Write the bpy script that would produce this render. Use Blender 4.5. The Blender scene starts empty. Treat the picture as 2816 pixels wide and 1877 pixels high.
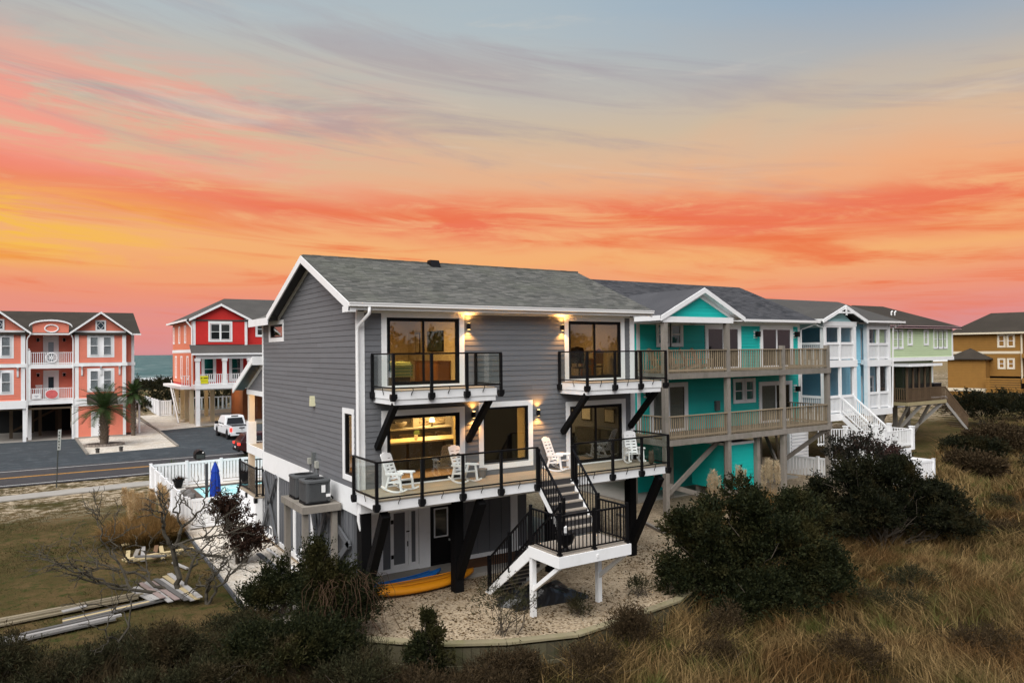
import bpy, math, random
import numpy as np
from mathutils import Vector, Matrix
random.seed(7)
SC = bpy.context.scene
COL = SC.collection
R_ = math.radians
G = -0.4                      # yard level; the first floor deck of the grey house is at 3.05

# ------------------------------------------------------------------ camera
cd = bpy.data.cameras.new('camera'); cam = bpy.data.objects.new('camera', cd); COL.objects.link(cam)
right = Vector((0.8410399, -0.54087461, -0.01032169)); down = Vector((-0.00146755, 0.01679864, -0.99985782)); fwd = Vector((0.5409711, 0.84093547, 0.01333456))
m = Matrix((right, -down, -fwd)).transposed().to_4x4(); m.translation = Vector((-7.77, -20.31, 7.0))
cam.matrix_world = m
cd.sensor_width = 36; cd.lens = 2027.4/2816*36; cd.clip_start = 0.1; cd.clip_end = 60000
SC.camera = cam

# ------------------------------------------------------------------ colour management
SC.view_settings.view_transform = 'Standard'; SC.view_settings.look = 'None'
SC.view_settings.gamma = 1; SC.view_settings.use_curve_mapping = False
SC.view_settings.exposure = 1.70
SKY = 0.295

def S(r, g, b):
    f = lambda c: (c/255/12.92) if c/255 <= 0.04045 else ((c/255+0.055)/1.055)**2.4
    return (f(r), f(g), f(b), 1)

# ------------------------------------------------------------------ world: dusk sky with lit clouds
W = bpy.data.worlds.new('World'); SC.world = W; W.use_nodes = True
nt = W.node_tree; nt.nodes.clear()
def N(t, typ, **k):
    n = t.nodes.new(typ)
    for a, v in k.items():
        if a == 'ins':
            for i, x in v.items():
                if hasattr(x, 'is_output'): t.links.new(x, n.inputs[i])
                else: n.inputs[i].default_value = x
        else: setattr(n, a, v)
    return n
def mth(t, op, a, b=0.0, c=None, clamp=False):
    ins = {0: a, 1: b}
    if c is not None: ins[2] = c
    return N(t, 'ShaderNodeMath', operation=op, use_clamp=clamp, ins=ins).outputs[0]
def mixc(t, f, a, b, bt='MIX'):
    n = N(t, 'ShaderNodeMix', data_type='RGBA', blend_type=bt, ins={0: f, 6: a, 7: b}); return n.outputs[2]
def ramp(t, f, stops, interp='LINEAR'):
    n = N(t, 'ShaderNodeValToRGB', ins={0: f}); cr = n.color_ramp; cr.interpolation = interp
    while len(cr.elements) < len(stops): cr.elements.new(0.5)
    for e, (p, c) in zip(cr.elements, stops):
        e.position = p; e.color = c if len(c) == 4 else (*c, 1)
    return n.outputs[0]
SUN_EL, SUN_AZ = 52, 232      # soft light from behind the drone
d = N(nt, 'ShaderNodeTexCoord').outputs['Generated']
def dot(v): return N(nt, 'ShaderNodeVectorMath', operation='DOT_PRODUCT', ins={0: d, 1: v}).outputs['Value']
df, dr, dz = dot((0.541, 0.841, 0)), dot((0.841, -0.541, 0)), dot((0, 0, 1))
az = mth(nt, 'ARCTAN2', dr, df)                         # 0 = looking out to sea past the houses
el = mth(nt, 'MULTIPLY', mth(nt, 'ARCSINE', dz), 57.29578)
azd = mth(nt, 'MULTIPLY', az, 57.29578)
def streak(sx, sy, tilt, seed, detail=5, rough=0.55, dist=0.6):
    yy = mth(nt, 'ADD', mth(nt, 'MULTIPLY', el, sy), mth(nt, 'MULTIPLY', azd, tilt*sy))
    v = N(nt, 'ShaderNodeCombineXYZ', ins={0: mth(nt, 'MULTIPLY', azd, sx), 1: yy, 2: float(seed)}).outputs[0]
    return N(nt, 'ShaderNodeTexNoise', ins={'Vector': v, 'Scale': 1.0, 'Detail': detail, 'Roughness': rough, 'Distortion': dist}).outputs[0]
n1 = streak(0.035, 0.16, 0.03, 1.3); n2 = streak(0.042, 0.46, 0.05, 7.7, 7, 0.62, 0.8); n3 = streak(0.034, 0.30, 0.16, 4.1, 7, 0.62, 1.0); n4 = streak(0.10, 0.75, 0.04, 2.2, 6, 0.65, 0.7)
warp = mth(nt, 'MULTIPLY', mth(nt, 'SUBTRACT', n1, 0.5), 5.5)
elw = mth(nt, 'ADD', el, warp)
fac = mth(nt, 'DIVIDE', elw, 40.0, clamp=True)
base = ramp(nt, fac, [(0.0, S(212,150,156)), (0.05, S(230,148,142)), (0.11, S(243,154,122)), (0.18, S(249,180,118)), (0.25, S(247,180,126)),
                      (0.30, S(242,178,134)), (0.35, S(228,186,152)), (0.42, S(212,190,164)), (0.50, S(196,190,180)), (0.60, S(182,192,196)), (0.74, S(160,186,204)), (1.0, S(116,154,196))])
def band(lo, hi, soft):    # smooth window in elevation
    a = N(nt, 'ShaderNodeMapRange', interpolation_type='SMOOTHSTEP', ins={0: el, 1: lo-soft, 2: lo+soft, 3: 0.0, 4: 1.0}).outputs[0]
    b = N(nt, 'ShaderNodeMapRange', interpolation_type='SMOOTHSTEP', ins={0: el, 1: hi-soft, 2: hi+soft, 3: 1.0, 4: 0.0}).outputs[0]
    return mth(nt, 'MULTIPLY', a, b)
def sstep(x, lo, hi): return N(nt, 'ShaderNodeMapRange', interpolation_type='SMOOTHSTEP', ins={0: x, 1: lo, 2: hi, 3: 0.0, 4: 1.0}).outputs[0]
left = sstep(azd, 0.0, -32.0); rightside = sstep(azd, -5.0, 36.0)
c = base
ridge = N(nt, 'ShaderNodeMapRange', interpolation_type='SMOOTHSTEP', ins={0: mth(nt, 'ABSOLUTE', mth(nt, 'SUBTRACT', mth(nt, 'ADD', el, mth(nt, 'MULTIPLY', mth(nt, 'SUBTRACT', n1, 0.5), 5.0)), mth(nt, 'SUBTRACT', 10.4, mth(nt, 'MULTIPLY', azd, 0.030)))), 1: 0.1, 2: 2.6, 3: 1.0, 4: 0.0}).outputs[0]
c = mixc(nt, mth(nt, 'MULTIPLY', mth(nt, 'MULTIPLY', ridge, sstep(n4, 0.27, 0.58)), 0.86), c, S(240,112,84))                     # the long coral bank of cloud
c = mixc(nt, mth(nt, 'MULTIPLY', mth(nt, 'MULTIPLY', band(2.0, 11.0, 1.6), sstep(n2, 0.45, 0.66)), 0.85), c, S(240,116,72))      # red-orange cloud streaks
c = mixc(nt, mth(nt, 'MULTIPLY', mth(nt, 'MULTIPLY', band(6.5, 11.0, 1.6), sstep(azd, -17.0, -36.0)), mth(nt, 'MULTIPLY', sstep(n4, 0.40, 0.62), 0.9)), c, S(252,196,72))  # golden glow
c = mixc(nt, mth(nt, 'MULTIPLY', mth(nt, 'MULTIPLY', band(12, 19.5, 2.6), left), mth(nt, 'MULTIPLY', sstep(n4, 0.38, 0.6), 0.8)), c, S(252,158,142))  # pink puffs
c = mixc(nt, mth(nt, 'MULTIPLY', mth(nt, 'MULTIPLY', band(11.5, 24, 3.0), sstep(n3, 0.47, 0.72)), 0.6), c, S(168,154,162))    # grey-mauve wisps
c = mixc(nt, mth(nt, 'MULTIPLY', mth(nt, 'MULTIPLY', band(12.5, 32, 3.0), sstep(n2, 0.56, 0.78)), 0.45), c, S(226,214,196))    # pale lit wisps
c = mixc(nt, mth(nt, 'MULTIPLY', mth(nt, 'MULTIPLY', rightside, sstep(el, 15, 27)), 0.7), c, S(112,152,192))                   # bluer to the right
# away from the sunset the same sky goes pale blue-grey
nish = N(nt, 'ShaderNodeTexSky', sky_type='NISHITA', sun_disc=False, sun_elevation=R_(SUN_EL), sun_rotation=R_(SUN_AZ), air_density=1.0, dust_density=2.0).outputs[0]
duskc = mixc(nt, 0.5, N(nt, 'ShaderNodeVectorMath', operation='SCALE', ins={0: nish, 3: 0.055}).outputs[0], S(196,196,202))
away = mth(nt, 'MAXIMUM', sstep(mth(nt, 'ABSOLUTE', azd), 50.0, 120.0), sstep(el, 34, 62))
c = mixc(nt, away, c, duskc)
c = mixc(nt, sstep(el, 0.3, -1.5), c, S(120,112,104))
bg = N(nt, 'ShaderNodeBackground', ins={0: c, 1: SKY})
nt.links.new(bg.outputs[0], N(nt, 'ShaderNodeOutputWorld').inputs[0])

sd = bpy.data.lights.new('sun', 'SUN'); sd.energy = 1.5; sd.angle = R_(70); sd.color = (1, 0.97, 0.93)
so = bpy.data.objects.new('sun', sd); COL.objects.link(so)
sv = Vector((math.sin(R_(SUN_AZ))*math.cos(R_(SUN_EL)), math.cos(R_(SUN_AZ))*math.cos(R_(SUN_EL)), math.sin(R_(SUN_EL))))
so.rotation_euler = (-sv).to_track_quat('-Z', 'Y').to_euler()

# ------------------------------------------------------------------ materials
MATS = {}
def newmat(name):
    mt = bpy.data.materials.new(name); mt.use_nodes = True; t = mt.node_tree
    return mt, t, t.nodes['Principled BSDF']
def pos(t): return N(t, 'ShaderNodeNewGeometry').outputs['Position']
def noise(t, vec, scale, detail=3, rough=0.5, stretch=None):
    if stretch: vec = N(t, 'ShaderNodeMapping', ins={0: vec, 3: stretch}).outputs[0]
    return N(t, 'ShaderNodeTexNoise', ins={'Vector': vec, 'Scale': scale, 'Detail': detail, 'Roughness': rough}).outputs[0]
def M(name, col, rough=0.6, var=0.12, scale=1.5, bump=0.0, bscale=60, spec=0.3, metal=0.0, stretch=None, island=0.0, obj=0.0, dirt=None, dirtamt=0.3, trans=0.0):
    if name in MATS: return MATS[name]
    mt, t, b = newmat(name); p = pos(t)
    n = noise(t, p, scale, 4, 0.6, stretch); n_f = noise(t, p, scale*14, 2, 0.6, stretch)
    v = mth(t, 'ADD', mth(t, 'MULTIPLY', n, 0.65), mth(t, 'MULTIPLY', n_f, 0.35))
    val = mth(t, 'ADD', 1-var*1.6, mth(t, 'MULTIPLY', v, var*3.2))
    if island: val = mth(t, 'MULTIPLY', val, mth(t, 'ADD', 1-island, mth(t, 'MULTIPLY', N(t, 'ShaderNodeNewGeometry').outputs['Random Per Island'], 2*island)))
    if obj: val = mth(t, 'MULTIPLY', val, mth(t, 'ADD', 1-obj, mth(t, 'MULTIPLY', N(t, 'ShaderNodeObjectInfo').outputs['Random'], 2*obj)))
    cc = N(t, 'ShaderNodeVectorMath', operation='SCALE', ins={0: col[:3], 3: val}).outputs[0]
    if dirt: cc = mixc(t, mth(t, 'MULTIPLY', sst(t, noise(t, p, scale*0.7+0.9, 5, 0.65), 0.48, 0.72), dirtamt), cc, dirt)
    t.links.new(cc, b.inputs['Base Color'])
    b.inputs['Roughness'].default_value = rough; b.inputs['Specular IOR Level'].default_value = spec; b.inputs['Metallic'].default_value = metal
    if bump:
        bn = N(t, 'ShaderNodeBump', ins={'Strength': bump, 'Distance': 0.02, 'Height': noise(t, p, bscale, 3, 0.6, stretch)})
        t.links.new(bn.outputs[0], b.inputs['Normal'])
    if trans:
        tr = N(t, 'ShaderNodeBsdfTranslucent'); t.links.new(cc, tr.inputs[0])
        mx = N(t, 'ShaderNodeMixShader', ins={0: trans, 1: b.outputs[0], 2: tr.outputs[0]})
        t.links.new(mx.outputs[0], t.nodes['Material Output'].inputs[0])
    MATS[name] = mt; return mt
def sst(t, x, lo, hi): return N(t, 'ShaderNodeMapRange', interpolation_type='SMOOTHSTEP', ins={0: x, 1: lo, 2: hi, 3: 0.0, 4: 1.0}).outputs[0]
def glass(name, tint, refl=0.10, rough=0.0):
    mt, t, b = newmat(name); t.nodes.remove(b)
    tr = N(t, 'ShaderNodeBsdfTransparent', ins={0: tint}); gl = N(t, 'ShaderNodeBsdfGlossy', ins={0: (1,1,1,1), 1: rough})
    lw = N(t, 'ShaderNodeLayerWeight', ins={0: 0.5}).outputs['Facing']
    fc = mth(t, 'ADD', refl, mth(t, 'MULTIPLY', mth(t, 'POWER', lw, 5.0), 0.9-refl), clamp=True)
    mx = N(t, 'ShaderNodeMixShader', ins={0: fc, 1: tr.outputs[0], 2: gl.outputs[0]})
    t.links.new(mx.outputs[0], t.nodes['Material Output'].inputs[0]); MATS[name] = mt; return mt
def emis(name, col, st):
    mt, t, b = newmat(name); b.inputs['Base Color'].default_value = col
    b.inputs['Emission Color'].default_value = col; b.inputs['Emission Strength'].default_value = st; MATS[name] = mt; return mt

white = M('white_paint', (0.84,0.85,0.86), 0.5, 0.04, 0.8, dirt=(0.62,0.61,0.57,1), dirtamt=0.25)
vinyl = M('white_vinyl', (0.82,0.83,0.85), 0.4, 0.03, 0.7)
grey = M('grey_siding', (0.146,0.152,0.164), 0.65, 0.10, 1.2, bump=0.15, bscale=30, stretch=(1,1,4), obj=0.07)
greyB = M('grey_board', (0.128,0.134,0.145), 0.65, 0.10, 1.0, obj=0.05)
greyD = M('dark_grey_timber', (0.088,0.093,0.102), 0.7, 0.15, 2)
black = M('black_metal', (0.0045,0.0045,0.0055), 0.45, 0.1, 2, spec=0.2)
blackW = M('black_timber', (0.0045,0.0045,0.005), 0.7, 0.25, 3, bump=0.3, spec=0.12)
soffit = M('dark_soffit', (0.03,0.03,0.033), 0.7, 0.1)
deckw = M('deck_wood', (0.34,0.285,0.215), 0.7, 0.16, 2, stretch=(0.3,4,4), obj=0.10, bump=0.15)
tread = M('stair_tread', (0.30,0.265,0.225), 0.7, 0.12, 2, obj=0.06)
riser = M('stair_riser', (0.045,0.043,0.045), 0.6, 0.1)
oldwood = M('weathered_wood', (0.235,0.212,0.185), 0.85, 0.28, 1.6, stretch=(2.5,2.5,0.5), obj=0.12, bump=0.3, dirt=(0.115,0.12,0.075,1), dirtamt=0.35)
decking = M('weathered_deck', (0.20,0.165,0.12), 0.85, 0.22, 1.6, obj=0.12, bump=0.2)
balus = M('weathered_baluster', (0.27,0.215,0.145), 0.85, 0.2, 3, obj=0.2)
pine = M('fresh_pine', (0.46,0.37,0.21), 0.7, 0.15, 2, obj=0.2)
gutterm = M('gutter_white', (0.80,0.80,0.80), 0.35, 0.03, 0.8, spec=0.5)
gl_main = glass('door_glass', (0.84,0.83,0.80,1), 0.13)
gl_rail = glass('railing_glass', (0.94,0.965,0.955,1), 0.025)
gl_dark = glass('window_glass', (0.70,0.72,0.73,1), 0.065)
cream = M('cream_wall', (0.62,0.55,0.42), 0.8, 0.04, 0.6)
creamp = M('porch_paint', (0.68,0.58,0.46), 0.6, 0.05)
teal = M('teal_siding', (0.008,0.46,0.42), 0.55, 0.07, 1.0, obj=0.05, bump=0.1)
concrete = M('concrete', (0.33,0.31,0.28), 0.9, 0.14, 0.8, bump=0.2, bscale=40, dirt=(0.2,0.18,0.15,1))
darkroom = M('dark_interior', (0.018,0.019,0.020), 0.9, 0.1)  # near-black colour stands in for unlit rooms and undercrofts
curtain_or_dark_back = M('pale_curtain', (0.50,0.50,0.44), 0.9, 0.12, 3, stretch=(6,6,0.2))

def shingle(name, c1, c2, moss=None):
    mt, t, b = newmat(name); p = pos(t)
    r = N(t, 'ShaderNodeNewGeometry').outputs['Random Per Island']
    n = noise(t, p, 0.5, 4, 0.6)
    cc = mixc(t, r, c1, c2)
    cc = mixc(t, mth(t, 'MULTIPLY', sst(t, n, 0.42, 0.68), 0.6), cc, moss or c2)
    sp = noise(t, p, 55, 2, 0.7)
    cc = N(t, 'ShaderNodeVectorMath', operation='SCALE', ins={0: cc, 3: mth(t, 'ADD', 0.55, mth(t, 'MULTIPLY', sp, 0.9))}).outputs[0]
    t.links.new(cc, b.inputs['Base Color']); b.inputs['Roughness'].default_value = 0.9; b.inputs['Specular IOR Level'].default_value = 0.2
    bn = N(t, 'ShaderNodeBump', ins={'Strength': 0.4, 'Distance': 0.01, 'Height': sp}); t.links.new(bn.outputs[0], b.inputs['Normal'])
    MATS[name] = mt; return mt
sh_green = shingle('mossy_shingle', (0.080,0.082,0.077,1), (0.165,0.163,0.150,1), (0.130,0.136,0.112,1))
sh_grey = shingle('charcoal_shingle', (0.034,0.036,0.041,1), (0.085,0.085,0.092,1))
sh_brown = shingle('brown_shingle', (0.020,0.017,0.013,1), (0.052,0.043,0.034,1))
sh_slate = shingle('taupe_shingle', (0.042,0.041,0.039,1), (0.088,0.083,0.077,1))

# ------------------------------------------------------------------ mesh helpers
class MB:
    def __init__(s): s.v = []; s.f = []
    def poly(s, pts):
        n = len(s.v); s.v += [tuple(p) for p in pts]; s.f.append(tuple(range(n, n+len(pts)))); return s
    def hexa(s, p):            # 8 corners: bottom 0-3 ccw, top 4-7
        n = len(s.v); s.v += [tuple(q) for q in p]
        s.f += [tuple(n+i for i in q) for q in ((0,3,2,1),(4,5,6,7),(0,1,5,4),(1,2,6,5),(2,3,7,6),(3,0,4,7))]; return s
    def box(s, x0, x1, y0, y1, z0, z1):
        return s.hexa([(x0,y0,z0),(x1,y0,z0),(x1,y1,z0),(x0,y1,z0),(x0,y0,z1),(x1,y0,z1),(x1,y1,z1),(x0,y1,z1)])
    def beam(s, p, q, w, h=None, side=None):
        p, q = Vector(p), Vector(q); h = h or w; dd = (q-p).normalized()
        sd_ = Vector(side) if side else (dd.cross(Vector((0,0,1))) if abs(dd.z) < 0.999 else Vector((1,0,0)))
        sd_.normalize(); u = sd_.cross(dd).normalized(); a = sd_*w/2; c_ = u*h/2
        return s.hexa([p-a-c_, p+a-c_, q+a-c_, q-a-c_, p-a+c_, p+a+c_, q+a+c_, q-a+c_])
    def prism(s, poly, ax, a, b):     # poly of 2-d points in the plane across axis ax
        def P(u, v, w): return (w,u,v) if ax == 'x' else ((u,w,v) if ax == 'y' else (u,v,w))
        n = len(s.v); k = len(poly)
        s.v += [P(u,v,a) for u, v in poly]+[P(u,v,b) for u, v in poly]
        s.f.append(tuple(range(n, n+k))); s.f.append(tuple(range(n+2*k-1, n+k-1, -1)))
        s.f += [(n+i, n+(i+1) % k, n+k+(i+1) % k, n+k+i) for i in range(k)]; return s
    def tube(s, pts, r, n=8, cap=True):
        pts = [Vector(p) for p in pts]; k = len(pts); rr = r if hasattr(r, '__len__') else [r]*k
        base = len(s.v); u = None
        for i, p in enumerate(pts):
            t = (pts[min(i+1, k-1)]-pts[max(i-1, 0)]).normalized()
            if u is None: u = t.cross(Vector((0,0,1)) if abs(t.z) < 0.9 else Vector((1,0,0))).normalized()
            else: u = (u-t*u.dot(t)).normalized()
            w = t.cross(u)
            for j in range(n):
                a = 2*math.pi*j/n; s.v.append(tuple(p+(u*math.cos(a)+w*math.sin(a))*rr[i]))
        for i in range(k-1):
            for j in range(n):
                a = base+i*n+j; b_ = base+i*n+(j+1) % n; s.f.append((a, b_, b_+n, a+n))
        if cap: s.f.append(tuple(range(base+n-1, base-1, -1))); s.f.append(tuple(range(base+(k-1)*n, base+k*n)))
        return s
    def lathe(s, prof, c_, n=16):
        base = len(s.v); k = len(prof)
        for r, z in prof:
            for j in range(n): a = 2*math.pi*j/n; s.v.append((c_[0]+r*math.cos(a), c_[1]+r*math.sin(a), c_[2]+z))
        for i in range(k-1):
            for j in range(n):
                a = base+i*n+j; b_ = base+i*n+(j+1) % n; s.f.append((a, b_, b_+n, a+n))
        s.f.append(tuple(range(base+n-1, base-1, -1))); s.f.append(tuple(range(base+(k-1)*n, base+k*n))); return s
    def build(s, name, mat, parent=None, smooth=False, bevel=0):
        me = bpy.data.meshes.new(name); me.from_pydata(s.v, [], s.f); me.update()
        return mobj(name, me, mat, parent, smooth, bevel)
def mobj(name, me, mat, parent=None, smooth=False, bevel=0):
    if mat: me.materials.append(mat)
    o = bpy.data.objects.new(name, me); COL.objects.link(o)
    if parent: o.parent = parent
    if smooth: me.polygons.foreach_set('use_smooth', [True]*len(me.polygons))
    if bevel:
        bm_ = o.modifiers.new('edge', 'BEVEL'); bm_.width = bevel; bm_.segments = 2; bm_.limit_method = 'ANGLE'
    return o
UNIT = {}
def bx(par, name, mat, x0, x1, y0, y1, z0, z1):      # a box part; alike boxes share one mesh
    if mat.name not in UNIT:
        b = MB().box(-.5,.5,-.5,.5,-.5,.5); me = bpy.data.meshes.new('box_'+mat.name); me.from_pydata(b.v, [], b.f); me.materials.append(mat); UNIT[mat.name] = me
    o = bpy.data.objects.new(name, UNIT[mat.name]); COL.objects.link(o)
    o.location = ((x0+x1)/2, (y0+y1)/2, (z0+z1)/2); o.scale = (x1-x0, y1-y0, z1-z0)
    if par: o.parent = par
    return o
def thing(name, label, cat, group=None, kind=None):
    o = bpy.data.objects.new(name, None); COL.objects.link(o); o.empty_display_size = 0.2
    return tag(o, label, cat, group, kind)
def tag(o, label, cat=None, group=None, kind=None):
    o['label'] = label
    if cat: o['category'] = cat
    if group: o['group'] = group
    if kind: o['kind'] = kind
    return o
def grp(name, par):
    o = bpy.data.objects.new(name, None); COL.objects.link(o); o.parent = par; o.empty_display_size = 0.1; return o
def settle(root, base, rz=0.0):      # put the thing's origin at its base without moving it
    b = Vector(base)
    for ch in [o for o in bpy.data.objects if o.parent == root]: ch.location = ch.location-b
    root.location = b; return root
def kids(o): return [x for x in bpy.data.objects if x.parent == o]
def copy_tree(o, parent=None):
    c_ = o.copy(); COL.objects.link(c_); c_.parent = parent
    for ch in kids(o): copy_tree(ch, c_)
    return c_
def struct(o): o['kind'] = 'structure'; return o
def npmesh(name, v, faces, mat, parent=None, smooth=False):     # big meshes: v (n,3), faces (m,k)
    me = bpy.data.meshes.new(name); nv, (nf, k) = len(v), faces.shape
    me.vertices.add(nv); me.vertices.foreach_set('co', np.ascontiguousarray(v, dtype=np.float32).ravel())
    me.loops.add(nf*k); me.loops.foreach_set('vertex_index', np.ascontiguousarray(faces, dtype=np.int32).ravel())
    me.polygons.add(nf); me.polygons.foreach_set('loop_start', np.arange(0, nf*k, k, dtype=np.int32))
    me.update(calc_edges=True)
    return mobj(name, me, mat, parent, smooth)
class Face:       # a facade: u runs along it, n points out of it
    def __init__(s, kind, at): s.k = kind; s.a = at
    def e(s, u0, u1, n0, n1):
        if s.k == 'F': return (u0, u1, s.a-n1, s.a-n0)        # faces -y
        if s.k == 'B': return (u0, u1, s.a+n0, s.a+n1)        # faces +y
        if s.k == 'L': return (s.a-n1, s.a-n0, u0, u1)        # faces -x
        return (s.a+n0, s.a+n1, u0, u1)                       # faces +x
    def bx(s, par, name, mat, u0, u1, n0, n1, z0, z1): return bx(par, name, mat, *s.e(u0,u1,n0,n1), z0, z1)
    def box(s, mb, u0, u1, n0, n1, z0, z1): mb.box(*s.e(u0,u1,n0,n1), z0, z1); return mb
    def p(s, u, n, z):
        x0, x1, y0, y1 = s.e(u, u, n, n); return (x0, y0, z)
def cuts(u0, u1, z0, z1, holes):
    segs = [(u0, u1)]
    for a, b, c_, d_ in holes:
        if min(z1, d_)-max(z0, c_) > 0.35*(z1-z0):
            out = []
            for s0, s1 in segs:
                if b <= s0 or a >= s1: out.append((s0, s1)); continue
                if a > s0+0.02: out.append((s0, a))
                if b < s1-0.02: out.append((b, s1))
            segs = out
    return segs
WEDGE = {}
def lap(face, par, mat, u0, u1, z0, z1, holes=(), rev=0.166, each=True, span=None, name='siding_board', t=0.022):
    """lap siding: overlapping tapered boards; each=True makes every board an object of its own"""
    mb = MB(); z = z0; n_o = 0
    while z < z1-0.02:
        zt = min(z+rev, z1); a, b = (u0, u1) if span is None else span(0.5*(z+zt))
        if b-a > 0.05:
            if not each: t = 0.05
            segs = []
            for s0, s1 in cuts(a, b, z, zt, holes):       # long courses are butted from two boards
                if each and s1-s0 > 5.0:
                    sm_ = s0+(s1-s0)*(0.25+0.5*random.random()); segs += [(s0, sm_-0.003), (sm_+0.003, s1)]
                else: segs.append((s0, s1))
            for s0, s1 in segs:
                pts = [face.p(s0,0,z), face.p(s1,0,z), face.p(s1,0,zt), face.p(s0,0,zt), face.p(s0,t,z), face.p(s1,t,z), face.p(s1,t*0.3,zt), face.p(s0,t*0.3,zt)]
                if each:
                    key = (mat.name, face.k)
                    if key not in WEDGE:
                        f0 = Face(face.k, 0.0); b_ = MB(); b_.hexa([f0.p(0,0,0),f0.p(1,0,0),f0.p(1,0,1),f0.p(0,0,1),f0.p(0,1,0),f0.p(1,1,0),f0.p(1,.3,1),f0.p(0,.3,1)])
                        me = bpy.data.meshes.new('lap_board'); me.from_pydata(b_.v, [], b_.f); me.materials.append(mat); WEDGE[key] = me
                    o = bpy.data.objects.new(name, WEDGE[key]); COL.objects.link(o); o.location = pts[0]
                    L = s1-s0; H = zt-z; o.scale = (L, t, H) if face.k in 'FB' else (t, L, H)
                    if par: o.parent = par
                else: mb.hexa(pts)
        z = zt
    if not each and mb.v:
        return mb.build('siding', mat, par)
def backing(face, par, mat, u0, u1, z0, z1, holes=(), n0=-0.14, n1=-0.003, name='wall'):
    us = sorted({u0, u1, *[h[0] for h in holes], *[h[1] for h in holes]}); us = [u for u in us if u0 <= u <= u1]
    mb = MB()
    for a, b in zip(us, us[1:]):
        zs = [z0]+sorted(sum([[max(h[2],z0), min(h[3],z1)] for h in holes if h[0] < (a+b)/2 < h[1] and h[3] > z0 and h[2] < z1], []))+[z1]
        for i in range(0, len(zs)-1, 2):
            if zs[i+1]-zs[i] > 0.005: face.box(mb, a, b, n0, n1, zs[i], zs[i+1])
    return mb.build(name, mat, par)
def frame(face, par, name, mat, u0, u1, z0, z1, w, n0, n1, bot=True, wt=None, wb=None):
    wt = wt or w; wb = wb if wb is not None else w
    mb = MB(); face.box(mb, u0, u0+w, n0, n1, z0, z1); face.box(mb, u1-w, u1, n0, n1, z0, z1); face.box(mb, u0+w, u1-w, n0, n1, z1-wt, z1)
    if bot: face.box(mb, u0+w, u1-w, n0, n1, z0, z0+wb)
    return mb.build(name, mat, par)
def sash(face, par, u0, u1, z0, z1, trim=0.11, tm=None, gm=None, fm=None, n=0.0, rail=True, cross=None, back=None):
    """double-hung window: trim, sash frame, meeting rail, two panes, a dim room behind"""
    tm = tm or white; gm = gm or gl_dark; fm = fm or white
    wn = grp('window', par)
    if trim: frame(face, wn, 'trim', tm, u0-trim, u1+trim, z0-trim, z1+trim, trim, n, n+0.045)
    mb = MB(); w = 0.045
    face.box(mb, u0, u0+w, n-0.05, n+0.02, z0, z1); face.box(mb, u1-w, u1, n-0.05, n+0.02, z0, z1)
    face.box(mb, u0+w, u1-w, n-0.05, n+0.02, z0, z0+w); face.box(mb, u0+w, u1-w, n-0.05, n+0.02, z1-w, z1)
    zm = (z0+z1)/2
    if rail: face.box(mb, u0+w, u1-w, n-0.05, n+0.025, zm-0.025, zm+0.025)
    mb.build('sash', fm, wn)
    if rail:
        face.bx(wn, 'pane', gm, u0+w, u1-w, n-0.02, n-0.012, z0+w, zm-0.025); face.bx(wn, 'pane', gm, u0+w, u1-w, n-0.02, n-0.012, zm+0.025, z1-w)
    else: face.bx(wn, 'pane', gm, u0+w, u1-w, n-0.02, n-0.012, z0+w, z1-w)
    face.bx(wn, 'blind_or_dark_back', back or darkroom, u0, u1, n-0.10, n-0.07, z0, z1)  # dark panel painted to stand in for the unlit room
    return wn
def slider(face, par, u0, u1, z0, z1, fm, gm, trim=None, tm=None, w=0.07, trimw=0.17, ttop=None, back=None, handle=True, tn=0.03):
    """two-panel sliding glass door with trim; returns its group"""
    g = grp('sliding_door', par); um = (u0+u1)/2
    frame(face, g, 'frame', fm, u0, u1, z0, z1, w, -0.10, 0.0)
    for k, (a, b, n) in enumerate(((u0+w, um+0.04, -0.075), (um-0.04, u1-w, -0.04))):
        frame(face, g, 'door_panel', fm, a, b, z0+w*0.6, z1-w*0.6, 0.065, n, n+0.03)
        face.bx(g, 'glass_pane', gm, a+0.065, b-0.065, n+0.012, n+0.020, z0+w*0.6+0.065, z1-w*0.6-0.065)
    if handle: face.bx(g, 'handle', fm, u1-w-0.06, u1-w-0.03, -0.012, 0.03, z0+0.9, z0+1.15)
    if trim is not False: frame(face, g, 'trim', tm or white, u0-trimw, u1+trimw, z0-0.10, z1+(ttop or trimw), trimw, -0.02, tn, wb=0.10, wt=ttop or trimw)
    if back: face.bx(g, 'curtain_or_dark_back', back, u0, u1, -0.30, -0.26, z0, z1)
    return g
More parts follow.
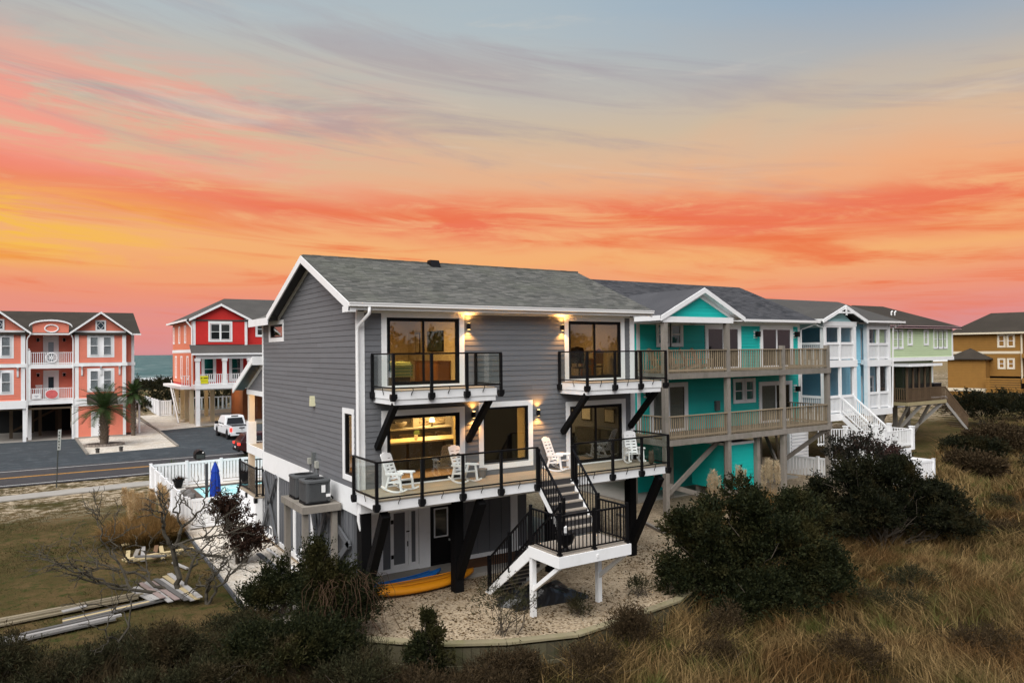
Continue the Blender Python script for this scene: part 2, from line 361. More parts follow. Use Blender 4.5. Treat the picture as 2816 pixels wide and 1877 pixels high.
def shingles(par, o, u, v, mat, L, Sl, course=0.145, tab=0.30, name='shingles', t=0.016, clip=None, w0=None):
    """real overlapping shingle tabs on a roof plane: o eave corner, u along the eave, v up the slope"""
    o, u, v = Vector(o), Vector(u).normalized(), Vector(v).normalized(); nn = u.cross(v).normalized(); mb = MB(); k = 0; s = 0.0
    rnd = random.Random(3)
    while s < Sl-0.01:
        se = min(s+course, Sl); x = -rnd.random()*tab
        a0, a1 = (0, L) if clip is None else clip(s)
        while x < L:
            w = tab*(0.75+0.5*rnd.random()); x0, x1 = max(x, a0), min(x+w-0.006, a1); x += w
            if x1-x0 < 0.02: continue
            j = (rnd.random()-0.5)*0.02 if s > 0 else 0
            tt = t*(0.7+0.6*rnd.random())
            b0, b1 = o+u*x0+v*(s+j)+nn*tt, o+u*x1+v*(s+j)+nn*tt; c1, c0 = o+u*x1+v*(se+0.02)+nn*0.002, o+u*x0+v*(se+0.02)+nn*0.002
            d0, d1 = o+u*x0+v*(s+j), o+u*x1+v*(s+j)
            n = len(mb.v); mb.v += [tuple(q) for q in (b0,b1,c1,c0,d0,d1)]; mb.f += [(n,n+1,n+2,n+3),(n+4,n+5,n+1,n)]
        s = se
    ob = mb.build(name, mat, par); ob['kind'] = 'stuff'; return ob
# ------------------------------------------------------------------ terrain, road, water
YBX = [-400,-60,-9,-5,-2.7,-0.55,0.67,2.2,3.98,7.98,10.5,12.5,13.3,20,34,38,47,60,90,200,900]
YBY = [-3,-1,1.2,0.2,-1.0,-2.3,-3.5,-4.4,-5.0,-4.6,-3.6,-1.5,1.0,1.2,1.2,4.0,8.0,11,15,20,30]
rng = np.random.default_rng(5)
def vnoise(x, y, s, seed=0):
    x, y = np.asarray(x)/s, np.asarray(y)/s; xi, yi = np.floor(x), np.floor(y); fx, fy = x-xi, y-yi
    h = lambda a, b: np.modf(np.abs(np.sin(a*127.1+b*311.7+seed*74.7)*43758.5453))[0]
    fx, fy = fx*fx*(3-2*fx), fy*fy*(3-2*fy)
    return (h(xi,yi)*(1-fx)+h(xi+1,yi)*fx)*(1-fy)+(h(xi,yi+1)*(1-fx)+h(xi+1,yi+1)*fx)*fy
def hgt(x, y):
    x, y = np.asarray(x, float), np.asarray(y, float)
    dd = y-np.interp(x, YBX, YBY)
    wall = (x > -0.7) & (x < 13.5)
    t1 = np.clip((dd-0.2)/0.45, 0, 1); t2 = np.clip((dd+4.5)/4.5, 0, 1); t2 = t2*t2*(3-2*t2)
    t = np.where(wall, t1, t2)
    low = -1.30+0.30*np.clip(1+(dd+0.3)/7, 0, 1)*((x > -2) & (x < 14))+0.28*(vnoise(x,y,6,1)-0.5)+0.12*(vnoise(x,y,1.7,2)-0.5)
    h = low*(1-t)+(G-0.03)*t
    far = np.clip((y-80)/25, 0, 1)*np.clip((175-y)/25, 0, 1)
    h = h+far*(0.8+1.2*vnoise(x,y,14,3))
    beach = np.clip((y-165)/40, 0, 1)
    return h*(1-beach)+beach*(-2.2)
gx = np.unique(np.concatenate([np.arange(-14,44,0.5), np.arange(44,110,2.0), np.arange(-60,-14,3.0), np.array([-1500,-700,-300,-150,-100,130,170,250,400,700,1500,3000])]))
gy = np.unique(np.concatenate([np.arange(-22,16,0.5), np.arange(16,90,3.0), np.arange(90,215,5.0), np.array([-2000,-900,-400,-150,-70,-40,-30,-26])]))
XX, YY = np.meshgrid(gx, gy); V = np.stack([XX, YY, hgt(XX,YY)], -1).reshape(-1,3)
i = np.arange(len(gy)-1)[:,None]*len(gx)+np.arange(len(gx)-1)[None,:]; i = i.ravel()
Fq = np.stack([i, i+1, i+1+len(gx), i+len(gx)], 1)
mt, t, b = newmat('earth_and_dry_grass'); p = pos(t)
sx = N(t, 'ShaderNodeSeparateXYZ', ins={0: p})
nA, nB, nC = noise(t, p, 0.35, 5, 0.65), noise(t, p, 2.2, 4, 0.7), noise(t, p, 16, 3, 0.7)
lawn = mixc(t, sst(t, nA, 0.35, 0.65), (0.060,0.048,0.018,1), (0.110,0.074,0.034,1))
lawn = mixc(t, sst(t, nB, 0.45, 0.7), lawn, (0.036,0.044,0.012,1))
sandy = mixc(t, sst(t, nB, 0.4, 0.62), lawn, (0.44,0.36,0.26,1))
nearwalk = mth(t, 'MULTIPLY', sst(t, sx.outputs[1], 17.5, 24.0), sst(t, mth(t, 'ADD', nA, mth(t, 'MULTIPLY', nB, 0.4)), 0.55, 0.78))
cc = mixc(t, nearwalk, lawn, sandy)
marsh = mixc(t, nB, (0.022,0.017,0.008,1), (0.060,0.042,0.018,1))
cc = mixc(t, sst(t, sx.outputs[2], -0.55, -1.0), cc, marsh)
cc = mixc(t, mth(t, 'MULTIPLY', sst(t, sx.outputs[1], 78, 100), 1.0), cc, (0.20,0.15,0.08,1))
cc = mixc(t, sst(t, sx.outputs[1], 160, 185), cc, (0.42,0.35,0.26,1))
cc = N(t, 'ShaderNodeVectorMath', operation='SCALE', ins={0: cc, 3: mth(t, 'ADD', 0.5, mth(t, 'MULTIPLY', nC, 1.0))}).outputs[0]
t.links.new(cc, b.inputs['Base Color']); b.inputs['Roughness'].default_value = 1; b.inputs['Specular IOR Level'].default_value = 0.05
bn = N(t, 'ShaderNodeBump', ins={'Strength': 0.6, 'Distance': 0.06, 'Height': nC}); t.links.new(bn.outputs[0], b.inputs['Normal'])
struct(npmesh('ground', V, Fq, mt))

def sheet(name, mat, pts, z, thick=0.0):
    mb = MB()
    if thick: mb.prism(pts, 'z', z-thick, z)
    else: mb.poly([(x, y, z) for x, y in pts])
    return struct(mb.build(name, mat))
def rect(x0, x1, y0, y1): return [(x0,y0),(x1,y0),(x1,y1),(x0,y1)]
def gravelmat(name, a, b_, c_, sc=22):
    mt, t, b = newmat(name); p = pos(t)
    vr = N(t, 'ShaderNodeTexVoronoi', ins={'Vector': p, 'Scale': sc}); wn = N(t, 'ShaderNodeSeparateColor', ins={0: vr.outputs['Color']})
    n_ = noise(t, p, 0.8, 5, 0.65); n2_ = noise(t, p, 5, 3, 0.7)
    cc = mixc(t, wn.outputs[0], a, b_); cc = mixc(t, sst(t, mth(t, 'ADD', mth(t, 'MULTIPLY', wn.outputs[1], 0.5), mth(t, 'MULTIPLY', n2_, 0.6)), 0.55, 0.85), cc, c_)
    cc = mixc(t, mth(t, 'MULTIPLY', sst(t, noise(t, p, 0.45, 6, 0.7), 0.50, 0.68), 0.55), cc, (c_[0]*1.25, c_[1]*1.2, c_[2]*1.1, 1))
    cc = N(t, 'ShaderNodeVectorMath', operation='SCALE', ins={0: cc, 3: mth(t, 'ADD', 0.5, mth(t, 'MULTIPLY', n_, 1.0))}).outputs[0]
    t.links.new(cc, b.inputs['Base Color']); b.inputs['Roughness'].default_value = 0.95; b.inputs['Specular IOR Level'].default_value = 0.15
    bn = N(t, 'ShaderNodeBump', ins={'Strength': 0.9, 'Distance': 0.03, 'Height': vr.outputs['Distance']}); t.links.new(bn.outputs[0], b.inputs['Normal'])
    MATS[name] = mt; return mt
gravel = gravelmat('tan_gravel', (0.33,0.255,0.165,1), (0.47,0.385,0.28,1), (0.12,0.082,0.045,1), 20)
shells = gravelmat('white_shell_gravel', (0.52,0.47,0.40,1), (0.68,0.64,0.58,1), (0.36,0.30,0.23,1), 16)
asphalt = M('road_asphalt', (0.042,0.040,0.043), 0.9, 0.25, 0.35, bump=0.3, bscale=90, stretch=(0.25,2.2,1), dirt=(0.10,0.085,0.07,1), dirtamt=0.35)
apron = M('drive_asphalt', (0.036,0.045,0.052), 0.92, 0.32, 0.3, bump=0.5, bscale=60, dirt=(0.085,0.10,0.11,1), dirtamt=0.65)
YARD = [(-2.62,13.25),(-2.75,2.4),(-2.6,-0.6),(-0.55,-2.30),(0.67,-3.5),(2.2,-4.4),(3.98,-5.0),(5.7,-4.86),(7.98,-4.6),(10.5,-3.6),(12.5,-1.5),(13.35,1.3),(14.0,3.4),(14.0,26.0),(-2.62,26.0)]
sheet('gravel_yard', gravel, YARD, G+0.012)
sheet('shell_path', shells, [(-2.6,13.2),(-2.7,2.6),(-2.2,0.2),(-0.9,-0.6),(-0.12,0.6),(-0.12,13.2)], G+0.024)
sheet('gravel_ground', gravel, rect(14.0,34.0,1.6,14.0), G+0.010)
sheet('road', asphalt, rect(-300,500,30.3,37.7), G+0.020)
for yy, w_, mm, nm in ((30.86,0.12,'white','road_line'), (33.95,0.11,'yellow','centre_line'), (34.17,0.11,'yellow','centre_line'), (37.0,0.12,'white','road_line')):
    lm = M('road_paint_'+mm, (0.62,0.62,0.60) if mm == 'white' else (0.62,0.30,0.045), 0.7, 0.25, 1.5)
    sheet(nm, lm, rect(-300,500,yy-w_/2,yy+w_/2), G+0.026)
sheet('driveway', apron, [(-80,37.7),(60,37.7),(60,44.0),(40,60),(2.2,60.0),(1.75,44.4),(-4.72,43.4),(-4.9,56.3),(-80,56.3)], G+0.014)
sheet('carport_slab', concrete, rect(-18,-5,56.3,68), G+0.02)
sheet('shell_ground', shells, [(-4.62,43.4),(1.66,44.35),(2.15,60),(2.15,76),(-4.9,76),(-4.9,56.3)], G+0.020)
sheet('sand_drive', shells, [(2.2,59.0),(6.4,60.6),(6.4,80),(2.6,80)], G+0.022)
sheet('sidewalk', concrete, [(-120,24.4),(-9.4,25.55),(-3.3,26.2),(60,30-4.0+0.6),(60,28.2),(-3.0,27.75),(-9.45,27.1),(-120,25.9)], G+0.035, 0.06)
mt, t, b = newmat('sea_water'); p = pos(t); sx = N(t, 'ShaderNodeSeparateXYZ', ins={0: p})
wv = noise(t, p, 0.05, 5, 0.6, (0.5,1.6,1)); w2 = noise(t, p, 0.30, 4, 0.65, (0.4,1.5,1))
cc = mixc(t, sst(t, w2, 0.3, 0.7), (0.030,0.070,0.075,1), (0.100,0.175,0.175,1))
shore = sst(t, sx.outputs[1], 330, 232)
foam = mth(t, 'MAXIMUM', mth(t, 'MULTIPLY', sst(t, mth(t, 'ADD', wv, mth(t, 'MULTIPLY', shore, 0.36)), 0.60, 0.72), sst(t, w2, 0.30, 0.5)), sst(t, sx.outputs[1], 262, 240))
foam = mth(t, 'MULTIPLY', foam, sst(t, sx.outputs[1], 900, 300))
caps = mth(t, 'MULTIPLY', sst(t, noise(t, p, 0.09, 5, 0.75, (0.4,1.4,1)), 0.56, 0.68), 0.7)
cc = mixc(t, mth(t, 'MAXIMUM', foam, caps), cc, (0.72,0.74,0.74,1))
t.links.new(cc, b.inputs['Base Color']); b.inputs['Roughness'].default_value = 0.85; b.inputs['Specular IOR Level'].default_value = 0.05
bn = N(t, 'ShaderNodeBump', ins={'Strength': 0.6, 'Distance': 0.8, 'Height': mth(t, 'ADD', wv, mth(t, 'MULTIPLY', w2, 0.4))}); t.links.new(bn.outputs[0], b.inputs['Normal'])
sheet('sea', mt, [(-30000,188),(30000,188),(30000,42000),(-30000,42000)], -1.45)

# retaining wall of upright planks with a timber cap round the gravel yard
RW = [(-2.6,-0.6),(-0.55,-2.30),(0.67,-3.5),(2.2,-4.4),(3.98,-5.0),(5.7,-4.86),(7.98,-4.6),(10.5,-3.6),(12.5,-1.5),(13.35,1.3)]
rw = thing('retaining_wall', 'curved weathered timber retaining wall edging the gravel yard above the marsh', 'wall')
moss = M('mossy_timber', (0.23,0.20,0.125), 0.9, 0.25, 2.0, obj=0.18, bump=0.3, dirt=(0.16,0.16,0.055,1), dirtamt=0.5); plankm = M('dark_wall_plank', (0.085,0.075,0.045), 0.9, 0.35, 2.0, obj=0.3, bump=0.3, stretch=(3,3,0.6), dirt=(0.05,0.055,0.02,1), dirtamt=0.6)
for k, (a, b_) in enumerate(zip(RW, RW[1:])):
    A, B = Vector((*a, 0)), Vector((*b_, 0)); L = (B-A).length; dd = (B-A).normalized(); out = Vector((dd.y, -dd.x, 0))
    MB().beam(A+Vector((0,0,G+0.05)), B+Vector((0,0,G+0.05)), 0.26, 0.06).build('cap_board', moss, rw)
    n = int(L/0.2)
    if A.x > -0.6 and A.x < 8.5:
        pm = MB().box(0,1,0,1,0,1)
        for j in range(n):
            q0, q1 = A+dd*(j*L/n+0.004)+out*0.06, A+dd*((j+1)*L/n-0.004)+out*(0.06+0.012*(j % 2))
            MB().beam(q0+Vector((0,0,-0.92)), q1+Vector((0,0,-0.92)), 0.045, 0.94).build('wall_plank', plankm, rw)
        MB().beam(A+out*0.11+Vector((0,0,-0.95)), B+out*0.11+Vector((0,0,-0.95)), 0.08, 0.14).build('waler', plankm, rw)
    else: MB().beam(A+out*0.06+Vector((0,0,-0.92)), B+out*0.06+Vector((0,0,-0.92)), 0.05, 0.94).build('wall_plank', moss, rw)
settle(rw, (3.98,-5.0,-1.3))
# timber edgings
def edging(label, pts, w=0.14, h=0.12, mat=None, z=G):
    e = thing('timber_edging', label, 'edging')
    for a, b_ in zip(pts, pts[1:]): MB().beam((*a, z+h/2), (*b_, z+h/2), w, h).build('timber', mat or oldwood, e)
    settle(e, (*pts[0], z)); return e
edging('weathered timber edging between the grey and teal house yards', [(14.05,5.0),(13.96,3.3),(13.36,1.38)])
edging('dark timber edging between the shell bed and the road apron', [(-4.95,56.2),(-4.66,43.3)], 0.18, 0.14)
edging('timber edging along the sandy strip beside the pickup apron', [(1.95,76),(2.1,60),(1.7,44.3)], 0.18, 0.14)
edging('dark timber edging beside the lawn along the shell path', [(-2.62,13.1),(-2.78,2.4),(-2.62,-0.5)], 0.08, 0.1, greyD)
# ------------------------------------------------------------------ the grey house
H = thing('grey_house', 'grey two-storey stilt house with white trim, black railings and lit glass doors', 'house')
FF, LF = Face('F', 0.0), Face('L', 0.0)
ULD, URD, LLD, LRD = (0.89,3.33,6.02,8.04), (7.60,9.97,6.02,8.02), (0.87,3.32,3.09,5.12), (7.62,9.98,3.09,5.08)
MID = (4.17,5.90,3.44,5.20)
holesF = [ULD, URD, LLD, LRD, MID]
trimF = [(0.72,3.50,5.9,8.3), (7.43,10.14,5.9,8.3), (0.70,3.49,3.0,5.29), (7.45,10.15,3.0,5.25), (4.0,6.07,3.2,5.38), (0,0.2,0,9), (10.38,10.6,0,9)]
LW = (0.46,1.10,3.38,5.20); SW = (7.75,9.45,7.62,8.12)
trimL = [(0.30,1.27,3.22,5.36), (7.55,9.62,7.5,8.28)]
backing(FF, H, greyB, 0.0, 10.6, 2.4, 8.3, holesF)
backing(LF, H, greyB, 0.14, 10.6, 2.4, 8.3, [LW, SW])
rs = 0.407; rz = lambda y: 10.25-rs*abs(y-4.0)
MB().prism([(0.0,8.3),(8.6,8.3),(4.0,10.12)], 'x', 0.003, 0.14).build('gable_wall', greyB, H)
MB().prism([(0.0,8.3),(8.6,8.3),(4.0,10.12)], 'x', 10.46, 10.6).build('gable_wall', greyB, H)
bx(H, 'wall', greyB, 10.46, 10.597, 0.0, 10.6, 2.4, 8.3); bx(H, 'wall', greyB, 0.0, 10.6, 10.46, 10.6, 2.4, 8.3)
lap(FF, H, grey, 0.19, 10.39, 3.05, 8.18, trimF)
def gspan(z):
    if z < 8.15: return (0.10, 10.52)
    hw = (10.16-z)/rs; return (max(4.0-hw, 0.05), min(4.0+hw, 8.5))
lap(LF, H, grey, 0.10, 10.52, 3.04, 10.0, trimL, span=gspan)
# siding on the porch gable end
lap(LF, H, grey, 10.52, 13.2, 5.45, 6.75, (), span=lambda z: (10.6, 10.6+(6.72-z)/0.44), each=True)
# trim boards
FF.bx(H, 'corner_board', white, 0.0, 0.19, -0.01, 0.035, 2.3, 8.2); LF.bx(H, 'corner_board', white, -0.035, 0.10, 0.001, 0.034, 2.33, 8.25)
FF.bx(H, 'corner_board', white, 10.39, 10.6, -0.01, 0.035, 2.3, 8.2)
LF.bx(H, 'corner_board', white, 10.5, 10.66, -0.01, 0.035, 2.33, 8.2)
FF.bx(H, 'frieze_board', white, 0.19, 10.39, 0.0, 0.028, 8.16, 8.32)
LF.bx(H, 'skirt_board', white, 0.0, 10.7, -0.02, 0.028, 2.30, 3.035); FF.bx(H, 'skirt_board', white, 0.0, 10.6, -0.02, 0.025, 2.30, 3.0)
bx(H, 'floor_slab', greyD, 0.05, 10.55, 0.15, 10.4, 2.4, 2.98)
# doors and windows
slider(FF, H, *ULD, black, gl_main, ttop=0.16); slider(FF, H, *URD, black, gl_main, ttop=0.16)
slider(FF, H, *LLD, black, gl_main); slider(FF, H, *LRD, black, gl_main)
pw = grp('picture_window', H); frame(FF, pw, 'trim', white, 4.0, 6.07, 3.22, 5.38, 0.17, -0.02, 0.03); frame(FF, pw, 'frame', black, *MID, 0.06, -0.1, 0.0); FF.bx(pw, 'glass_pane', gl_main, 4.23, 5.84, -0.06, -0.052, 3.5, 5.14)
sw = grp('tall_window', H); frame(LF, sw, 'trim', white, 0.30, 1.26, 3.22, 5.36, 0.16, -0.02, 0.03); frame(LF, sw, 'frame', black, *LW, 0.05, -0.1, 0.005); LF.bx(sw, 'glass_pane', gl_main, 0.5, 1.06, -0.06, -0.052, 3.42, 5.16)
sw = grp('transom_window', H); frame(LF, sw, 'trim', white, 7.55, 9.64, 7.46, 8.28, 0.16, -0.02, 0.03); frame(LF, sw, 'frame', black, *SW, 0.05, -0.1, 0.005); LF.bx(sw, 'glass_pane', gl_main, 7.8, 9.4, -0.06, -0.052, 7.67, 8.07)
LF.bx(sw, 'blind_or_dark_back', M('patterned_blind', (0.42,0.42,0.22), 0.9, 0.5, 2.5), 7.7, 9.5, -0.2, -0.17, 7.6, 8.15)
# roof
e0, e1 = -0.42, 11.08
def roofslab(par, pts, th, mat, name='roof'):
    n = len(pts); mb = MB(); up = [Vector(p) for p in pts]; dn = [p-Vector((0,0,th)) for p in up]
    mb.poly(up); mb.poly(dn[::-1])
    for k in range(n): mb.poly([dn[k], dn[(k+1) % n], up[(k+1) % n], up[k]])
    return mb.build(name, mat, par)
ze = rz(-0.42)
roof = roofslab(H, [(e0,-0.42,ze),(e1,-0.42,ze),(e1,4.0,10.25),(e0,4.0,10.25)], 0.05, sh_green)
roofslab(H, [(e0,4.0,10.25),(e1,4.0,10.25),(e1,8.35,rz(8.35)),(e0,8.35,rz(8.35))], 0.05, sh_green)
Sl = math.hypot(4.42, 10.25-ze)
shingles(roof, (e0,-0.44,ze+0.002), (1,0,0), (0,4.42,10.25-ze), sh_green, e1-e0, Sl)
mb = MB()
for k in range(38): mb.box(e0+0.02+k*0.302, e0+0.02+k*0.302+0.298, 3.86, 4.14, 10.22, 10.27+0.006*(k % 2))
rc = mb.build('ridge_shingles', sh_green, roof); rc['kind'] = 'stuff'
vm = MB().prism([(3.45,10.05),(3.62,10.33),(3.85,10.33),(3.9,10.2)], 'x', 4.15, 4.5); vm.build('roof_vent', black, roof)
# rear wing roof seen past the gable
ez = 8.36
roofslab(H, [(-0.42,11.15,ez),(4.22,6.56,10.25),(-0.42,8.3,ez)], 0.05, sh_green)
roofslab(H, [(-0.42,11.15,ez),(11.08,11.15,ez),(6.4,6.56,10.25),(4.22,6.56,10.25)], 0.05, sh_green)
bx(H, 'fascia', white, -0.46, -0.42, 8.2, 11.18, 8.10, 8.38); bx(H, 'soffit', soffit, -0.42, 0.0, 8.3, 11.1, 8.30, 8.33)
# rakes, fascia, soffit
for (ya, yb) in ((-0.46, 4.0), (8.35, 4.0)):
    za = rz(ya)
    MB().prism([(ya,za-0.25),(yb,rz(yb)-0.25),(yb,rz(yb)-0.012),(ya,za-0.012)], 'x', e0-0.03, e0+0.015).build('rake_board', white, H)
    ys_ = ya if ya < 4 else ya-0.15
    MB().prism([(ys_,rz(ys_)-0.10),(yb,rz(yb)-0.10),(yb,rz(yb)-0.055),(ys_,rz(ys_)-0.055)], 'x', e0+0.016, -0.002).build('soffit', soffit, H)
    MB().prism([(ya+ (0.5 if ya < 4 else -0.05),rz(ya+(0.5 if ya < 4 else -0.05))-0.27),(yb,rz(yb)-0.27),(yb,rz(yb)-0.105),(ya+(0.5 if ya < 4 else -0.05),rz(ya+(0.5 if ya < 4 else -0.05))-0.105)], 'x', -0.03, 0.0).build('rake_trim', white, H)
    MB().prism([(ya,za-0.25),(yb,rz(yb)-0.25),(yb,rz(yb)-0.012),(ya,za-0.012)], 'x', e1-0.015, e1+0.03).build('rake_board', white, H)
bx(H, 'eave_return', white, e0-0.028, e0+0.20, -0.46, 0.03, 8.16, 8.33)
bx(H, 'soffit', white, e0+0.2, e1, -0.40, 0.0, 8.26, 8.30); bx(H, 'fascia', white, e0+0.01, e1, -0.44, -0.41, 8.22, 8.42)
g = MB().prism([(-0.56,8.43),(-0.56,8.40),(-0.545,8.36),(-0.55,8.32),(-0.52,8.30),(-0.44,8.30),(-0.44,8.43)], 'x', e0-0.02, e1+0.04); g.build('gutter', gutterm, H)
# downspout at the corner
dpt = [(0.16,-0.5,8.3),(0.16,-0.5,8.12),(-0.03,-0.12,7.78),(-0.05,-0.10,7.6),(-0.05,-0.10,2.2),(-0.02,-0.14,2.0),(0.06,-0.14,1.8),(0.06,-0.14,G+0.2)]
MB().tube(dpt, 0.05, 8).build('downspout', gutterm, H, smooth=True)
# porch at the road side
roofslab(H, [(-0.42,10.6,6.9),(11,10.6,6.9),(11,14.2,5.55),(-0.42,14.2,5.55)], 0.06, sh_green)
MB().prism([(10.62,6.62),(14.2,5.27),(14.2,5.53),(10.62,6.88)], 'x', -0.46, -0.41).build('rake_board', white, H)
MB().prism([(10.62,6.72),(14.15,5.38),(14.15,5.43),(10.62,6.77)], 'x', -0.41, 0.02).build('soffit', soffit, H)
bx(H, 'eave_return', white, -0.45, 0.0, 10.56, 10.60, 6.55, 6.9)
MB().prism([(10.6,6.45),(13.3,5.42),(13.3,5.55),(10.6,6.62)], 'x', -0.03, 0.0).build('rake_trim', white, H)
bx(H, 'porch_beam', white, -0.04, 0.16, 10.66, 13.35, 5.25, 5.45); bx(H, 'porch_beam', white, 0.16, 10.6, 13.15, 13.35, 5.25, 5.45)
bx(H, 'porch_post', creamp, 0.0, 0.24, 13.08, 13.32, 3.07, 5.25); bx(H, 'post_base', white, -0.05, 0.29, 13.03, 13.37, 3.07, 4.05)
bx(H, 'porch_floor', deckw, 0.0, 10.5, 10.6, 13.3, 3.0, 3.07); bx(H, 'porch_fascia', white, -0.04, 0.0, 10.72, 13.38, 2.70, 3.07); bx(H, 'porch_fascia', white, 0.0, 10.5, 13.34, 13.38, 2.70, 3.07)
bx(H, 'porch_post', creamp, 0.0, 0.24, 13.08, 13.32, G, 2.70)
bx(H, 'porch_post', creamp, 5.0, 5.24, 13.08, 13.32, G, 5.25)
# ground floor enclosure
GW = Face('F', 2.4)
backing(GW, H, greyB, 0.1, 7.4, G, 2.4, [(3.46,4.29,-0.26,1.86)])
bx(H, 'wall', greyB, 0.02, 0.12, 0.5, 10.6, G+0.1, 2.4); bx(H, 'wall', greyB, 7.3, 7.4, 2.5, 10.6, G, 2.4); bx(H, 'wall', greyB, 0.1, 7.3, 10.5, 10.6, G, 2.4)
bx(H, 'slab', concrete, 0.1, 10.6, 0.8, 10.6, G-0.1, G+0.13)
k = 4.82
while k < 7.3: GW.bx(H, 'batten', greyB, k-0.02, k+0.02, -0.003, 0.02, G+0.1, 2.4); k += 0.50
GW.bx(H, 'base_board', white, 4.30, 7.4, -0.01, 0.025, G+0.1, G+0.27); GW.bx(H, 'trim_post', white, 6.69, 6.99, -0.01, 0.03, G+0.1, 2.4)
GW.bx(H, 'trim_post', white, 3.02, 3.44, -0.01, 0.03, G+0.1, 2.4)
dd_ = grp('storage_door', H)
for u0, u1 in ((1.99,2.62),(2.63,3.0)):
    frame(GW, dd_, 'door_frame', white, u0, u1, -0.12, 1.80, 0.11, 0.0, 0.03); GW.bx(dd_, 'door_panel', greyB, u0+0.11, u1-0.11, -0.02, 0.012, -0.01, 1.69)
for z_ in (0.2, 1.35): GW.bx(dd_, 'hinge', black, 2.0, 2.09, 0.03, 0.045, z_, z_+0.13)
GW.bx(dd_, 'handle', black, 2.58, 2.61, 0.03, 0.06, 0.55, 0.72); GW.bx(dd_, 'latch', black, 2.55, 2.66, 0.03, 0.05, 1.02, 1.06)
GW.bx(H, 'trim_post', white, 1.30, 1.72, -0.01, 0.03, G+0.1, 2.4); GW.bx(H, 'door_sill', white, 1.72, 3.02, -0.01, 0.02, -0.26, -0.12)
bd = grp('back_door', H)
frame(GW, bd, 'door_frame', black, 3.46, 4.29, -0.26, 1.86, 0.06, -0.1, 0.02); GW.bx(bd, 'door_leaf', black, 3.52, 4.23, -0.07, -0.03, -0.26, 1.80)
frame(GW, bd, 'window_trim', white, 3.60, 4.14, 0.66, 1.66, 0.045, -0.03, 0.0); GW.bx(bd, 'glass_pane', M('dark_glass', (0.03,0.032,0.03), 0.05, 0.3, 2, spec=0.6), 3.64, 4.1, -0.03, -0.02, 0.7, 1.62)
GW.bx(bd, 'knob', gutterm, 4.16, 4.2, -0.03, 0.03, 0.5, 0.56)
# left side of the ground floor: white posts, battens, cross braces
for y0, y1 in ((8.36,8.54),(6.30,6.46),(4.15,4.42),(1.95,2.35)): LF.bx(H, 'trim_post', white, y0, y1, -0.02, 0.03, G+0.1, 2.31)
for a, b_ in ((8.6,10.5),(6.5,8.3),(4.5,6.25),(2.4,4.1),(0.55,1.9)):
    k = a
    while k < b_: LF.bx(H, 'batten', greyB, k, k+0.035, -0.02, 0.012, G+0.2, 2.31); k += 0.30
LF.bx(H, 'base_board', white, 0.5, 10.6, -0.02, 0.022, G+0.05, G+0.22)
for a, b_ in (((10.6,-0.2),(8.45,2.3)),((10.3,2.2),(8.35,-0.25)),((4.25,-0.3),(2.6,2.05)),((4.1,1.95),(2.85,-0.2)),((2.5,2.05),(0.5,1.35)),((0.5,1.45),(2.4,0.1))):
    MB().beam((-0.11,a[0],a[1]), (-0.11,b_[0],b_[1]), 0.07, 0.19, side=(1,0,0)).build('cross_brace', greyD, H)
for y0 in (9.3,5.15):
    vv = grp('foundation_vent', H); frame(LF, vv, 'vent_frame', white, y0, y0+0.42, -0.20, 0.17, 0.05, 0.0, 0.03); LF.bx(vv, 'vent_panel', greyD, y0+0.05, y0+0.37, -0.01, 0.012, -0.15, 0.12)
# black deck posts with raking braces
for px_, br in ((0.12,1),(3.13,1),(6.7,0),(10.25,1)):
    bx(H, 'deck_post', blackW, px_-0.15, px_+0.15, -0.26, 0.04, G-0.2, 2.55)
    if br: MB().beam((px_,-0.2,0.1), (px_,-1.62,2.62), 0.24, 0.24, side=(1,0,0)).build('deck_brace', blackW, H)
bx(H, 'deck_beam', white, -0.06, 10.35, -0.28, -0.05, 2.42, 2.75)
# first floor deck
D = grp('deck', H); y = -1.70; k = 0
while y < -0.03: bx(D, 'deck_board', deckw, -0.10, 10.36, y, min(y+0.138,-0.03), 3.02, 3.05); y += 0.142; k += 1
bx(D, 'fascia', white, -0.14, 10.40, -1.75, -1.705, 2.75, 3.02); bx(D, 'fascia', white, -0.14, -0.10, -1.705, -0.03, 2.75, 3.02); bx(D, 'fascia', white, 10.36, 10.40, -1.705, -0.03, 2.75, 3.02)
bx(D, 'nosing_board', deckw, -0.16, 10.42, -1.78, -1.70, 3.02, 3.05)
for k in range(22): bx(D, 'joist', M('deck_joist', (0.20,0.17,0.13), 0.9, 0.2), -0.05+k*0.48, -0.01+k*0.48, -1.7, -0.05, 2.80, 3.0)
def post(par, x, y, z0, z1, w=0.075): bx(par, 'post', black, x-w/2, x+w/2, y-w/2, y+w/2, z0, z1)
BRK = {}
def bracket(par, x, y, z, ax):       # cast foot holding a post outside the fascia
    key = ax
    if key not in BRK:
        b = MB()
        if ax == 'y': b.prism([(-0.085,0.04),(0.085,0.04),(0.095,-0.07),(0.03,-0.16),(-0.06,-0.16),(-0.095,-0.07)], 'y', -0.06, 0.07)
        else: b.prism([(-0.085,0.04),(0.085,0.04),(0.095,-0.07),(0.03,-0.16),(-0.06,-0.16),(-0.095,-0.07)], 'x', -0.06, 0.07)
        me = bpy.data.meshes.new('bracket'); me.from_pydata(b.v, [], b.f); me.materials.append(black); BRK[key] = me
    o = bpy.data.objects.new('post_bracket', BRK[key]); COL.objects.link(o); o.location = (x, y, z); o.parent = par
HK = {}
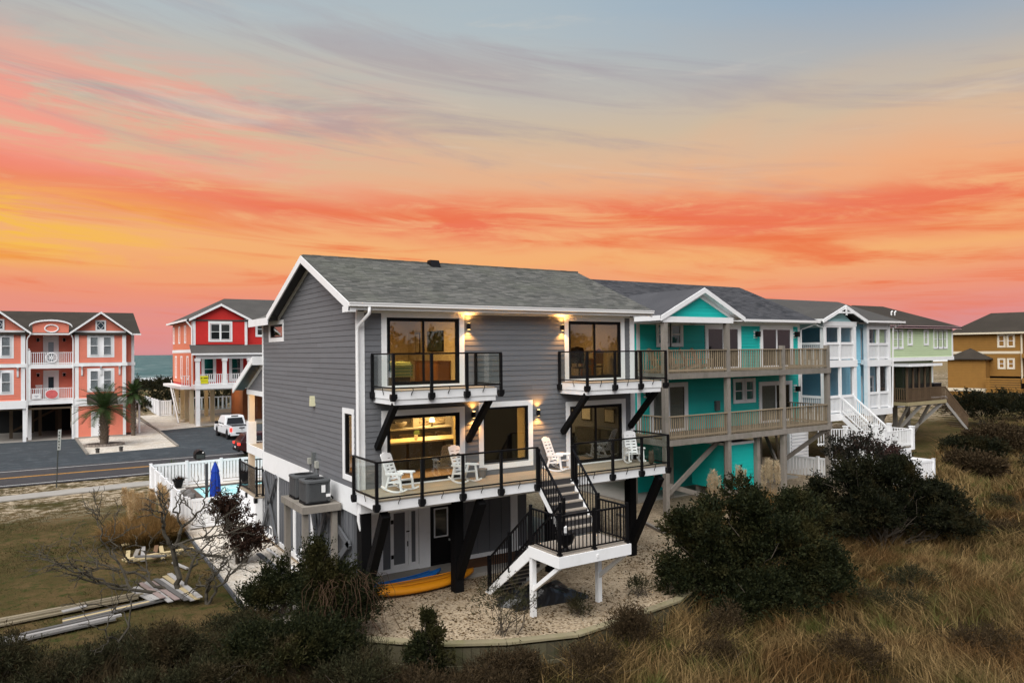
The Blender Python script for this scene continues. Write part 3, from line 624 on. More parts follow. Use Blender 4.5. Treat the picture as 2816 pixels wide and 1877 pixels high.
def hook(par, x, y, z, ax):
    if ax not in HK:
        P = [(0,0),(0.015,-0.06),(-0.02,-0.11),(-0.04,-0.14),(-0.045,-0.19)]
        b = MB().tube([(u, 0, v) if ax == 'y' else (0, u, v) for u, v in P], 0.011, 6); me = bpy.data.meshes.new('hook'); me.from_pydata(b.v, [], b.f); me.materials.append(black); HK[ax] = me
    o = bpy.data.objects.new('rail_hook', HK[ax]); COL.objects.link(o); o.location = (x, y, z); o.parent = par
def glassrail(par, pts, z0, ztop, skip=()):
    """run of posts with top and bottom rail and glass panels between"""
    rg = grp('glass_railing', par)
    for i, (x, y) in enumerate(pts):
        post(rg, x, y, z0-0.12, ztop)
    for i, (a, b_) in enumerate(zip(pts, pts[1:])):
        if i in skip: continue
        ax = 'y' if abs(a[1]-b_[1]) < 0.01 else 'x'
        x0, x1 = sorted((a[0], b_[0])); y0, y1 = sorted((a[1], b_[1]))
        if ax == 'y':
            bx(rg, 'top_rail', black, x0-0.03, x1+0.03, y0-0.035, y0+0.035, ztop, ztop+0.045); bx(rg, 'bottom_rail', black, x0+0.038, x1-0.038, y0-0.02, y0+0.02, z0+0.05, z0+0.09)
            bx(rg, 'glass_panel', gl_rail, x0+0.045, x1-0.045, y0-0.005, y0+0.005, z0+0.09, ztop); hook(rg, (x0+x1)/2, y0, z0+0.05, 'y')
        else:
            bx(rg, 'top_rail', black, x0-0.033, x0+0.033, y0+0.02, y1+0.03, ztop+0.001, ztop+0.044); bx(rg, 'bottom_rail', black, x0-0.02, x0+0.02, y0+0.038, y1-0.038, z0+0.05, z0+0.09)
            bx(rg, 'glass_panel', gl_rail, x0-0.005, x0+0.005, y0+0.045, y1-0.045, z0+0.09, ztop); hook(rg, x0, (y0+y1)/2, z0+0.05, 'x')
    for x, y in pts: bracket(rg, x, y, z0-0.13, 'y' if y < -0.5 else 'x')
    return rg
yr = -1.82
glassrail(D, [(-0.20,-0.12),(-0.20,yr),(1.13,yr),(2.42,yr),(3.70,yr),(5.0,yr)], 3.05, 4.05)
glassrail(D, [(6.44,yr),(7.98,yr),(9.25,yr),(10.47,yr),(10.47,-0.12)], 3.05, 4.05)
# balconies
def balcony(x0, x1, posts):
    B = grp('balcony', H); yf = -1.55
    y = yf+0.04
    while y < -0.04: bx(B, 'deck_board', deckw, x0+0.04, x1-0.04, y, min(y+0.138,-0.03), 5.92, 5.95); y += 0.142
    for zz, dz, ex in ((5.70,0.22,0.0),(5.55,0.15,0.025)):
        bx(B, 'fascia', white, x0-0+ex, x1-ex, yf+ex, yf+0.04+ex, zz, zz+dz); bx(B, 'fascia', white, x0+ex, x0+0.04+ex, yf+0.04+ex, 0, zz, zz+dz); bx(B, 'fascia', white, x1-0.04-ex, x1-ex, yf+0.04+ex, 0, zz, zz+dz)
    bx(B, 'soffit', M('grey_soffit', (0.16,0.16,0.165), 0.8, 0.08), x0+0.06, x1-0.06, yf+0.06, 0, 5.58, 5.62)
    yp = yf-0.05
    glassrail(B, [(posts[0],-0.1),(posts[0],yp),(posts[1],yp),(posts[2],yp),(posts[3],yp),(posts[3],-0.1)], 5.95, 6.94)
    return B
balcony(0.44, 3.74, (0.40,1.56,2.70,3.86)); balcony(7.18, 10.46, (7.14,8.31,9.46,10.62))
for x_, xl in ((0.42,0.55),(3.42,3.58),(7.0,7.28),(10.1,10.32)):
    MB().beam((xl,-0.06,4.22), (xl-0.02,-1.42,5.56), 0.16, 0.17, side=(1,0,0)).build('balcony_brace', blackW, H)
# stairs from the deck to the landing and down to the yard
ST = grp('staircase', H)
sx0, sx1 = 5.06, 6.34; nr = 7; rise = (3.05-1.60)/nr; run = 0.205; y0 = -1.76
for k in range(nr):
    zt = 3.05-rise*(k+1); ya = y0-run*k
    bx(ST, 'riser', riser, sx0+0.04, sx1-0.04, ya-0.012, ya+0.012, zt, zt+rise-0.03)
    if k < nr-1: bx(ST, 'tread', tread, sx0+0.04, sx1-0.04, ya-run-0.02, ya+0.01, zt-0.035, zt)
ye = y0-run*(nr-1)
for xs in (sx0, sx1-0.045): MB().prism([(y0,3.0),(ye-0.12,1.62),(ye-0.12,1.34),(y0,2.72)], 'x', xs, xs+0.045).build('stringer', white, ST)
lx0, lx1, ly0, ly1, lz = 3.76, 6.22, -4.56, -3.16, 1.60
y = ly0
while y < ly1: bx(ST, 'landing_board', tread, lx0, lx1, y, min(y+0.138, ly1), lz-0.03, lz); y += 0.142
for e in ((lx0-0.03,lx1+0.03,ly0-0.045,ly0,),(lx0-0.03,lx0,ly0,ly1),(lx1,lx1+0.03,ly0,ly1),(lx0,lx1,ly1,ly1+0.04)): bx(ST, 'landing_fascia', white, *e, lz-0.33, lz-0.03)
# second flight runs back towards the house
nr2 = 10; rise2 = (1.60-G)/nr2; run2 = 0.245; fx0, fx1 = 3.80, 4.85
for k in range(nr2):
    zt = 1.60-rise2*(k+1); ya = ly1+run2*k
    bx(ST, 'riser', riser, fx0+0.05, fx1-0.05, ya-0.012, ya+0.012, zt, zt+rise2-0.03)
    if k < nr2-1: bx(ST, 'tread', tread, fx0+0.05, fx1-0.05, ya, ya+run2+0.02, zt-0.035, zt)
yb_ = ly1+run2*nr2
for xs in (fx0, fx1-0.05): MB().prism([(ly1-0.05,1.60),(yb_+0.05,G+0.02),(yb_-0.22,G-0.02),(ly1-0.05,1.22)], 'x', xs-0.01, xs+0.04).build('stringer', white, ST)
for px_, py_, bxx, byy in ((3.84,-3.22,3.84,-4.45),(6.12,-3.30,6.12,-4.45)):
    bx(ST, 'landing_post', white, px_-0.07, px_+0.07, py_-0.07, py_+0.07, G-0.3, lz-0.33)
    MB().beam((px_,py_,0.35), (bxx,byy,lz-0.36), 0.10, 0.11, side=(1,0,0)).build('landing_brace', white, ST)
bx(ST, 'number_plate', gutterm, 5.0, 5.07, ly0-0.06, ly0-0.045, 1.37, 1.46)
def baluster_rail(par, a, b_, za, zb, h=0.92, n=None, pa=True, pb=True, gap=0.09, mat=None, sp=0.125, wb=0.022, pw=0.075, tw=0.06):
    """railing of thin balusters between two end posts; za, zb floor level at each end"""
    mat = mat or black; rg = grp('baluster_railing', par); A, B = Vector((*a, za)), Vector((*b_, zb)); L = (B-A).xy.length; n = n or max(2, int(L/sp))
    MB().beam(A+Vector((0,0,h)), B+Vector((0,0,h)), tw, 0.045).build('top_rail', mat, rg); MB().beam(A+Vector((0,0,gap)), B+Vector((0,0,gap)), 0.035, 0.035).build('bottom_rail', mat, rg)
    for k in range(1, n):
        p = A.lerp(B, k/n); bx(rg, 'baluster', mat, p.x-wb/2, p.x+wb/2, p.y-wb/2, p.y+wb/2, p.z+gap, p.z+h)
    for use, q in ((pa, A), (pb, B)):
        if use: bx(rg, 'post', mat, q.x-pw/2, q.x+pw/2, q.y-pw/2, q.y+pw/2, q.z-0.02, q.z+h+0.10); bx(rg, 'post_foot', mat, q.x-pw*.8, q.x+pw*.8, q.y-pw*.8, q.y+pw*.8, q.z, q.z+0.04)
    return rg
zs = lambda y: 3.05+(y-y0)*rise/run
for xs in (sx0+0.0, sx1): baluster_rail(ST, (xs,-1.80), (xs,ye-0.06), zs(-1.80)-0.1, 1.62, 1.02)
baluster_rail(ST, (lx0+0.05,ly0+0.03), (lx0+1.22,ly0+0.03), lz, lz, 1.02); baluster_rail(ST, (lx0+1.22,ly0+0.03), (lx1-0.05,ly0+0.03), lz, lz, 1.02, pa=False)
baluster_rail(ST, (lx0+0.05,ly0+0.03), (lx0+0.05,ly1-0.02), lz, lz, 1.02, pa=False); baluster_rail(ST, (lx1-0.05,ly0+0.03), (lx1-0.05,ly1-0.05), lz, lz, 1.02, pa=False)
for xs in (fx0+0.02, fx1-0.02): baluster_rail(ST, (xs,ly1-0.02), (xs,yb_-0.15), 1.60, G+0.12, 0.95, pa=xs > 4); 
post(ST, fx0+0.02, (ly1+yb_)/2-0.1, 0.55, 1.72)
# little side stoop with railings and white lap siding by the rear corner
SB = grp('side_stoop', H); SL = Face('L', -0.25)
bx(SB, 'stoop_floor', deckw, -0.27, 2.2, 10.85, 13.9, 1.08, 1.15); lap(SL, SB, vinyl, 10.95, 13.9, -0.28, 1.08, rev=0.125)
bx(SB, 'stoop_wall', vinyl, -0.245, 2.1, 10.95, 13.9, -0.3, 1.07); bx(SB, 'corner_board', white, -0.28, 0.0, 10.87, 10.949, -0.35, 1.08)
baluster_rail(SB, (-0.22,10.92), (-0.22,13.85), 1.15, 1.15, 1.12, sp=0.14); baluster_rail(SB, (-0.22,10.92), (0.03,10.92), 1.15, 1.15, 1.12, pa=False); baluster_rail(SB, (-0.05,13.85), (0.9,13.85), 1.15, 1.15, 1.12, pa=False)
for y_ in (10.92,12.4,13.85): bracket(SB, -0.27, y_, 1.05, 'x')
settle(H, (0, 0, G))
# ------------------------------------------------------------------ inside the grey house
def lampo(name, kind, loc, energy, col, par=None, size=0.3, rot=None, spot=None, blend=0.6):
    l = bpy.data.lights.new(name, kind); l.energy = energy; l.color = col
    if kind == 'AREA': l.size = size
    elif kind in ('POINT','SPOT'): l.shadow_soft_size = size
    if spot: l.spot_size = R_(spot); l.spot_blend = blend
    o = bpy.data.objects.new(name, l); COL.objects.link(o); o.location = loc
    if rot: o.rotation_euler = rot
    if par: o.parent = par
    return o
WARM = (1.0, 0.60, 0.20)
hx = H.location
def inh(o): o.parent = H; o.location = o.location-hx; return o
for a in ((0.15,10.45,0.16,7.6,5.62,5.92),): inh(bx(None, 'upper_floor', M('floor_oak', (0.30,0.19,0.10), 0.6, 0.15, 2, stretch=(0.4,5,1)), *a))
inh(bx(None, 'ceiling', M('white_ceiling', (0.7,0.68,0.64), 0.9, 0.02), 0.15, 10.45, 0.16, 10.4, 8.24, 8.28)); inh(bx(None, 'ceiling', MATS['white_ceiling'], 0.15, 10.45, 0.16, 10.4, 5.56, 5.60))
inh(bx(None, 'lower_floor', MATS['floor_oak'], 0.15, 10.45, 0.16, 10.4, 2.985, 3.03))
for a in ((4.62,4.74,0.16,6.6,5.92,8.24),(0.15,4.62,6.6,6.72,5.92,8.24),(6.9,7.0,0.16,4.3,5.92,8.24),(7.0,10.45,4.2,4.3,5.92,8.24),(0.15,10.45,7.5,7.6,3.03,5.56),(6.75,6.85,0.16,5.2,3.03,5.56),(6.85,10.45,5.1,5.2,3.03,5.56)):
    inh(bx(None, 'interior_wall', cream, *a))
inh(bx(None, 'interior_wall', cream, 3.95,4.05, 0.16,1.6,3.03,5.56))  # partition added to keep kitchen light out of the middle room
inh(bx(None, 'interior_wall', M('walnut_panel', (0.018,0.013,0.010), 0.5, 0.15, 2), 4.05,6.45, 1.5,1.6,3.03,5.56))
lampo('bedroom_light', 'AREA', (2.4,2.6,8.2), 56, WARM, size=1.0); lampo('office_light', 'AREA', (8.7,2.2,8.2), 46, (1,0.50,0.12), size=0.9)
lampo('kitchen_light', 'AREA', (3.2,2.7,5.5), 60, (1,0.58,0.15), size=1.2); lampo('counter_light', 'AREA', (5.6,6.5,5.4), 40, (1,0.70,0.32), size=0.6)
lampo('living_light', 'AREA', (8.8,3.4,5.5), 20, (1,0.72,0.36), size=1.0); lampo('hall_light', 'AREA', (5.4,1.8,5.5), 1.5, WARM, size=0.6)
lampo('porch_light', 'POINT', (1.2,12.2,5.1), 28, (1,0.62,0.28), size=0.15); lampo('under_porch_light', 'POINT', (1.4,12.4,2.5), 8, (1,0.66,0.32), size=0.15); lampo('side_window_light', 'AREA', (0.9,1.6,5.45), 10, WARM, size=0.3)
# bed, television, picture, dresser
bed = thing('bed', 'bed with a striped green blanket behind the upper balcony glass door', 'bed')
mt, t, b = newmat('striped_blanket'); sz = N(t, 'ShaderNodeSeparateXYZ', ins={0: pos(t)})
st_ = mth(t, 'SINE', mth(t, 'MULTIPLY', mth(t, 'ADD', sz.outputs[2], mth(t, 'MULTIPLY', sz.outputs[1], 0.6)), 62.0))
t.links.new(mixc(t, sst(t, st_, -0.3, 0.3), (0.20,0.34,0.16,1), (0.50,0.52,0.20,1)), b.inputs['Base Color']); b.inputs['Roughness'].default_value = 0.9; MATS['striped_blanket'] = mt
bx(bed, 'bed_frame', M('dark_wood', (0.06,0.032,0.018), 0.5, 0.15, 2), 0.35, 2.2, 1.2, 3.3, 5.93, 6.30)
MB().prism([(1.15,6.30),(1.15,6.55),(1.3,6.64),(3.1,6.66),(3.3,6.58),(3.3,6.30)], 'x', 0.37, 2.18).build('mattress', M('white_linen', (0.6,0.58,0.52), 0.9, 0.05), bed, bevel=0.05)
MB().prism([(1.12,6.22),(1.12,6.58),(1.28,6.68),(2.1,6.70),(2.1,6.66),(1.3,6.63),(1.17,6.52),(1.17,6.22)], 'x', 0.9, 2.24).build('blanket', mt, bed, bevel=0.02)
bx(bed, 'headboard', MATS['dark_wood'], 0.35, 2.2, 3.3, 3.38, 5.93, 7.2); settle(bed, (1.3,2.2,5.93))
tv = thing('television', 'dark flat television on the bedroom wall behind glass', 'television'); bx(tv, 'screen', M('tv_screen', (0.03,0.05,0.055), 0.15, 0.2, spec=0.6), 4.55, 4.57, 3.55, 4.75, 7.05, 7.75); bx(tv, 'bezel', black, 4.571, 4.61, 3.52, 4.78, 7.02, 7.78); settle(tv, (4.6,4.1,7.02))
pic = thing('picture', 'narrow framed picture on the bedroom wall behind glass', 'picture'); bx(pic, 'frame', MATS['dark_wood'], 4.58, 4.61, 5.45, 5.85, 6.95, 7.75); bx(pic, 'print', M('print_paper', (0.5,0.47,0.38), 0.8, 0.3, 6), 4.57, 4.579, 5.5, 5.8, 7.0, 7.7); settle(pic, (4.6,5.6,7.0))
dr = thing('dresser', 'low brown wooden dresser by the bedroom wall', 'dresser'); bx(dr, 'carcass', M('brown_wood', (0.20,0.085,0.03), 0.5, 0.15, 2), 4.1, 4.6, 3.0, 4.9, 5.93, 6.65); bx(dr, 'top', MATS['brown_wood'], 4.06, 4.61, 2.96, 4.94, 6.65, 6.69)
for k in range(3): bx(dr, 'drawer', MATS['brown_wood'], 4.085, 4.099, 3.05+k*0.62, 3.62+k*0.62, 6.0, 6.6)
settle(dr, (4.35,4,5.93))
def office_chair(x, y, rz_, label):
    c_ = thing('office_chair', label, 'chair', 'chairs in the upper room')
    MB().lathe([(0.0,0.40),(0.24,0.42),(0.25,0.47),(0.0,0.49)], (0,0,0), 16).build('seat', black, c_, smooth=True)
    MB().prism([(-0.22,0.62),(0.22,0.62),(0.25,0.9),(0.2,1.15),(0,1.2),(-0.2,1.15),(-0.25,0.9)], 'y', 0.2, 0.26).build('backrest', black, c_, bevel=0.02)
    MB().tube([(0,0.23,0.45),(0,0.24,0.7)], 0.03).build('back_post', black, c_); MB().tube([(0,0,0.08),(0,0,0.42)], 0.03).build('column', black, c_)
    for k in range(5): MB().beam((0,0,0.09), (0.3*math.cos(k*1.2566), 0.3*math.sin(k*1.2566), 0.04), 0.05, 0.04).build('leg', black, c_)
    for s_ in (-1,1): MB().tube([(s_*0.24,0.15,0.47),(s_*0.28,0.12,0.68),(s_*0.28,-0.15,0.69)], 0.02, 6).build('armrest', black, c_)
    c_.location = (x, y, 5.93); c_.rotation_euler.z = rz_
office_chair(9.0,1.2,2.2,'black office chair behind the glass of the right balcony door'); 
dk = thing('desk', 'brown desk in the lit upper room', 'desk'); bx(dk, 'desk_top', MATS['brown_wood'], 9.1,10.4,2.0,2.8,6.64,6.69)
for x_ in (9.12,10.3):
    for y_ in (2.04,2.7): bx(dk, 'leg', MATS['brown_wood'], x_,x_+0.06,y_,y_+0.06,5.93,6.64)
settle(dk, (9.7,2.4,5.93))
wc = thing('wooden_chair', 'wooden chair with carved back in the lit upper room', 'chair', 'chairs in the upper room')
bx(wc,'seat',MATS['dark_wood'],9.75,10.2,1.3,1.75,6.36,6.42); MB().prism([(9.75,6.5),(10.2,6.5),(10.22,6.95),(9.98,7.08),(9.73,6.95)],'y',1.26,1.30).build('backrest',MATS['brown_wood'],wc)
for x_ in (9.76,10.15):
    for y_ in (1.28,1.7): bx(wc,'leg',MATS['dark_wood'],x_,x_+0.05,y_,y_+0.05,5.93,6.5 if y_ < 1.5 else 6.36)
settle(wc,(10.0,1.5,5.93))
# kitchen
quartz = M('pale_counter', (0.66,0.60,0.48), 0.35, 0.06, 2)
isl = thing('kitchen_island', 'kitchen island with a pale counter top behind the lower glass door', 'counter'); bx(isl, 'cabinet', M('dark_cabinet', (0.05,0.04,0.032), 0.6, 0.1), 1.2, 5.1, 2.55, 3.05, 3.03, 3.98); bx(isl, 'counter_top', quartz, 1.0, 5.2, 2.15, 3.2, 3.98, 4.04); settle(isl, (2.4,2.7,3.03))
bc = thing('kitchen_counter', 'back kitchen counter below a shining stone splashback', 'counter'); bx(bc, 'cabinet', MATS['dark_cabinet'], 3.6, 6.7, 6.9, 7.49, 3.03, 3.9); bx(bc, 'counter_top', quartz, 3.55, 6.7, 6.8, 7.49, 3.9, 3.95)
mt, t, b = newmat('stone_splashback'); vv_ = N(t, 'ShaderNodeTexVoronoi', ins={'Vector': N(t, 'ShaderNodeMapping', ins={0: pos(t), 3: (5,1,22)}).outputs[0], 'Scale': 1.0})
t.links.new(mixc(t, N(t,'ShaderNodeSeparateColor',ins={0:vv_.outputs['Color']}).outputs[0], (0.12,0.08,0.04,1), (0.75,0.62,0.42,1)), b.inputs['Base Color']); MATS['stone_splashback'] = mt
bx(bc, 'added_wall_unit', MATS['dark_cabinet'], 3.6, 5.0, 7.2, 7.49, 4.15, 5.5); bx(bc, 'pilaster', cream, 5.05, 5.3, 7.1, 7.49, 3.95, 5.5); bx(bc, 'splashback', mt, 5.35, 6.7, 7.46, 7.497, 3.95, 5.0); settle(bc, (4,7.2,3.03))  # dark wall unit added to darken the bright back wall
for k, (x_, lb) in enumerate(((2.5,'dark round-backed bar stool at the left end of the kitchen island'),(3.2,'dark round-backed bar stool second along the kitchen island'),(3.9,'dark round-backed bar stool third along the kitchen island'),(4.6,'dark round-backed bar stool at the right end of the kitchen island'))):
    s_ = thing('bar_stool', lb, 'stool', 'bar stools at the kitchen island')
    mb = MB(); P = [(0.27*math.sin(a), 0.27*math.cos(a)) for a in np.linspace(-1.9,1.9,9)]
    for (a,b_) in zip(P,P[1:]): mb.hexa([(a[0],a[1],0.72),(b_[0],b_[1],0.72),(b_[0]*.9,b_[1]*.9,0.72),(a[0]*.9,a[1]*.9,0.72),(a[0]*1.08,a[1]*1.08,1.08-0.12*abs(a[0])),(b_[0]*1.08,b_[1]*1.08,1.08-0.12*abs(b_[0])),(b_[0],b_[1],1.08-0.12*abs(b_[0])),(a[0],a[1],1.08-0.12*abs(a[0]))])
    sm = M('stool_leather', (0.055,0.035,0.02), 0.5, 0.1); mb.build('backrest', sm, s_); MB().lathe([(0,0.68),(0.25,0.68),(0.26,0.74),(0,0.76)], (0,0,0), 14).build('seat', sm, s_)
    for q in range(4): MB().beam((0.12*(1 if q%2 else -1),0.12*(1 if q>1 else -1),0.68), (0.2*(1 if q%2 else -1),0.2*(1 if q>1 else -1),0), 0.035).build('leg', black, s_)
    s_.location = (x_, 3.62, 3.03)
vs = thing('flower_vase', 'small vase of greenery on the kitchen island', 'vase'); MB().lathe([(0.05,0),(0.07,0.05),(0.06,0.16)], (0,0,0), 12).build('vase', gutterm, vs)
lm_ = M('leaf_green', (0.06,0.12,0.03), 0.7, 0.2)
lv = MB()
for k in range(40):
    a = random.uniform(0,6.28); r_ = random.uniform(0.02,0.11); q = Vector((r_*math.cos(a), r_*math.sin(a), random.uniform(0.15,0.28))); lv.poly([q, q+Vector((0.05,0.01,0.02)), q+Vector((0.03,0.04,0.05))])
lv.build('leaves', lm_, vs); vs.location = (3.0,2.5,4.04)
bt = thing('bottle', 'small pale bottle at the end of the kitchen island', 'bottle'); MB().lathe([(0.04,0),(0.045,0.14),(0.03,0.19),(0.015,0.21),(0.015,0.25)], (0,0,0), 12).build('body', quartz, bt); MB().lathe([(0.02,0.25),(0.02,0.28)], (0,0,0), 10).build('cap', gutterm, bt); bt.location = (4.5,2.5,4.04)
wa = thing('table_lamp', 'small shaded lamp on the back kitchen counter', 'lamp'); MB().lathe([(0.06,0),(0.07,0.02),(0.02,0.05),(0.02,0.2)], (0,0,0), 12).build('base', black, wa); MB().lathe([(0.13,0.18),(0.08,0.36)], (0,0,0), 14).build('shade', emis('lamp_shade_glow', (1,0.75,0.4,1), 2.0), wa); wa.location = (5.9,7.1,3.95)
bw = thing('fruit_bowl', 'pale footed bowl on the back kitchen counter', 'bowl'); MB().lathe([(0.08,0),(0.06,0.04),(0.2,0.16),(0.24,0.26),(0.22,0.26),(0.05,0.06)], (0,0,0), 16).build('bowl', quartz, bw, smooth=True); bw.location = (4.5,7.05,3.95)
sf = thing('sofa', 'dark patterned sofa behind the right lower glass door', 'sofa'); sfm = M('sofa_cloth', (0.045,0.042,0.038), 0.9, 0.6, 6)
bx(sf, 'seat', sfm, 9.4, 10.15, 1.0, 3.0, 3.15, 3.5); bx(sf, 'backrest', sfm, 10.15, 10.42, 1.0, 3.0, 3.15, 4.0); bx(sf, 'armrest', sfm, 9.4, 10.42, 0.8, 1.0, 3.1, 3.75); bx(sf, 'armrest', sfm, 9.4, 10.42, 3.0, 3.2, 3.1, 3.75)
bx(sf, 'base', black, 9.45, 10.4, 0.85, 3.15, 3.03, 3.1); settle(sf, (9.9,2.0,3.03))
ac_ = thing('armchair', 'dark patterned armchair in the living room behind glass', 'chair'); bx(ac_, 'seat', sfm, 7.7, 8.5, 1.0, 1.7, 3.15, 3.5); MB().prism([(1.0,3.1),(1.0,3.75),(0.9,3.95),(0.75,3.95),(0.75,3.1)],'x',7.7,8.5).build('backrest', sfm, ac_)
bx(ac_, 'armrest', sfm, 7.55,7.7,0.8,1.7,3.1,3.7); bx(ac_, 'armrest', sfm, 8.5,8.65,0.8,1.7,3.1,3.7); bx(ac_, 'base', black, 7.6,8.6,0.85,1.65,3.03,3.1); settle(ac_, (8.1,1.2,3.03))
for y_, lb in ((0.9,'framed picture on the living room wall nearer the glass door'),(2.3,'framed picture on the living room wall above the sofa')):
    pc = thing('picture', lb, 'picture'); bx(pc, 'frame', black, 10.41, 10.44, y_, y_+0.6, 4.25, 4.8); bx(pc, 'print', MATS['print_paper'], 10.40, 10.409, y_+0.05, y_+0.55, 4.3, 4.75); settle(pc, (10.44,y_+0.3,4.25))
# ------------------------------------------------------------------ wall lamps
lampglow = emis('lamp_glow', (1.0,0.62,0.24,1), 3.0)
for (x_, z_, lb) in ((3.63,7.80,'black up-and-down wall lamp beside the upper left glass door'),(7.30,7.79,'black up-and-down wall lamp beside the upper right glass door'),(3.78,5.02,'black up-and-down wall lamp beside the kitchen glass door'),(6.26,4.95,'black up-and-down wall lamp beside the picture window')):
    L_ = thing('wall_lamp', lb, 'lamp', 'wall lamps on the grey house')
    MB().lathe([(0.055,-0.10),(0.055,0.10)], (0,-0.10,0), 16).build('shade', black, L_, smooth=False); bx(L_, 'wall_plate', black, -0.05, 0.05, -0.045, -0.023, -0.07, 0.07)
    for s_ in (-1,1):
        MB().lathe([(0.045,0),(0.045,0.006)], (0,-0.10,s_*0.101-0.003), 12).build('bulb', lampglow, L_)
        lampo('lamp_light', 'SPOT', (0,-0.13,s_*0.12), 19 if s_ > 0 else 22, (1,0.44,0.11), L_, size=0.03, rot=(R_(180) if s_ > 0 else 0, 0, 0), spot=120, blend=0.8)
    L_.location = (x_, 0, z_)
# ------------------------------------------------------------------ rocking chairs on the deck
resin = M('white_resin', (0.80,0.80,0.80), 0.4, 0.03, 2)
def rocker(x, y, rz_, label):
    c_ = thing('rocking_chair', label, 'rocking chair', 'white rocking chairs on the deck')
    for s_ in (-1,1):
        xx = s_*0.29
        pts = [(xx, -0.52+1.04*k/10, 0.03+0.13*abs(k/5-1)**2.2) for k in range(11)]
        mb = MB()
        for a, b_ in zip(pts, pts[1:]): mb.beam(a, b_, 0.045, 0.05, side=(1,0,0))
        mb.build('rocker', resin, c_)
        MB().beam((xx,-0.30,0.06), (xx,-0.22,0.60), 0.045, 0.07, side=(1,0,0)).build('leg', resin, c_); MB().beam((xx,0.34,0.08), (xx,0.16,0.60), 0.045, 0.07, side=(1,0,0)).build('leg', resin, c_)
        MB().prism([(-0.32,0.59),(0.30,0.56),(0.30,0.60),(-0.30,0.64),(-0.34,0.62)], 'x', xx-0.05, xx+0.05).build('armrest', resin, c_, bevel=0.012)
        MB().beam((xx,-0.27,0.36), (xx,0.26,0.30), 0.035, 0.06, side=(1,0,0)).build('side_rail', resin, c_)
    for k in range(5):
        ya = -0.26+k*0.105; MB().prism([(ya,0.39-0.018*k),(ya+0.088,0.373-0.018*k),(ya+0.088,0.403-0.018*k),(ya,0.42-0.018*k)], 'x', -0.25, 0.25).build('seat_slat', resin, c_)
    # back: two side rails, solid rounded top, slats with slots between
    def bp(s, z): return 0.24+0.34*s, 0.36+0.80*s
    n = 7
    for k in range(n-1):
        s0, s1 = (k+0.10)/n, (k+0.80)/n; y0_, z0_ = bp(s0,0); y1_, z1_ = bp(s1,0)
        MB().prism([(y0_,z0_),(y0_+0.028,z0_-0.01),(y1_+0.028,z1_-0.01),(y1_,z1_)], 'x', -0.19, 0.19).build('back_slat', resin, c_)
    for s_ in (-1,1): MB().beam((s_*0.215,bp(0,0)[0]+0.014,bp(0,0)[1]-0.02), (s_*0.215,bp(0.93,0)[0]+0.014,bp(0.93,0)[1]), 0.05, 0.035, side=(1,0,0)).build('back_rail', resin, c_)
    MB().beam((0,bp(0,0)[0]+0.014,bp(0,0)[1]), (0,bp(0.9,0)[0]+0.014,bp(0.9,0)[1]), 0.07, 0.02, side=(1,0,0)).build('back_rail', resin, c_)
    y0_, z0_ = bp(0.85,0); top = [(-0.24,0),(-0.25,0.09),(-0.21,0.15),(-0.12,0.16),(-0.08,0.19),(0.08,0.19),(0.12,0.16),(0.21,0.15),(0.25,0.09),(0.24,0)]
    mb = MB(); nb = len(mb.v); kk = len(top)
    for off in (0, 0.03): mb.v += [(u, y0_+v*0.42+off, z0_+v*0.95) for u, v in top]
    mb.f.append(tuple(range(kk))); mb.f.append(tuple(range(2*kk-1, kk-1, -1))); mb.f += [(i_, (i_+1) % kk, kk+(i_+1) % kk, kk+i_) for i_ in range(kk)]
    mb.build('headrest', resin, c_)
    c_.location = (x, y, 3.05); c_.rotation_euler.z = rz_; c_.scale = (0.90,0.90,0.88)
    # local front is -y
rocker(0.90, -0.86, R_(26), 'white rocking chair turned sideways by the deck corner near the downspout')
rocker(3.12, -0.66, R_(10), 'white rocking chair at the deck rail in front of the kitchen glass door')
rocker(6.72, -0.58, R_(20), 'white rocking chair beside the top of the outside stairs')
rocker(9.78, -0.85, R_(-24), 'white rocking chair facing the marsh at the right end of the deck')
potm = M('grey_pot', (0.20,0.19,0.18), 0.8, 0.1)
pt = tag(MB().lathe([(0.10,0),(0.15,0.24),(0.165,0.24),(0.165,0.28),(0.13,0.28),(0.12,0.22)], (0,0,0), 16).build('flower_pot', potm, None, smooth=False), 'small grey flower pot on the deck below the picture window', 'pot'); pt.location = (3.97,-0.25,3.05)
pl_ = thing('planter_urn', 'black urn planter on the stair landing behind the railing', 'planter'); MB().lathe([(0.14,0),(0.15,0.03),(0.06,0.08),(0.06,0.12),(0.2,0.2),(0.26,0.36),(0.24,0.46),(0.27,0.48),(0.22,0.48)], (0,0,0), 18).build('urn', black, pl_, smooth=True)
MB().tube([(0.02,0,0.4),(0.03,0,0.62),(0.06,0.01,0.66)], [0.05,0.06,0.01], 8).build('ornament', gutterm, pl_); pl_.location = (4.22,-4.22,1.6)
ow = thing('owl_decoy', 'dark owl decoy standing in the right corner of the deck', 'figurine'); om = M('owl_brown', (0.06,0.045,0.03), 0.8, 0.4, 12); MB().lathe([(0.05,0),(0.10,0.08),(0.11,0.2),(0.09,0.3),(0.095,0.36),(0.09,0.42),(0.04,0.45)], (0,0,0), 14).build('body', om, ow, smooth=True)
for s_ in (-1,1): MB().prism([(s_*0.03,0.43),(s_*0.09,0.41),(s_*0.085,0.49)], 'y', -0.02, 0.02).build('ear', om, ow)
ow.location = (10.12,-1.35,3.05)
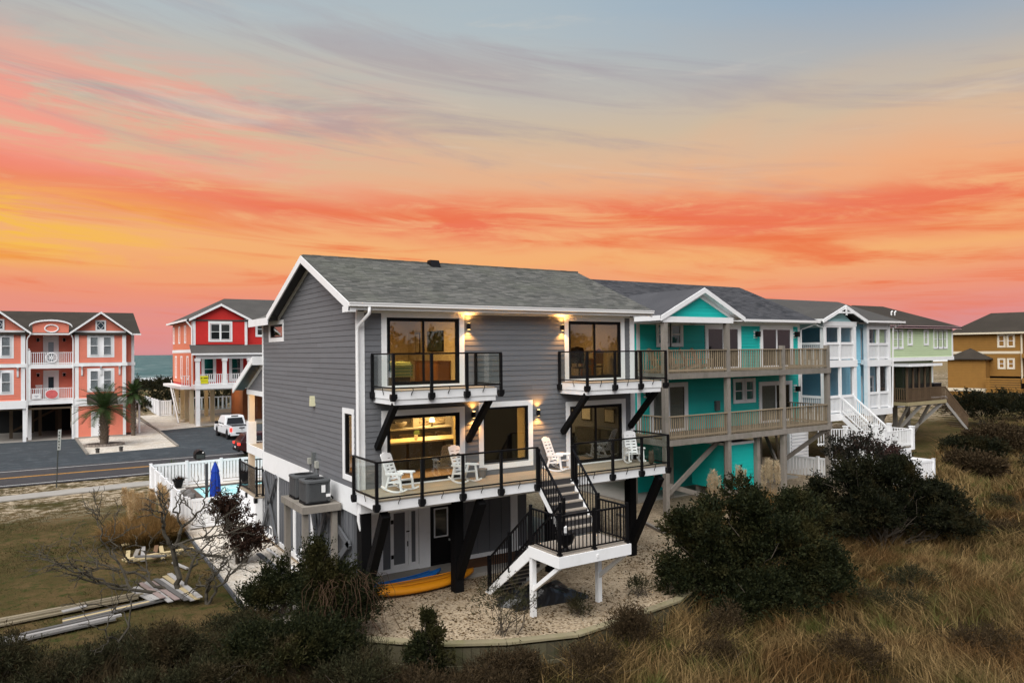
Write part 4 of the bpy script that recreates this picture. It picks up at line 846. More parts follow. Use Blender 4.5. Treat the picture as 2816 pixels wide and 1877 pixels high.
# ------------------------------------------------------------------ air conditioners on their timber stand
stn = thing('equipment_stand', 'weathered timber stand carrying the two air conditioners beside the house', 'stand')
for k in range(7): bx(stn, 'platform_board', oldwood, -1.22, -0.12, 1.28+k*0.31, 1.28+k*0.31+0.30, 2.44, 2.48)
for e in ((-1.26,-1.22,1.24,3.5),(-0.12,-0.08,1.24,3.5)): bx(stn, 'rim_joist', oldwood, *e, 2.28, 2.485)
for e in ((-1.22,-0.12,1.24,1.28),(-1.22,-0.12,3.46,3.5)): bx(stn, 'rim_joist', oldwood, *e, 2.28, 2.483)
for x_, y_ in ((-1.12,1.45),(-1.12,3.3),(-0.24,1.45)): bx(stn, 'post', oldwood, x_-0.08, x_+0.08, y_-0.08, y_+0.08, G-0.1, 2.28)
settle(stn, (-1.1,2.3,G))
acm = M('ac_grey', (0.10,0.105,0.11), 0.5, 0.06, 2, metal=0.2)
def acunit(x, y, label):
    a = thing('air_conditioner', label, 'air conditioner', 'air conditioners on the timber stand')
    def rr(w, r, n=5):
        out = []
        for cx, cy, a0 in ((w-r,w-r,0),(-w+r,w-r,90),(-w+r,-w+r,180),(w-r,-w+r,270)): out += [(cx+r*math.cos(R_(a0+90*k/n)), cy+r*math.sin(R_(a0+90*k/n))) for k in range(n+1)]
        return out
    MB().prism(rr(0.40,0.16), 'z', 0.0, 0.06).build('base_pan', black, a); MB().prism(rr(0.36,0.15), 'z', 0.06, 0.66).build('coil', M('ac_coil', (0.06,0.062,0.065), 0.6, 0.1), a)
    for k in range(17): MB().prism(rr(0.385,0.16), 'z', 0.10+k*0.031, 0.118+k*0.031).build('louvre', acm, a)
    for sx_ in (-1,1):
        for sy_ in (-1,1): bx(a, 'corner_post', acm, sx_*0.33-0.03, sx_*0.33+0.03, sy_*0.33-0.03, sy_*0.33+0.03, 0.06, 0.64)
    mb = MB(); o_, i_ = rr(0.41,0.18), [(0.30*math.cos(2*math.pi*k/24+0.0), 0.30*math.sin(2*math.pi*k/24)) for k in range(24)]
    n_ = len(o_); ang = sorted(range(n_), key=lambda q: math.atan2(o_[q][1], o_[q][0]) % (2*math.pi)); o_ = [o_[q] for q in ang]
    mb.v = [(u,v,0.70) for u, v in o_]+[(u,v,0.72) for u, v in i_]+[(u,v,0.64) for u, v in o_]+[(u,v,0.62) for u, v in i_]
    for q in range(24): q2 = (q+1) % 24; mb.f += [(q,q2,24+q2,24+q),(48+q,48+q2,q2,q),(24+q,24+q2,72+q2,72+q)]
    mb.build('top_cover', acm, a)
    MB().lathe([(0,0.60),(0.30,0.60),(0.30,0.61),(0,0.61)], (0,0,0), 20).build('fan_well', black, a)
    for k in range(5): MB().tube([(0.06*k+0.05)*Vector((math.cos(q*0.5236), math.sin(q*0.5236), 0))+Vector((0,0,0.70)) for q in range(13)], 0.006, 4, False).build('grille_ring', black, a)
    bx(a, 'label_plate', gutterm, 0.08, 0.20, -0.41, -0.405, 0.34, 0.56); bx(a, 'label_plate', gutterm, 0.22, 0.36, -0.41, -0.405, 0.20, 0.29)
    MB().tube([(0.40,-0.25,0.2),(0.46,-0.25,0.15),(0.5,-0.2,0.1)], 0.03, 8).build('pipe', black, a)
    a.location = (x, y, 2.485)
acunit(-0.70, 1.86, 'grey air conditioner at the front of the timber stand'); acunit(-0.70, 2.92, 'grey air conditioner at the back of the timber stand')
ub = M('utility_grey', (0.13,0.14,0.14), 0.5, 0.05); ubb = M('utility_beige', (0.36,0.36,0.32), 0.5, 0.05)
for (y_, z_, w_, h_, mm, lb) in ((3.86,3.36,0.16,0.36,ub,'dark grey disconnect box on the grey side wall'),(4.30,3.28,0.13,0.2,ubb,'small beige box left of the dark disconnect box'),(3.52,3.24,0.16,0.22,ubb,'small beige box right of the dark disconnect box')):
    u_ = thing('electrical_box', lb, 'electrical box'); bx(u_, 'case', mm, -0.12, -0.02, y_, y_+w_, z_, z_+h_); bx(u_, 'cover', mm, -0.128, -0.12, y_+0.01, y_+w_-0.01, z_+0.02, z_+h_-0.02); MB().tube([(-0.06,y_+0.05,z_),(-0.06,y_+0.05,2.9)], 0.018, 6).build('conduit', ub, u_); settle(u_, (0,y_,z_))
vh = tag(MB().prism([(3.86,5.25),(4.06,5.25),(4.02,5.58),(3.92,5.58)], 'x', -0.16, -0.012).build('vent_hood', M('hood_cream', (0.62,0.60,0.40), 0.6, 0.05), None), 'cream plastic vent hood on the grey side wall', 'vent hood')
# ------------------------------------------------------------------ things lying round the yard
def kayak(a, b_, w, h, mat, label, roll=0.0, fold=0.0):
    A, B = Vector(a), Vector(b_); L = (B-A).length; dd = (B-A).normalized(); sd_ = Vector((-dd.y, dd.x, 0)); n = 24; K = 12; vs_ = []; fs = []
    for i_ in range(n+1):
        s_ = i_/n; prof = max(1e-3, math.sin(math.pi*min(max(s_,0.004),0.996)))**0.62; ctr = A+dd*(L*s_); rocker_ = 0.16*abs(2*s_-1)**3
        for j in range(K):
            an = 2*math.pi*j/K; u = math.cos(an)*w/2*prof; v = math.sin(an)
            v = (v*h*0.5 if v > 0 else v*h*0.42)*(0.45+0.55*prof)
            if 0 < j < K/2 and abs(j-3) < 2: v *= 0.80 if 0.3 < s_ < 0.75 else 1.0
            q = ctr+sd_*u+Vector((0,0,h*0.42+v+rocker_)); vs_.append(tuple(q))
    for i_ in range(n):
        for j in range(K): p0 = i_*K+j; p1 = i_*K+(j+1) % K; fs.append((p0,p1,p1+K,p0+K))
    fs += [tuple(range(K-1,-1,-1)), tuple(range(n*K,n*K+K))]
    k_ = thing('kayak', label, 'kayak', 'kayaks in the yard'); mb = MB(); mb.v = vs_; mb.f = fs; mb.build('hull', mat, k_, smooth=True)
    for off in (-0.14,0.14): MB().tube([A+dd*(L*q)+sd_*off*w*1.6*math.sin(math.pi*q)**.6+Vector((0,0,h*0.93+0.16*abs(2*q-1)**3-0.02)) for q in np.linspace(0.12,0.88,12)], 0.018, 6).build('deck_ridge', mat, k_)
    settle(k_, (A+B)/2); return k_
kayak((0.35,0.55,G+0.02), (4.1,0.60,G+0.02), 0.82, 0.36, M('orange_plastic', (0.62,0.235,0.008), 0.45, 0.12, 1.2, bump=0.05, bscale=5), 'orange kayak lying on the gravel under the deck')
kayak((0.30,1.12,G+0.02), (3.3,1.35,G+0.05), 0.62, 0.24, M('blue_plastic', (0.012,0.13,0.42), 0.45, 0.12, 1.2), 'blue kayak lying behind the orange kayak')
tp = MB(); nx_, ny_ = 26, 14
for j in range(ny_+1):
    for i_ in range(nx_+1):
        u, v = i_/nx_, j/ny_; x_ = 3.55+2.5*u+0.15*math.sin(v*9); y_ = -2.65+1.25*v-0.45*u*(1-v)*0.6; edge = min(u,1-u,v,1-v)*4
        tp.v.append((x_, y_, G+0.02+min(edge,1)*(0.12+0.30*float(vnoise(u*6,v*4,1,4)))+0.10*float(vnoise(u*17,v*11,1,8))*min(edge*2,1)))
for j in range(ny_):
    for i_ in range(nx_): q = j*(nx_+1)+i_; tp.f.append((q,q+1,q+nx_+2,q+nx_+1))
tag(tp.build('tarpaulin', M('black_plastic_sheet', (0.010,0.010,0.011), 0.28, 0.2, 3, spec=0.6, bump=0.5, bscale=14), None), 'crumpled black plastic sheet on the gravel under the stair landing', 'tarp')
for k, (a, b_, r_, lb) in enumerate((((-0.52,8.1,G+0.07),(-0.42,2.75,G+0.07),0.055,'long white downspout pipe lying along the side wall'),((-0.20,10.35,G+0.1),(-0.62,9.75,G+0.06),0.06,'short white downspout elbow on the shell path by the stoop'))):
    tag(MB().tube([a,b_], r_, 8).build('drain_pipe', gutterm, None, smooth=True), lb, 'pipe')
tag(MB().beam((-0.95,7.7,G+0.06), (-0.85,3.2,G+0.06), 0.16, 0.05).build('timber_board', greyD, None), 'dark grey board lying beside the white pipe on the shells', 'board')
tag(MB().beam((-0.75,4.7,G+0.06), (-0.62,2.3,G+0.06), 0.14, 0.04).build('timber_board', white, None), 'white board lying beside the pipe near the stand posts', 'board')
rg_ = tag(MB().prism([(4.0,1.45),(7.2,1.2),(7.3,2.3),(4.2,2.38)], 'z', G+0.131, G+0.14).build('mulch_bed', M('brown_mulch', (0.12,0.055,0.025), 0.95, 0.35, 8, bump=0.6, bscale=40), None), 'brown mulch strip along the grey ground floor wall', 'mulch')
# ------------------------------------------------------------------ neighbouring houses
def gable_roof_x(par, x0, x1, y0, yr, y1, ze, zr, mat, sh=False, ze2=None):
    r = roofslab(par, [(x0,y0,ze),(x1,y0,ze),(x1,yr,zr),(x0,yr,zr)], 0.14, mat)
    ze2 = ze if ze2 is None else ze2
    roofslab(par, [(x0,yr,zr),(x1,yr,zr),(x1,y1,ze2),(x0,y1,ze2)], 0.14, mat)
    if sh: shingles(r, (x0,y0-0.02,ze+0.002), (1,0,0), (0,yr-y0,zr-ze), mat, x1-x0, math.hypot(yr-y0,zr-ze), 0.16, 0.34)
    return r
def hip_roof(par, x0, x1, y0, y1, ze, zr, ix, mat):
    ym = (y0+y1)/2; a, b_ = (x0+ix, ym, zr), (x1-ix, ym, zr)
    roofslab(par, [(x0,y0,ze),(x1,y0,ze),b_,a], 0.12, mat); roofslab(par, [(x1,y1,ze),(x0,y1,ze),a,b_], 0.12, mat)
    roofslab(par, [(x0,y1,ze),(x0,y0,ze),a], 0.12, mat); return roofslab(par, [(x1,y0,ze),(x1,y1,ze),b_], 0.12, mat)
def cross_gable(par, x0, x1, yf, yb, ze, za, mat, rake=white, rw=0.22, rt=0.06):
    xm = (x0+x1)/2; r = roofslab(par, [(x0,yf,ze),(xm,yf,za),(xm,yb,za),(x0,yb,ze)], 0.12, mat); roofslab(par, [(xm,yf,za),(x1,yf,ze),(x1,yb,ze),(xm,yb,za)], 0.12, mat)
    MB().prism([(x0,ze-rw),(xm,za-rw),(xm,za-0.01),(x0,ze-0.01)], 'y', yf-rt, yf+0.01).build('rake_board', rake, par); MB().prism([(xm,za-rw),(x1,ze-rw),(x1,ze-0.01),(xm,za-0.01)], 'y', yf-rt, yf+0.01).build('rake_board', rake, par)
    return r
def wood_rail(par, a, b_, z, h, mat, sp=0.13, wb=0.04, name='railing', cap=True, gap=0.12):
    rg = grp(name, par); A, B = Vector((*a, z)), Vector((*b_, z)); L = (B-A).length; n = max(2, int(L/sp))
    MB().beam(A+Vector((0,0,h)), B+Vector((0,0,h)), 0.13 if cap else 0.06, 0.045).build('top_rail', mat, rg); MB().beam(A+Vector((0,0,gap)), B+Vector((0,0,gap)), 0.05, 0.08).build('bottom_rail', mat, rg)
    for k in range(n): p = A.lerp(B, (k+0.5)/n); bx(rg, 'baluster', mat, p.x-wb/2, p.x+wb/2, p.y-wb/2, p.y+wb/2, z+0.02, z+h)
    return rg
def lantern(par, x, y, z, s=1.0):
    g = grp('lantern', par); bx(g, 'lantern_plate', white, x-0.13*s, x+0.13*s, y-0.03, y-0.005, z-0.2*s, z+0.2*s); bx(g, 'lantern_body', black, x-0.09*s, x+0.09*s, y-0.28*s, y-0.10*s, z-0.14*s, z+0.12*s); bx(g, 'lantern_arm', black, x-0.02, x+0.02, y-0.10*s, y-0.03, z+0.04, z+0.08)
# --- teal house
T = thing('teal_house', 'bright teal stilt house with two weathered wooden decks next to the grey house', 'house')
TF = Face('F', 6.0)
tholes = [(17.55,18.25,7.28,8.22),(18.43,19.08,7.28,8.22),(21.0,23.35,6.02,8.1),(25.25,27.68,6.02,8.1),(17.15,19.35,3.05,5.22),(22.98,23.62,4.28,5.3),(23.86,24.45,4.28,5.3),(25.1,27.55,3.05,5.05)]
backing(TF, T, teal, 16.2, 28.5, 2.6, 8.5, [])
bx(T, 'wall', teal, 16.2, 28.5, 6.15, 16.0, 2.6, 8.4)
lap(TF, T, teal, 16.32, 28.4, 3.0, 8.3, [(a-0.1,b-0.0+0.1,c_-0.08,d_+0.1) for a,b,c_,d_ in tholes], rev=0.165, t=0.04)
for z_ in (8.18,): TF.bx(T, 'frieze_board', white, 16.2, 28.5, 0.0, 0.035, 8.22, 8.46)
for a in (16.2,28.32): TF.bx(T, 'corner_board', white, a, a+0.18, 0.0, 0.04, 2.7, 8.22)
for k in (0,1,5,6): sash(TF, T, *tholes[k], trim=0.14, n=0.06)
def tslider(k, back):
    u0,u1,z0,z1 = tholes[k]; g = grp('sliding_door', T)
    frame(TF, g, 'trim', white, u0-0.18, u1+0.18, z0-0.06, z1+0.16, 0.18, 0.0, 0.075, wb=0.06); frame(TF, g, 'frame', vinyl, u0, u1, z0, z1, 0.06, 0.0, 0.06)
    um = (u0+u1)/2; TF.bx(g, 'mullion', vinyl, um-0.04, um+0.04, 0.0, 0.062, z0+0.06, z1-0.06)
    for a, b_ in ((u0+0.06,um-0.04),(um+0.04,u1-0.06)): TF.bx(g, 'glass_pane', gl_dark, a, b_, 0.035, 0.043, z0+0.06, z1-0.06)
    TF.bx(g, 'curtain_or_dark_back', darkroom, u0, u1, -0.002, 0.01, z0, z1)  # near-black sheet in place of the shaded room behind the glass
    if back: TF.bx(g, 'curtain_or_dark_back', curtain_or_dark_back, u0+0.06, u0+(u1-u0)*back, 0.011, 0.02, z0, z1)
tslider(2, 0); tslider(3, 0); tslider(4, 0.95); tslider(7, 0.48)
lantern(T, 24.72, 6.0, 7.8, 1.1); lantern(T, 28.05, 6.0, 7.8, 1.1); lantern(T, 28.05, 6.0, 4.75, 1.1); lantern(T, 16.75, 6.0, 4.9, 1.1)
mtr = grp('electric_meter', T); TF.bx(mtr, 'meter_box', ub, 21.45, 21.75, 0.02, 0.16, 3.85, 4.35); TF.bx(mtr, 'meter_cover', ub, 21.48, 21.72, 0.16, 0.18, 3.95, 4.25)
tr = gable_roof_x(T, 15.6, 29.45, 5.45, 11.0, 16.6, 8.54, 10.86, sh_grey, True)
bx(T, 'gutter', gutterm, 20.6, 29.5, 5.30, 5.42, 8.42, 8.55); bx(T, 'soffit', white, 15.7, 29.4, 5.45, 6.0, 8.38, 8.41)
MB().tube([(29.2,5.4,8.42),(29.0,5.6,8.25),(28.55,5.92,8.05),(28.5,5.93,3.1)], 0.045, 8).build('downspout', gutterm, T)
cg = cross_gable(T, 15.30, 20.80, 3.42, 8.9, 8.52, 9.84, sh_grey, rw=0.24)
TG = Face('F', 3.75); MB().prism([(15.9,8.46),(20.2,8.46),(18.05,9.52)], 'y', 3.78, 3.85).build('gable_wall', teal, T)
lap(TG, T, teal, 16, 20, 8.46, 9.45, (), rev=0.16, span=lambda z: (18.05-(9.55-z)*2.02, 18.05+(9.55-z)*2.02))
for s_ in (-1,1): MB().prism([(18.05,9.40),(18.05,9.62),(18.05+s_*2.55,8.40),(18.05+s_*2.2,8.40)], 'y', 3.68, 3.74).build('rake_trim', white, T); MB().prism([(18.05,9.60),(18.05,9.64),(18.05+s_*2.6,8.42),(18.05+s_*2.6,8.38)], 'y', 3.40, 3.95).build('soffit', white, T)
bx(T, 'porch_beam', white, 15.42, 20.0, 3.42, 3.6, 8.22, 8.48); bx(T, 'porch_beam', white, 15.42, 15.58, 3.6, 6.0, 8.22, 8.48); bx(T, 'porch_ceiling', white, 15.6, 20.3, 3.6, 6.0, 8.40, 8.44); bx(T, 'fascia', white, 15.28, 15.34, 3.45, 6.2, 8.30, 8.52); bx(T, 'porch_beam', white, 19.84, 20.0, 3.6, 6.0, 8.23, 8.47)
TPX = (15.62,19.66,23.72,27.40)
for k, x_ in enumerate(TPX): bx(T, 'deck_post', oldwood, x_-0.11, x_+0.11, 3.44, 3.66, G-0.3, (8.22,8.22,7.15,7.15)[k])
for k, x_ in enumerate((20.0,22.15,25.3,27.3)): bx(T, 'deck_post', oldwood, x_-0.11, x_+0.11, (3.9,3.9,6.3,6.3)[k]-0.11, (3.9,3.9,6.3,6.3)[k]+0.11, G-0.3, 2.72)
for x_ in (16.4,18.8,21.6): bx(T, 'pile', oldwood, x_-0.13, x_+0.13, 6.4, 6.66, G-0.3, 2.72)
for zf in (2.98, 5.94):
    dk_ = grp('timber_deck', T); y = 3.62
    while y < 5.9: bx(dk_, 'deck_board', decking, 15.55, 27.5, y, y+0.138, zf-0.03, zf); y += 0.143
    bx(dk_, 'rim_beam', oldwood, 15.50, 27.52, 3.38, 3.435, zf-0.26, zf-0.0); bx(dk_, 'rim_beam', oldwood, 15.50, 15.55, 3.435, 6.0, zf-0.26, zf); bx(dk_, 'rim_beam', oldwood, 27.47, 27.52, 3.435, 6.0, zf-0.26, zf)
    for q in range(24): bx(dk_, 'joist', oldwood, 15.6+q*0.5, 15.64+q*0.5, 3.45, 5.95, zf-0.24, zf-0.03)
    for a, b_ in zip(TPX, TPX[1:]): wood_rail(T, (a+0.11,3.5), (b_-0.11,3.5), zf, 1.03, balus)
    wood_rail(T, (15.6,3.66), (15.6,5.95), zf, 1.03, balus, sp=0.16); wood_rail(T, (27.42,3.66), (27.42,5.95), zf, 1.03, balus, sp=0.16)
for a, b_ in (((15.7,3.75,0.4),(19.6,4.1,2.6)),((15.7,3.9,1.0),(19.7,4.1,-0.2)),((15.9,6.3,2.6),(18.7,6.3,-0.2)),((22.3,3.95,0.3),(25.3,6.2,2.6)),((22.3,4.0,2.3),(25.2,6.2,0.0)),((25.4,6.2,0.1),(27.35,3.6,2.7)),((23.8,3.7,0.6),(25.4,6.1,2.6)),((24.0,4.2,2.6),(27.2,6.3,-0.2))):
    MB().beam(a, b_, 0.09, 0.22).build('cross_brace', oldwood, T)
bx(T, 'under_wall', teal, 17.6, 24.6, 8.0, 8.2, G, 2.7); bx(T, 'slab', concrete, 16.2, 28.8, 6.42, 15.5, G-0.05, G+0.10)
settle(T, (21,6,G))
SH = thing('storage_shed', 'small teal lap-sided storage shed under the teal house deck', 'shed'); SF, SL_ = Face('F', 4.02), Face('L', 20.05)
bx(SH, 'body', teal, 20.06, 22.05, 4.03, 6.25, 0.25, 2.42); lap(SF, SH, teal, 20.12, 22.0, 0.22, 2.36, rev=0.17); lap(SL_, SH, teal, 4.08, 6.2, 0.22, 2.36, rev=0.17)
bx(SH, 'top_trim', white, 20.0, 22.08, 3.97, 4.03, 2.36, 2.48); bx(SH, 'top_trim', white, 20.0, 20.06, 4.03, 6.25, 2.36, 2.48); bx(SH, 'roof', sh_grey, 20.07, 22.1, 4.04, 6.3, 2.42, 2.46)
for a in ((20.1,22.0,4.1,4.25),(20.1,22.0,5.9,6.05)): bx(SH, 'skid', oldwood, *a, G, 0.25)
settle(SH, (21,5,G))
# adirondack chairs on the upper teal deck
adm = M('chair_cedar', (0.26,0.205,0.14), 0.8, 0.2, 3, obj=0.1)
def adirondack(x, y, rz_, label):
    a = thing('garden_chair', label, 'chair', 'wooden chairs on the upper teal deck')
    for k in range(6): MB().beam((-0.25+k*0.1,0.18,0.3), (-0.30+k*0.12,0.52,1.14-0.02*abs(k-2.5)**1.6), 0.085, 0.02, side=(1,0,0)).build('back_slat', adm, a)
    for k in range(5): MB().beam((-0.28,-0.38+k*0.12,0.40-k*0.028), (0.28,-0.38+k*0.12,0.40-k*0.028), 0.10, 0.02).build('seat_slat', adm, a)
    for s_ in (-1,1):
        MB().beam((s_*0.33,-0.45,0.60), (s_*0.33,0.32,0.60), 0.13, 0.025).build('armrest', adm, a); MB().beam((s_*0.30,-0.40,0), (s_*0.30,-0.40,0.59), 0.09, 0.03).build('leg', adm, a); MB().beam((s_*0.28,-0.42,0.36), (s_*0.28,0.5,0.04), 0.03, 0.10, side=(1,0,0)).build('leg', adm, a)
    a.location = (x, y, 5.94); a.rotation_euler.z = rz_
adirondack(16.45,4.75,R_(20),'weathered slatted garden chair at the left end of the upper teal deck'); adirondack(17.45,4.7,R_(8),'weathered slatted garden chair below the small paired window on the teal deck')
adirondack(18.45,4.7,R_(55),'weathered slatted garden chair turned sideways on the upper teal deck'); adirondack(19.3,4.75,R_(25),'weathered slatted garden chair by the left glass door of the teal deck')
# --- pale blue house
bluem = M('pale_blue_siding', (0.30,0.64,0.80), 0.6, 0.06, 1.0); mint = M('mint_shake', (0.42,0.70,0.72), 0.6, 0.08, 1.5); deepblue = M('porch_blue', (0.16,0.42,0.54), 0.7, 0.08, 1)
Bh = thing('blue_house', 'pale blue house with white screened porches and a white outside staircase', 'house')
bx(Bh, 'wall', bluem, 35.27, 37.5, 7.98, 8.62, 2.6, 8.6); bx(Bh, 'wall', bluem, 35.0, 40.3, 8.63, 18, 2.6, 8.6); bx(Bh, 'wall', deepblue, 32.0, 35.3, 10.6, 18, 2.6, 8.6); BF = Face('F', 7.95)
lap(BF, Bh, bluem, 35.27, 37.5, 6.0, 8.55, rev=0.16, each=False)
for k in range(6): BF.bx(Bh, 'batten', bluem, 35.4+k*0.36, 35.44+k*0.36, 0, 0.03, 2.7, 5.7)
BF.bx(Bh, 'lower_wall', bluem, 35.27, 37.5, -0.02, 0.012, 2.7, 5.75)
def bay(x0, x1, yf, yb, floors, ztop, door=False, left=True):
    p = grp('screened_bay', Bh); F_, L_ = Face('F', yf), Face('L', x0)
    for a, b_ in ((x0,yf),(x1-0.26,yf),(x0,yb-0.2)): bx(p, 'corner_post', white, a, a+0.26, b_, b_+0.26, floors[0]-0.05, ztop)
    for i_, zf in enumerate(floors):
        zt = (floors[i_+1]-0.42 if i_+1 < len(floors) else ztop-0.28)
        bx(p, 'band', white, x0-0.04, x1+0.04, yf-0.04, yf+0.2, zf-0.42, zf); bx(p, 'floor', white, x0, x1, yf+0.2, yb, zf-0.3, zf)
        if left: bx(p, 'band', white, x0-0.04, x0+0.2, yf+0.2, yb, zf-0.42, zf)
        bx(p, 'header', white, x0+0.26, x1-0.26, yf+0.02, yf+0.2, zt-0.02, zt+0.3)
        xm = (x0+x1)/2
        for q0, q1 in ((x0+0.26,xm-0.07),(xm+0.07,x1-0.26)):
            F_.bx(p, 'rail_board', white, q0, q1, -0.14, -0.02, zf+0.95, zf+1.1); F_.bx(p, 'rail_board', white, q0, q1, -0.14, -0.04, zf+0.06, zf+0.16)
            n_ = int((q1-q0)/0.13)
            for k in range(n_): F_.bx(p, 'baluster', white, q0+(k+0.3)*(q1-q0)/n_, q0+(k+0.3)*(q1-q0)/n_+0.05, -0.11, -0.06, zf+0.16, zf+0.95)
            F_.bx(p, 'screen', scr, q0, q1, -0.165, -0.16, zf+0.05, zt)
        F_.bx(p, 'mullion', white, xm-0.07, xm+0.07, -0.15, -0.0, zf, zt)
        if left:
            L_.bx(p, 'header', white, yf+0.26, yb-0.2, -0.2, -0.02, zt-0.02, zt+0.3); L_.bx(p, 'rail_board', white, yf+0.26, yb-0.2, -0.14, -0.02, zf+0.95, zf+1.1)
            n_ = int((yb-yf-0.46)/0.14)
            for k in range(n_): L_.bx(p, 'baluster', white, yf+0.3+k*0.14, yf+0.35+k*0.14, -0.11, -0.06, zf+0.06, zf+0.95)
            L_.bx(p, 'mullion', white, (yf+yb)/2+0.5, (yf+yb)/2+0.64, -0.15, 0, zf, zt); L_.bx(p, 'screen', scr, yf+0.26, yb-0.2, -0.165, -0.16, zf+0.05, zt)
        inn = Face('F', yb); 
        sash(inn, p, x0+(x1-x0)*0.60, x0+(x1-x0)*0.86, zf+0.7, zf+2.0, trim=0.1, n=0.02); inn.bx(p, 'inner_door', vinyl, x0+(x1-x0)*0.14, x0+(x1-x0)*0.42, 0.0, 0.03, zf+0.02, zf+2.1)
    return p
scr = glass('insect_screen', (0.80,0.81,0.82,1), 0.02, 0.4)
bay(31.95, 35.25, 6.8, 10.6, (3.0,6.25), 8.55); bay(37.55, 40.25, 7.5, 8.6, (3.0,6.20), 8.5, left=False)
MB().prism([(32.0,8.52),(35.2,8.52),(33.6,9.45)], 'y', 6.95, 7.05).build('gable_wall', mint, Bh); bx(Bh, 'gable_band', white, 31.9, 35.3, 6.78, 6.95, 8.34, 8.62)
cross_gable(Bh, 31.45, 36.0, 6.5, 12.0, 8.72, 9.62, sh_slate)
bx(Bh, 'gable_bracket', white, 33.0, 34.4, 6.42, 6.48, 9.10, 9.20); bx(Bh, 'gable_bracket', white, 33.66, 33.78, 6.41, 6.47, 8.98, 9.55)
gable_roof_x(Bh, 30.8, 41.3, 7.15, 12.0, 18.0, 8.72, 10.35, sh_slate); bx(Bh, 'gutter', gutterm, 35.9, 41.35, 7.05, 7.16, 8.62, 8.74); bx(Bh, 'gutter', gutterm, 31.3, 31.45, 6.5, 9.5, 8.60, 8.74)
MB().tube([(31.4,7.3,8.6),(31.7,7.0,8.35),(31.92,6.78,8.2),(31.92,6.76,3.0)], 0.05, 8).build('downspout', gutterm, Bh); MB().tube([(41.1,7.2,8.62),(40.5,7.45,8.3),(40.3,7.46,3.0)], 0.05, 8).build('downspout', gutterm, Bh)
for x_ in (32.1,34.9,37.7,40.0): bx(Bh, 'pile', white, x_-0.12, x_+0.12, 8.4, 8.64, G-0.4, 2.6)
bx(Bh, 'louvred_wall', vinyl, 30.6, 32.4, 8.3, 8.5, G, 2.4)
for k in range(12): bx(Bh, 'louvre', vinyl, 30.7, 32.3, 8.22, 8.32, G+0.1+k*0.2, G+0.22+k*0.2)
# stairs, platform
BS = grp('outside_stairs', Bh)
for k in range(10):
    zt = 3.0-0.18*(k+1); bx(BS, 'tread', decking, 33.55, 34.75, 6.75-0.22*(k+1), 6.75-0.22*k, zt-0.04, zt); 
for xs in (33.5,34.75): MB().prism([(6.78,3.0),(4.5,1.2),(4.5,0.85),(6.78,2.65)], 'x', xs, xs+0.05).build('stringer', white, BS)
for xs in (33.5,34.78):
    A, B = Vector((xs,6.7,3.0)), Vector((xs,4.55,1.25)); rg = grp('stair_rail', Bh)
    MB().beam(A+Vector((0,0,0.95)), B+Vector((0,0,0.95)), 0.08, 0.09).build('top_rail', white, rg); MB().beam(A+Vector((0,0,0.15)), B+Vector((0,0,0.15)), 0.06, 0.06).build('bottom_rail', white, rg)
    for k in range(1,16): q = A.lerp(B,k/16); bx(rg,'baluster',white,q.x-0.025,q.x+0.025,q.y-0.025,q.y+0.025,q.z+0.15,q.z+0.95)
    bx(rg,'newel_post',white,xs-0.1,xs+0.1,4.4,4.6,1.2,2.45); bx(rg,'post_cap',white,xs-0.13,xs+0.13,4.37,4.63,2.45,2.5)
PLT = grp('platform', Bh); px0,px1,py0,py1,pz = 32.6,35.5,3.55,5.9,1.2
bx(PLT,'platform_floor',decking,px0,px1,py0,py1,pz-0.06,pz); bx(PLT,'skirt',vinyl,px0+0.04,px1-0.04,py0+0.04,py1,G-0.6,pz-0.07)
lap(Face('F',py0+0.03),Bh,vinyl,px0+0.05,px1-0.05,G-0.5,pz-0.1,rev=0.3,each=True)
for a,b_ in (((px0,py0),(px1,py0)),((px0,py0),(px0,py1)),((px1,py0),(px1,py1)),((px0,py1),(31.0,py1+0.8))):
    wood_rail(Bh,a,b_,pz,0.98,white,sp=0.15,wb=0.045,name='platform_railing',cap=False)
for q in ((px0,py0),(px1,py0),(px0,py1),(px1,py1)): bx(Bh,'newel_post',white,q[0]-0.11,q[0]+0.11,q[1]-0.11,q[1]+0.11,pz-0.2,pz+1.12); bx(Bh,'post_cap',white,q[0]-0.14,q[0]+0.14,q[1]-0.14,q[1]+0.14,pz+1.12,pz+1.17)
settle(Bh, (35,8,G))
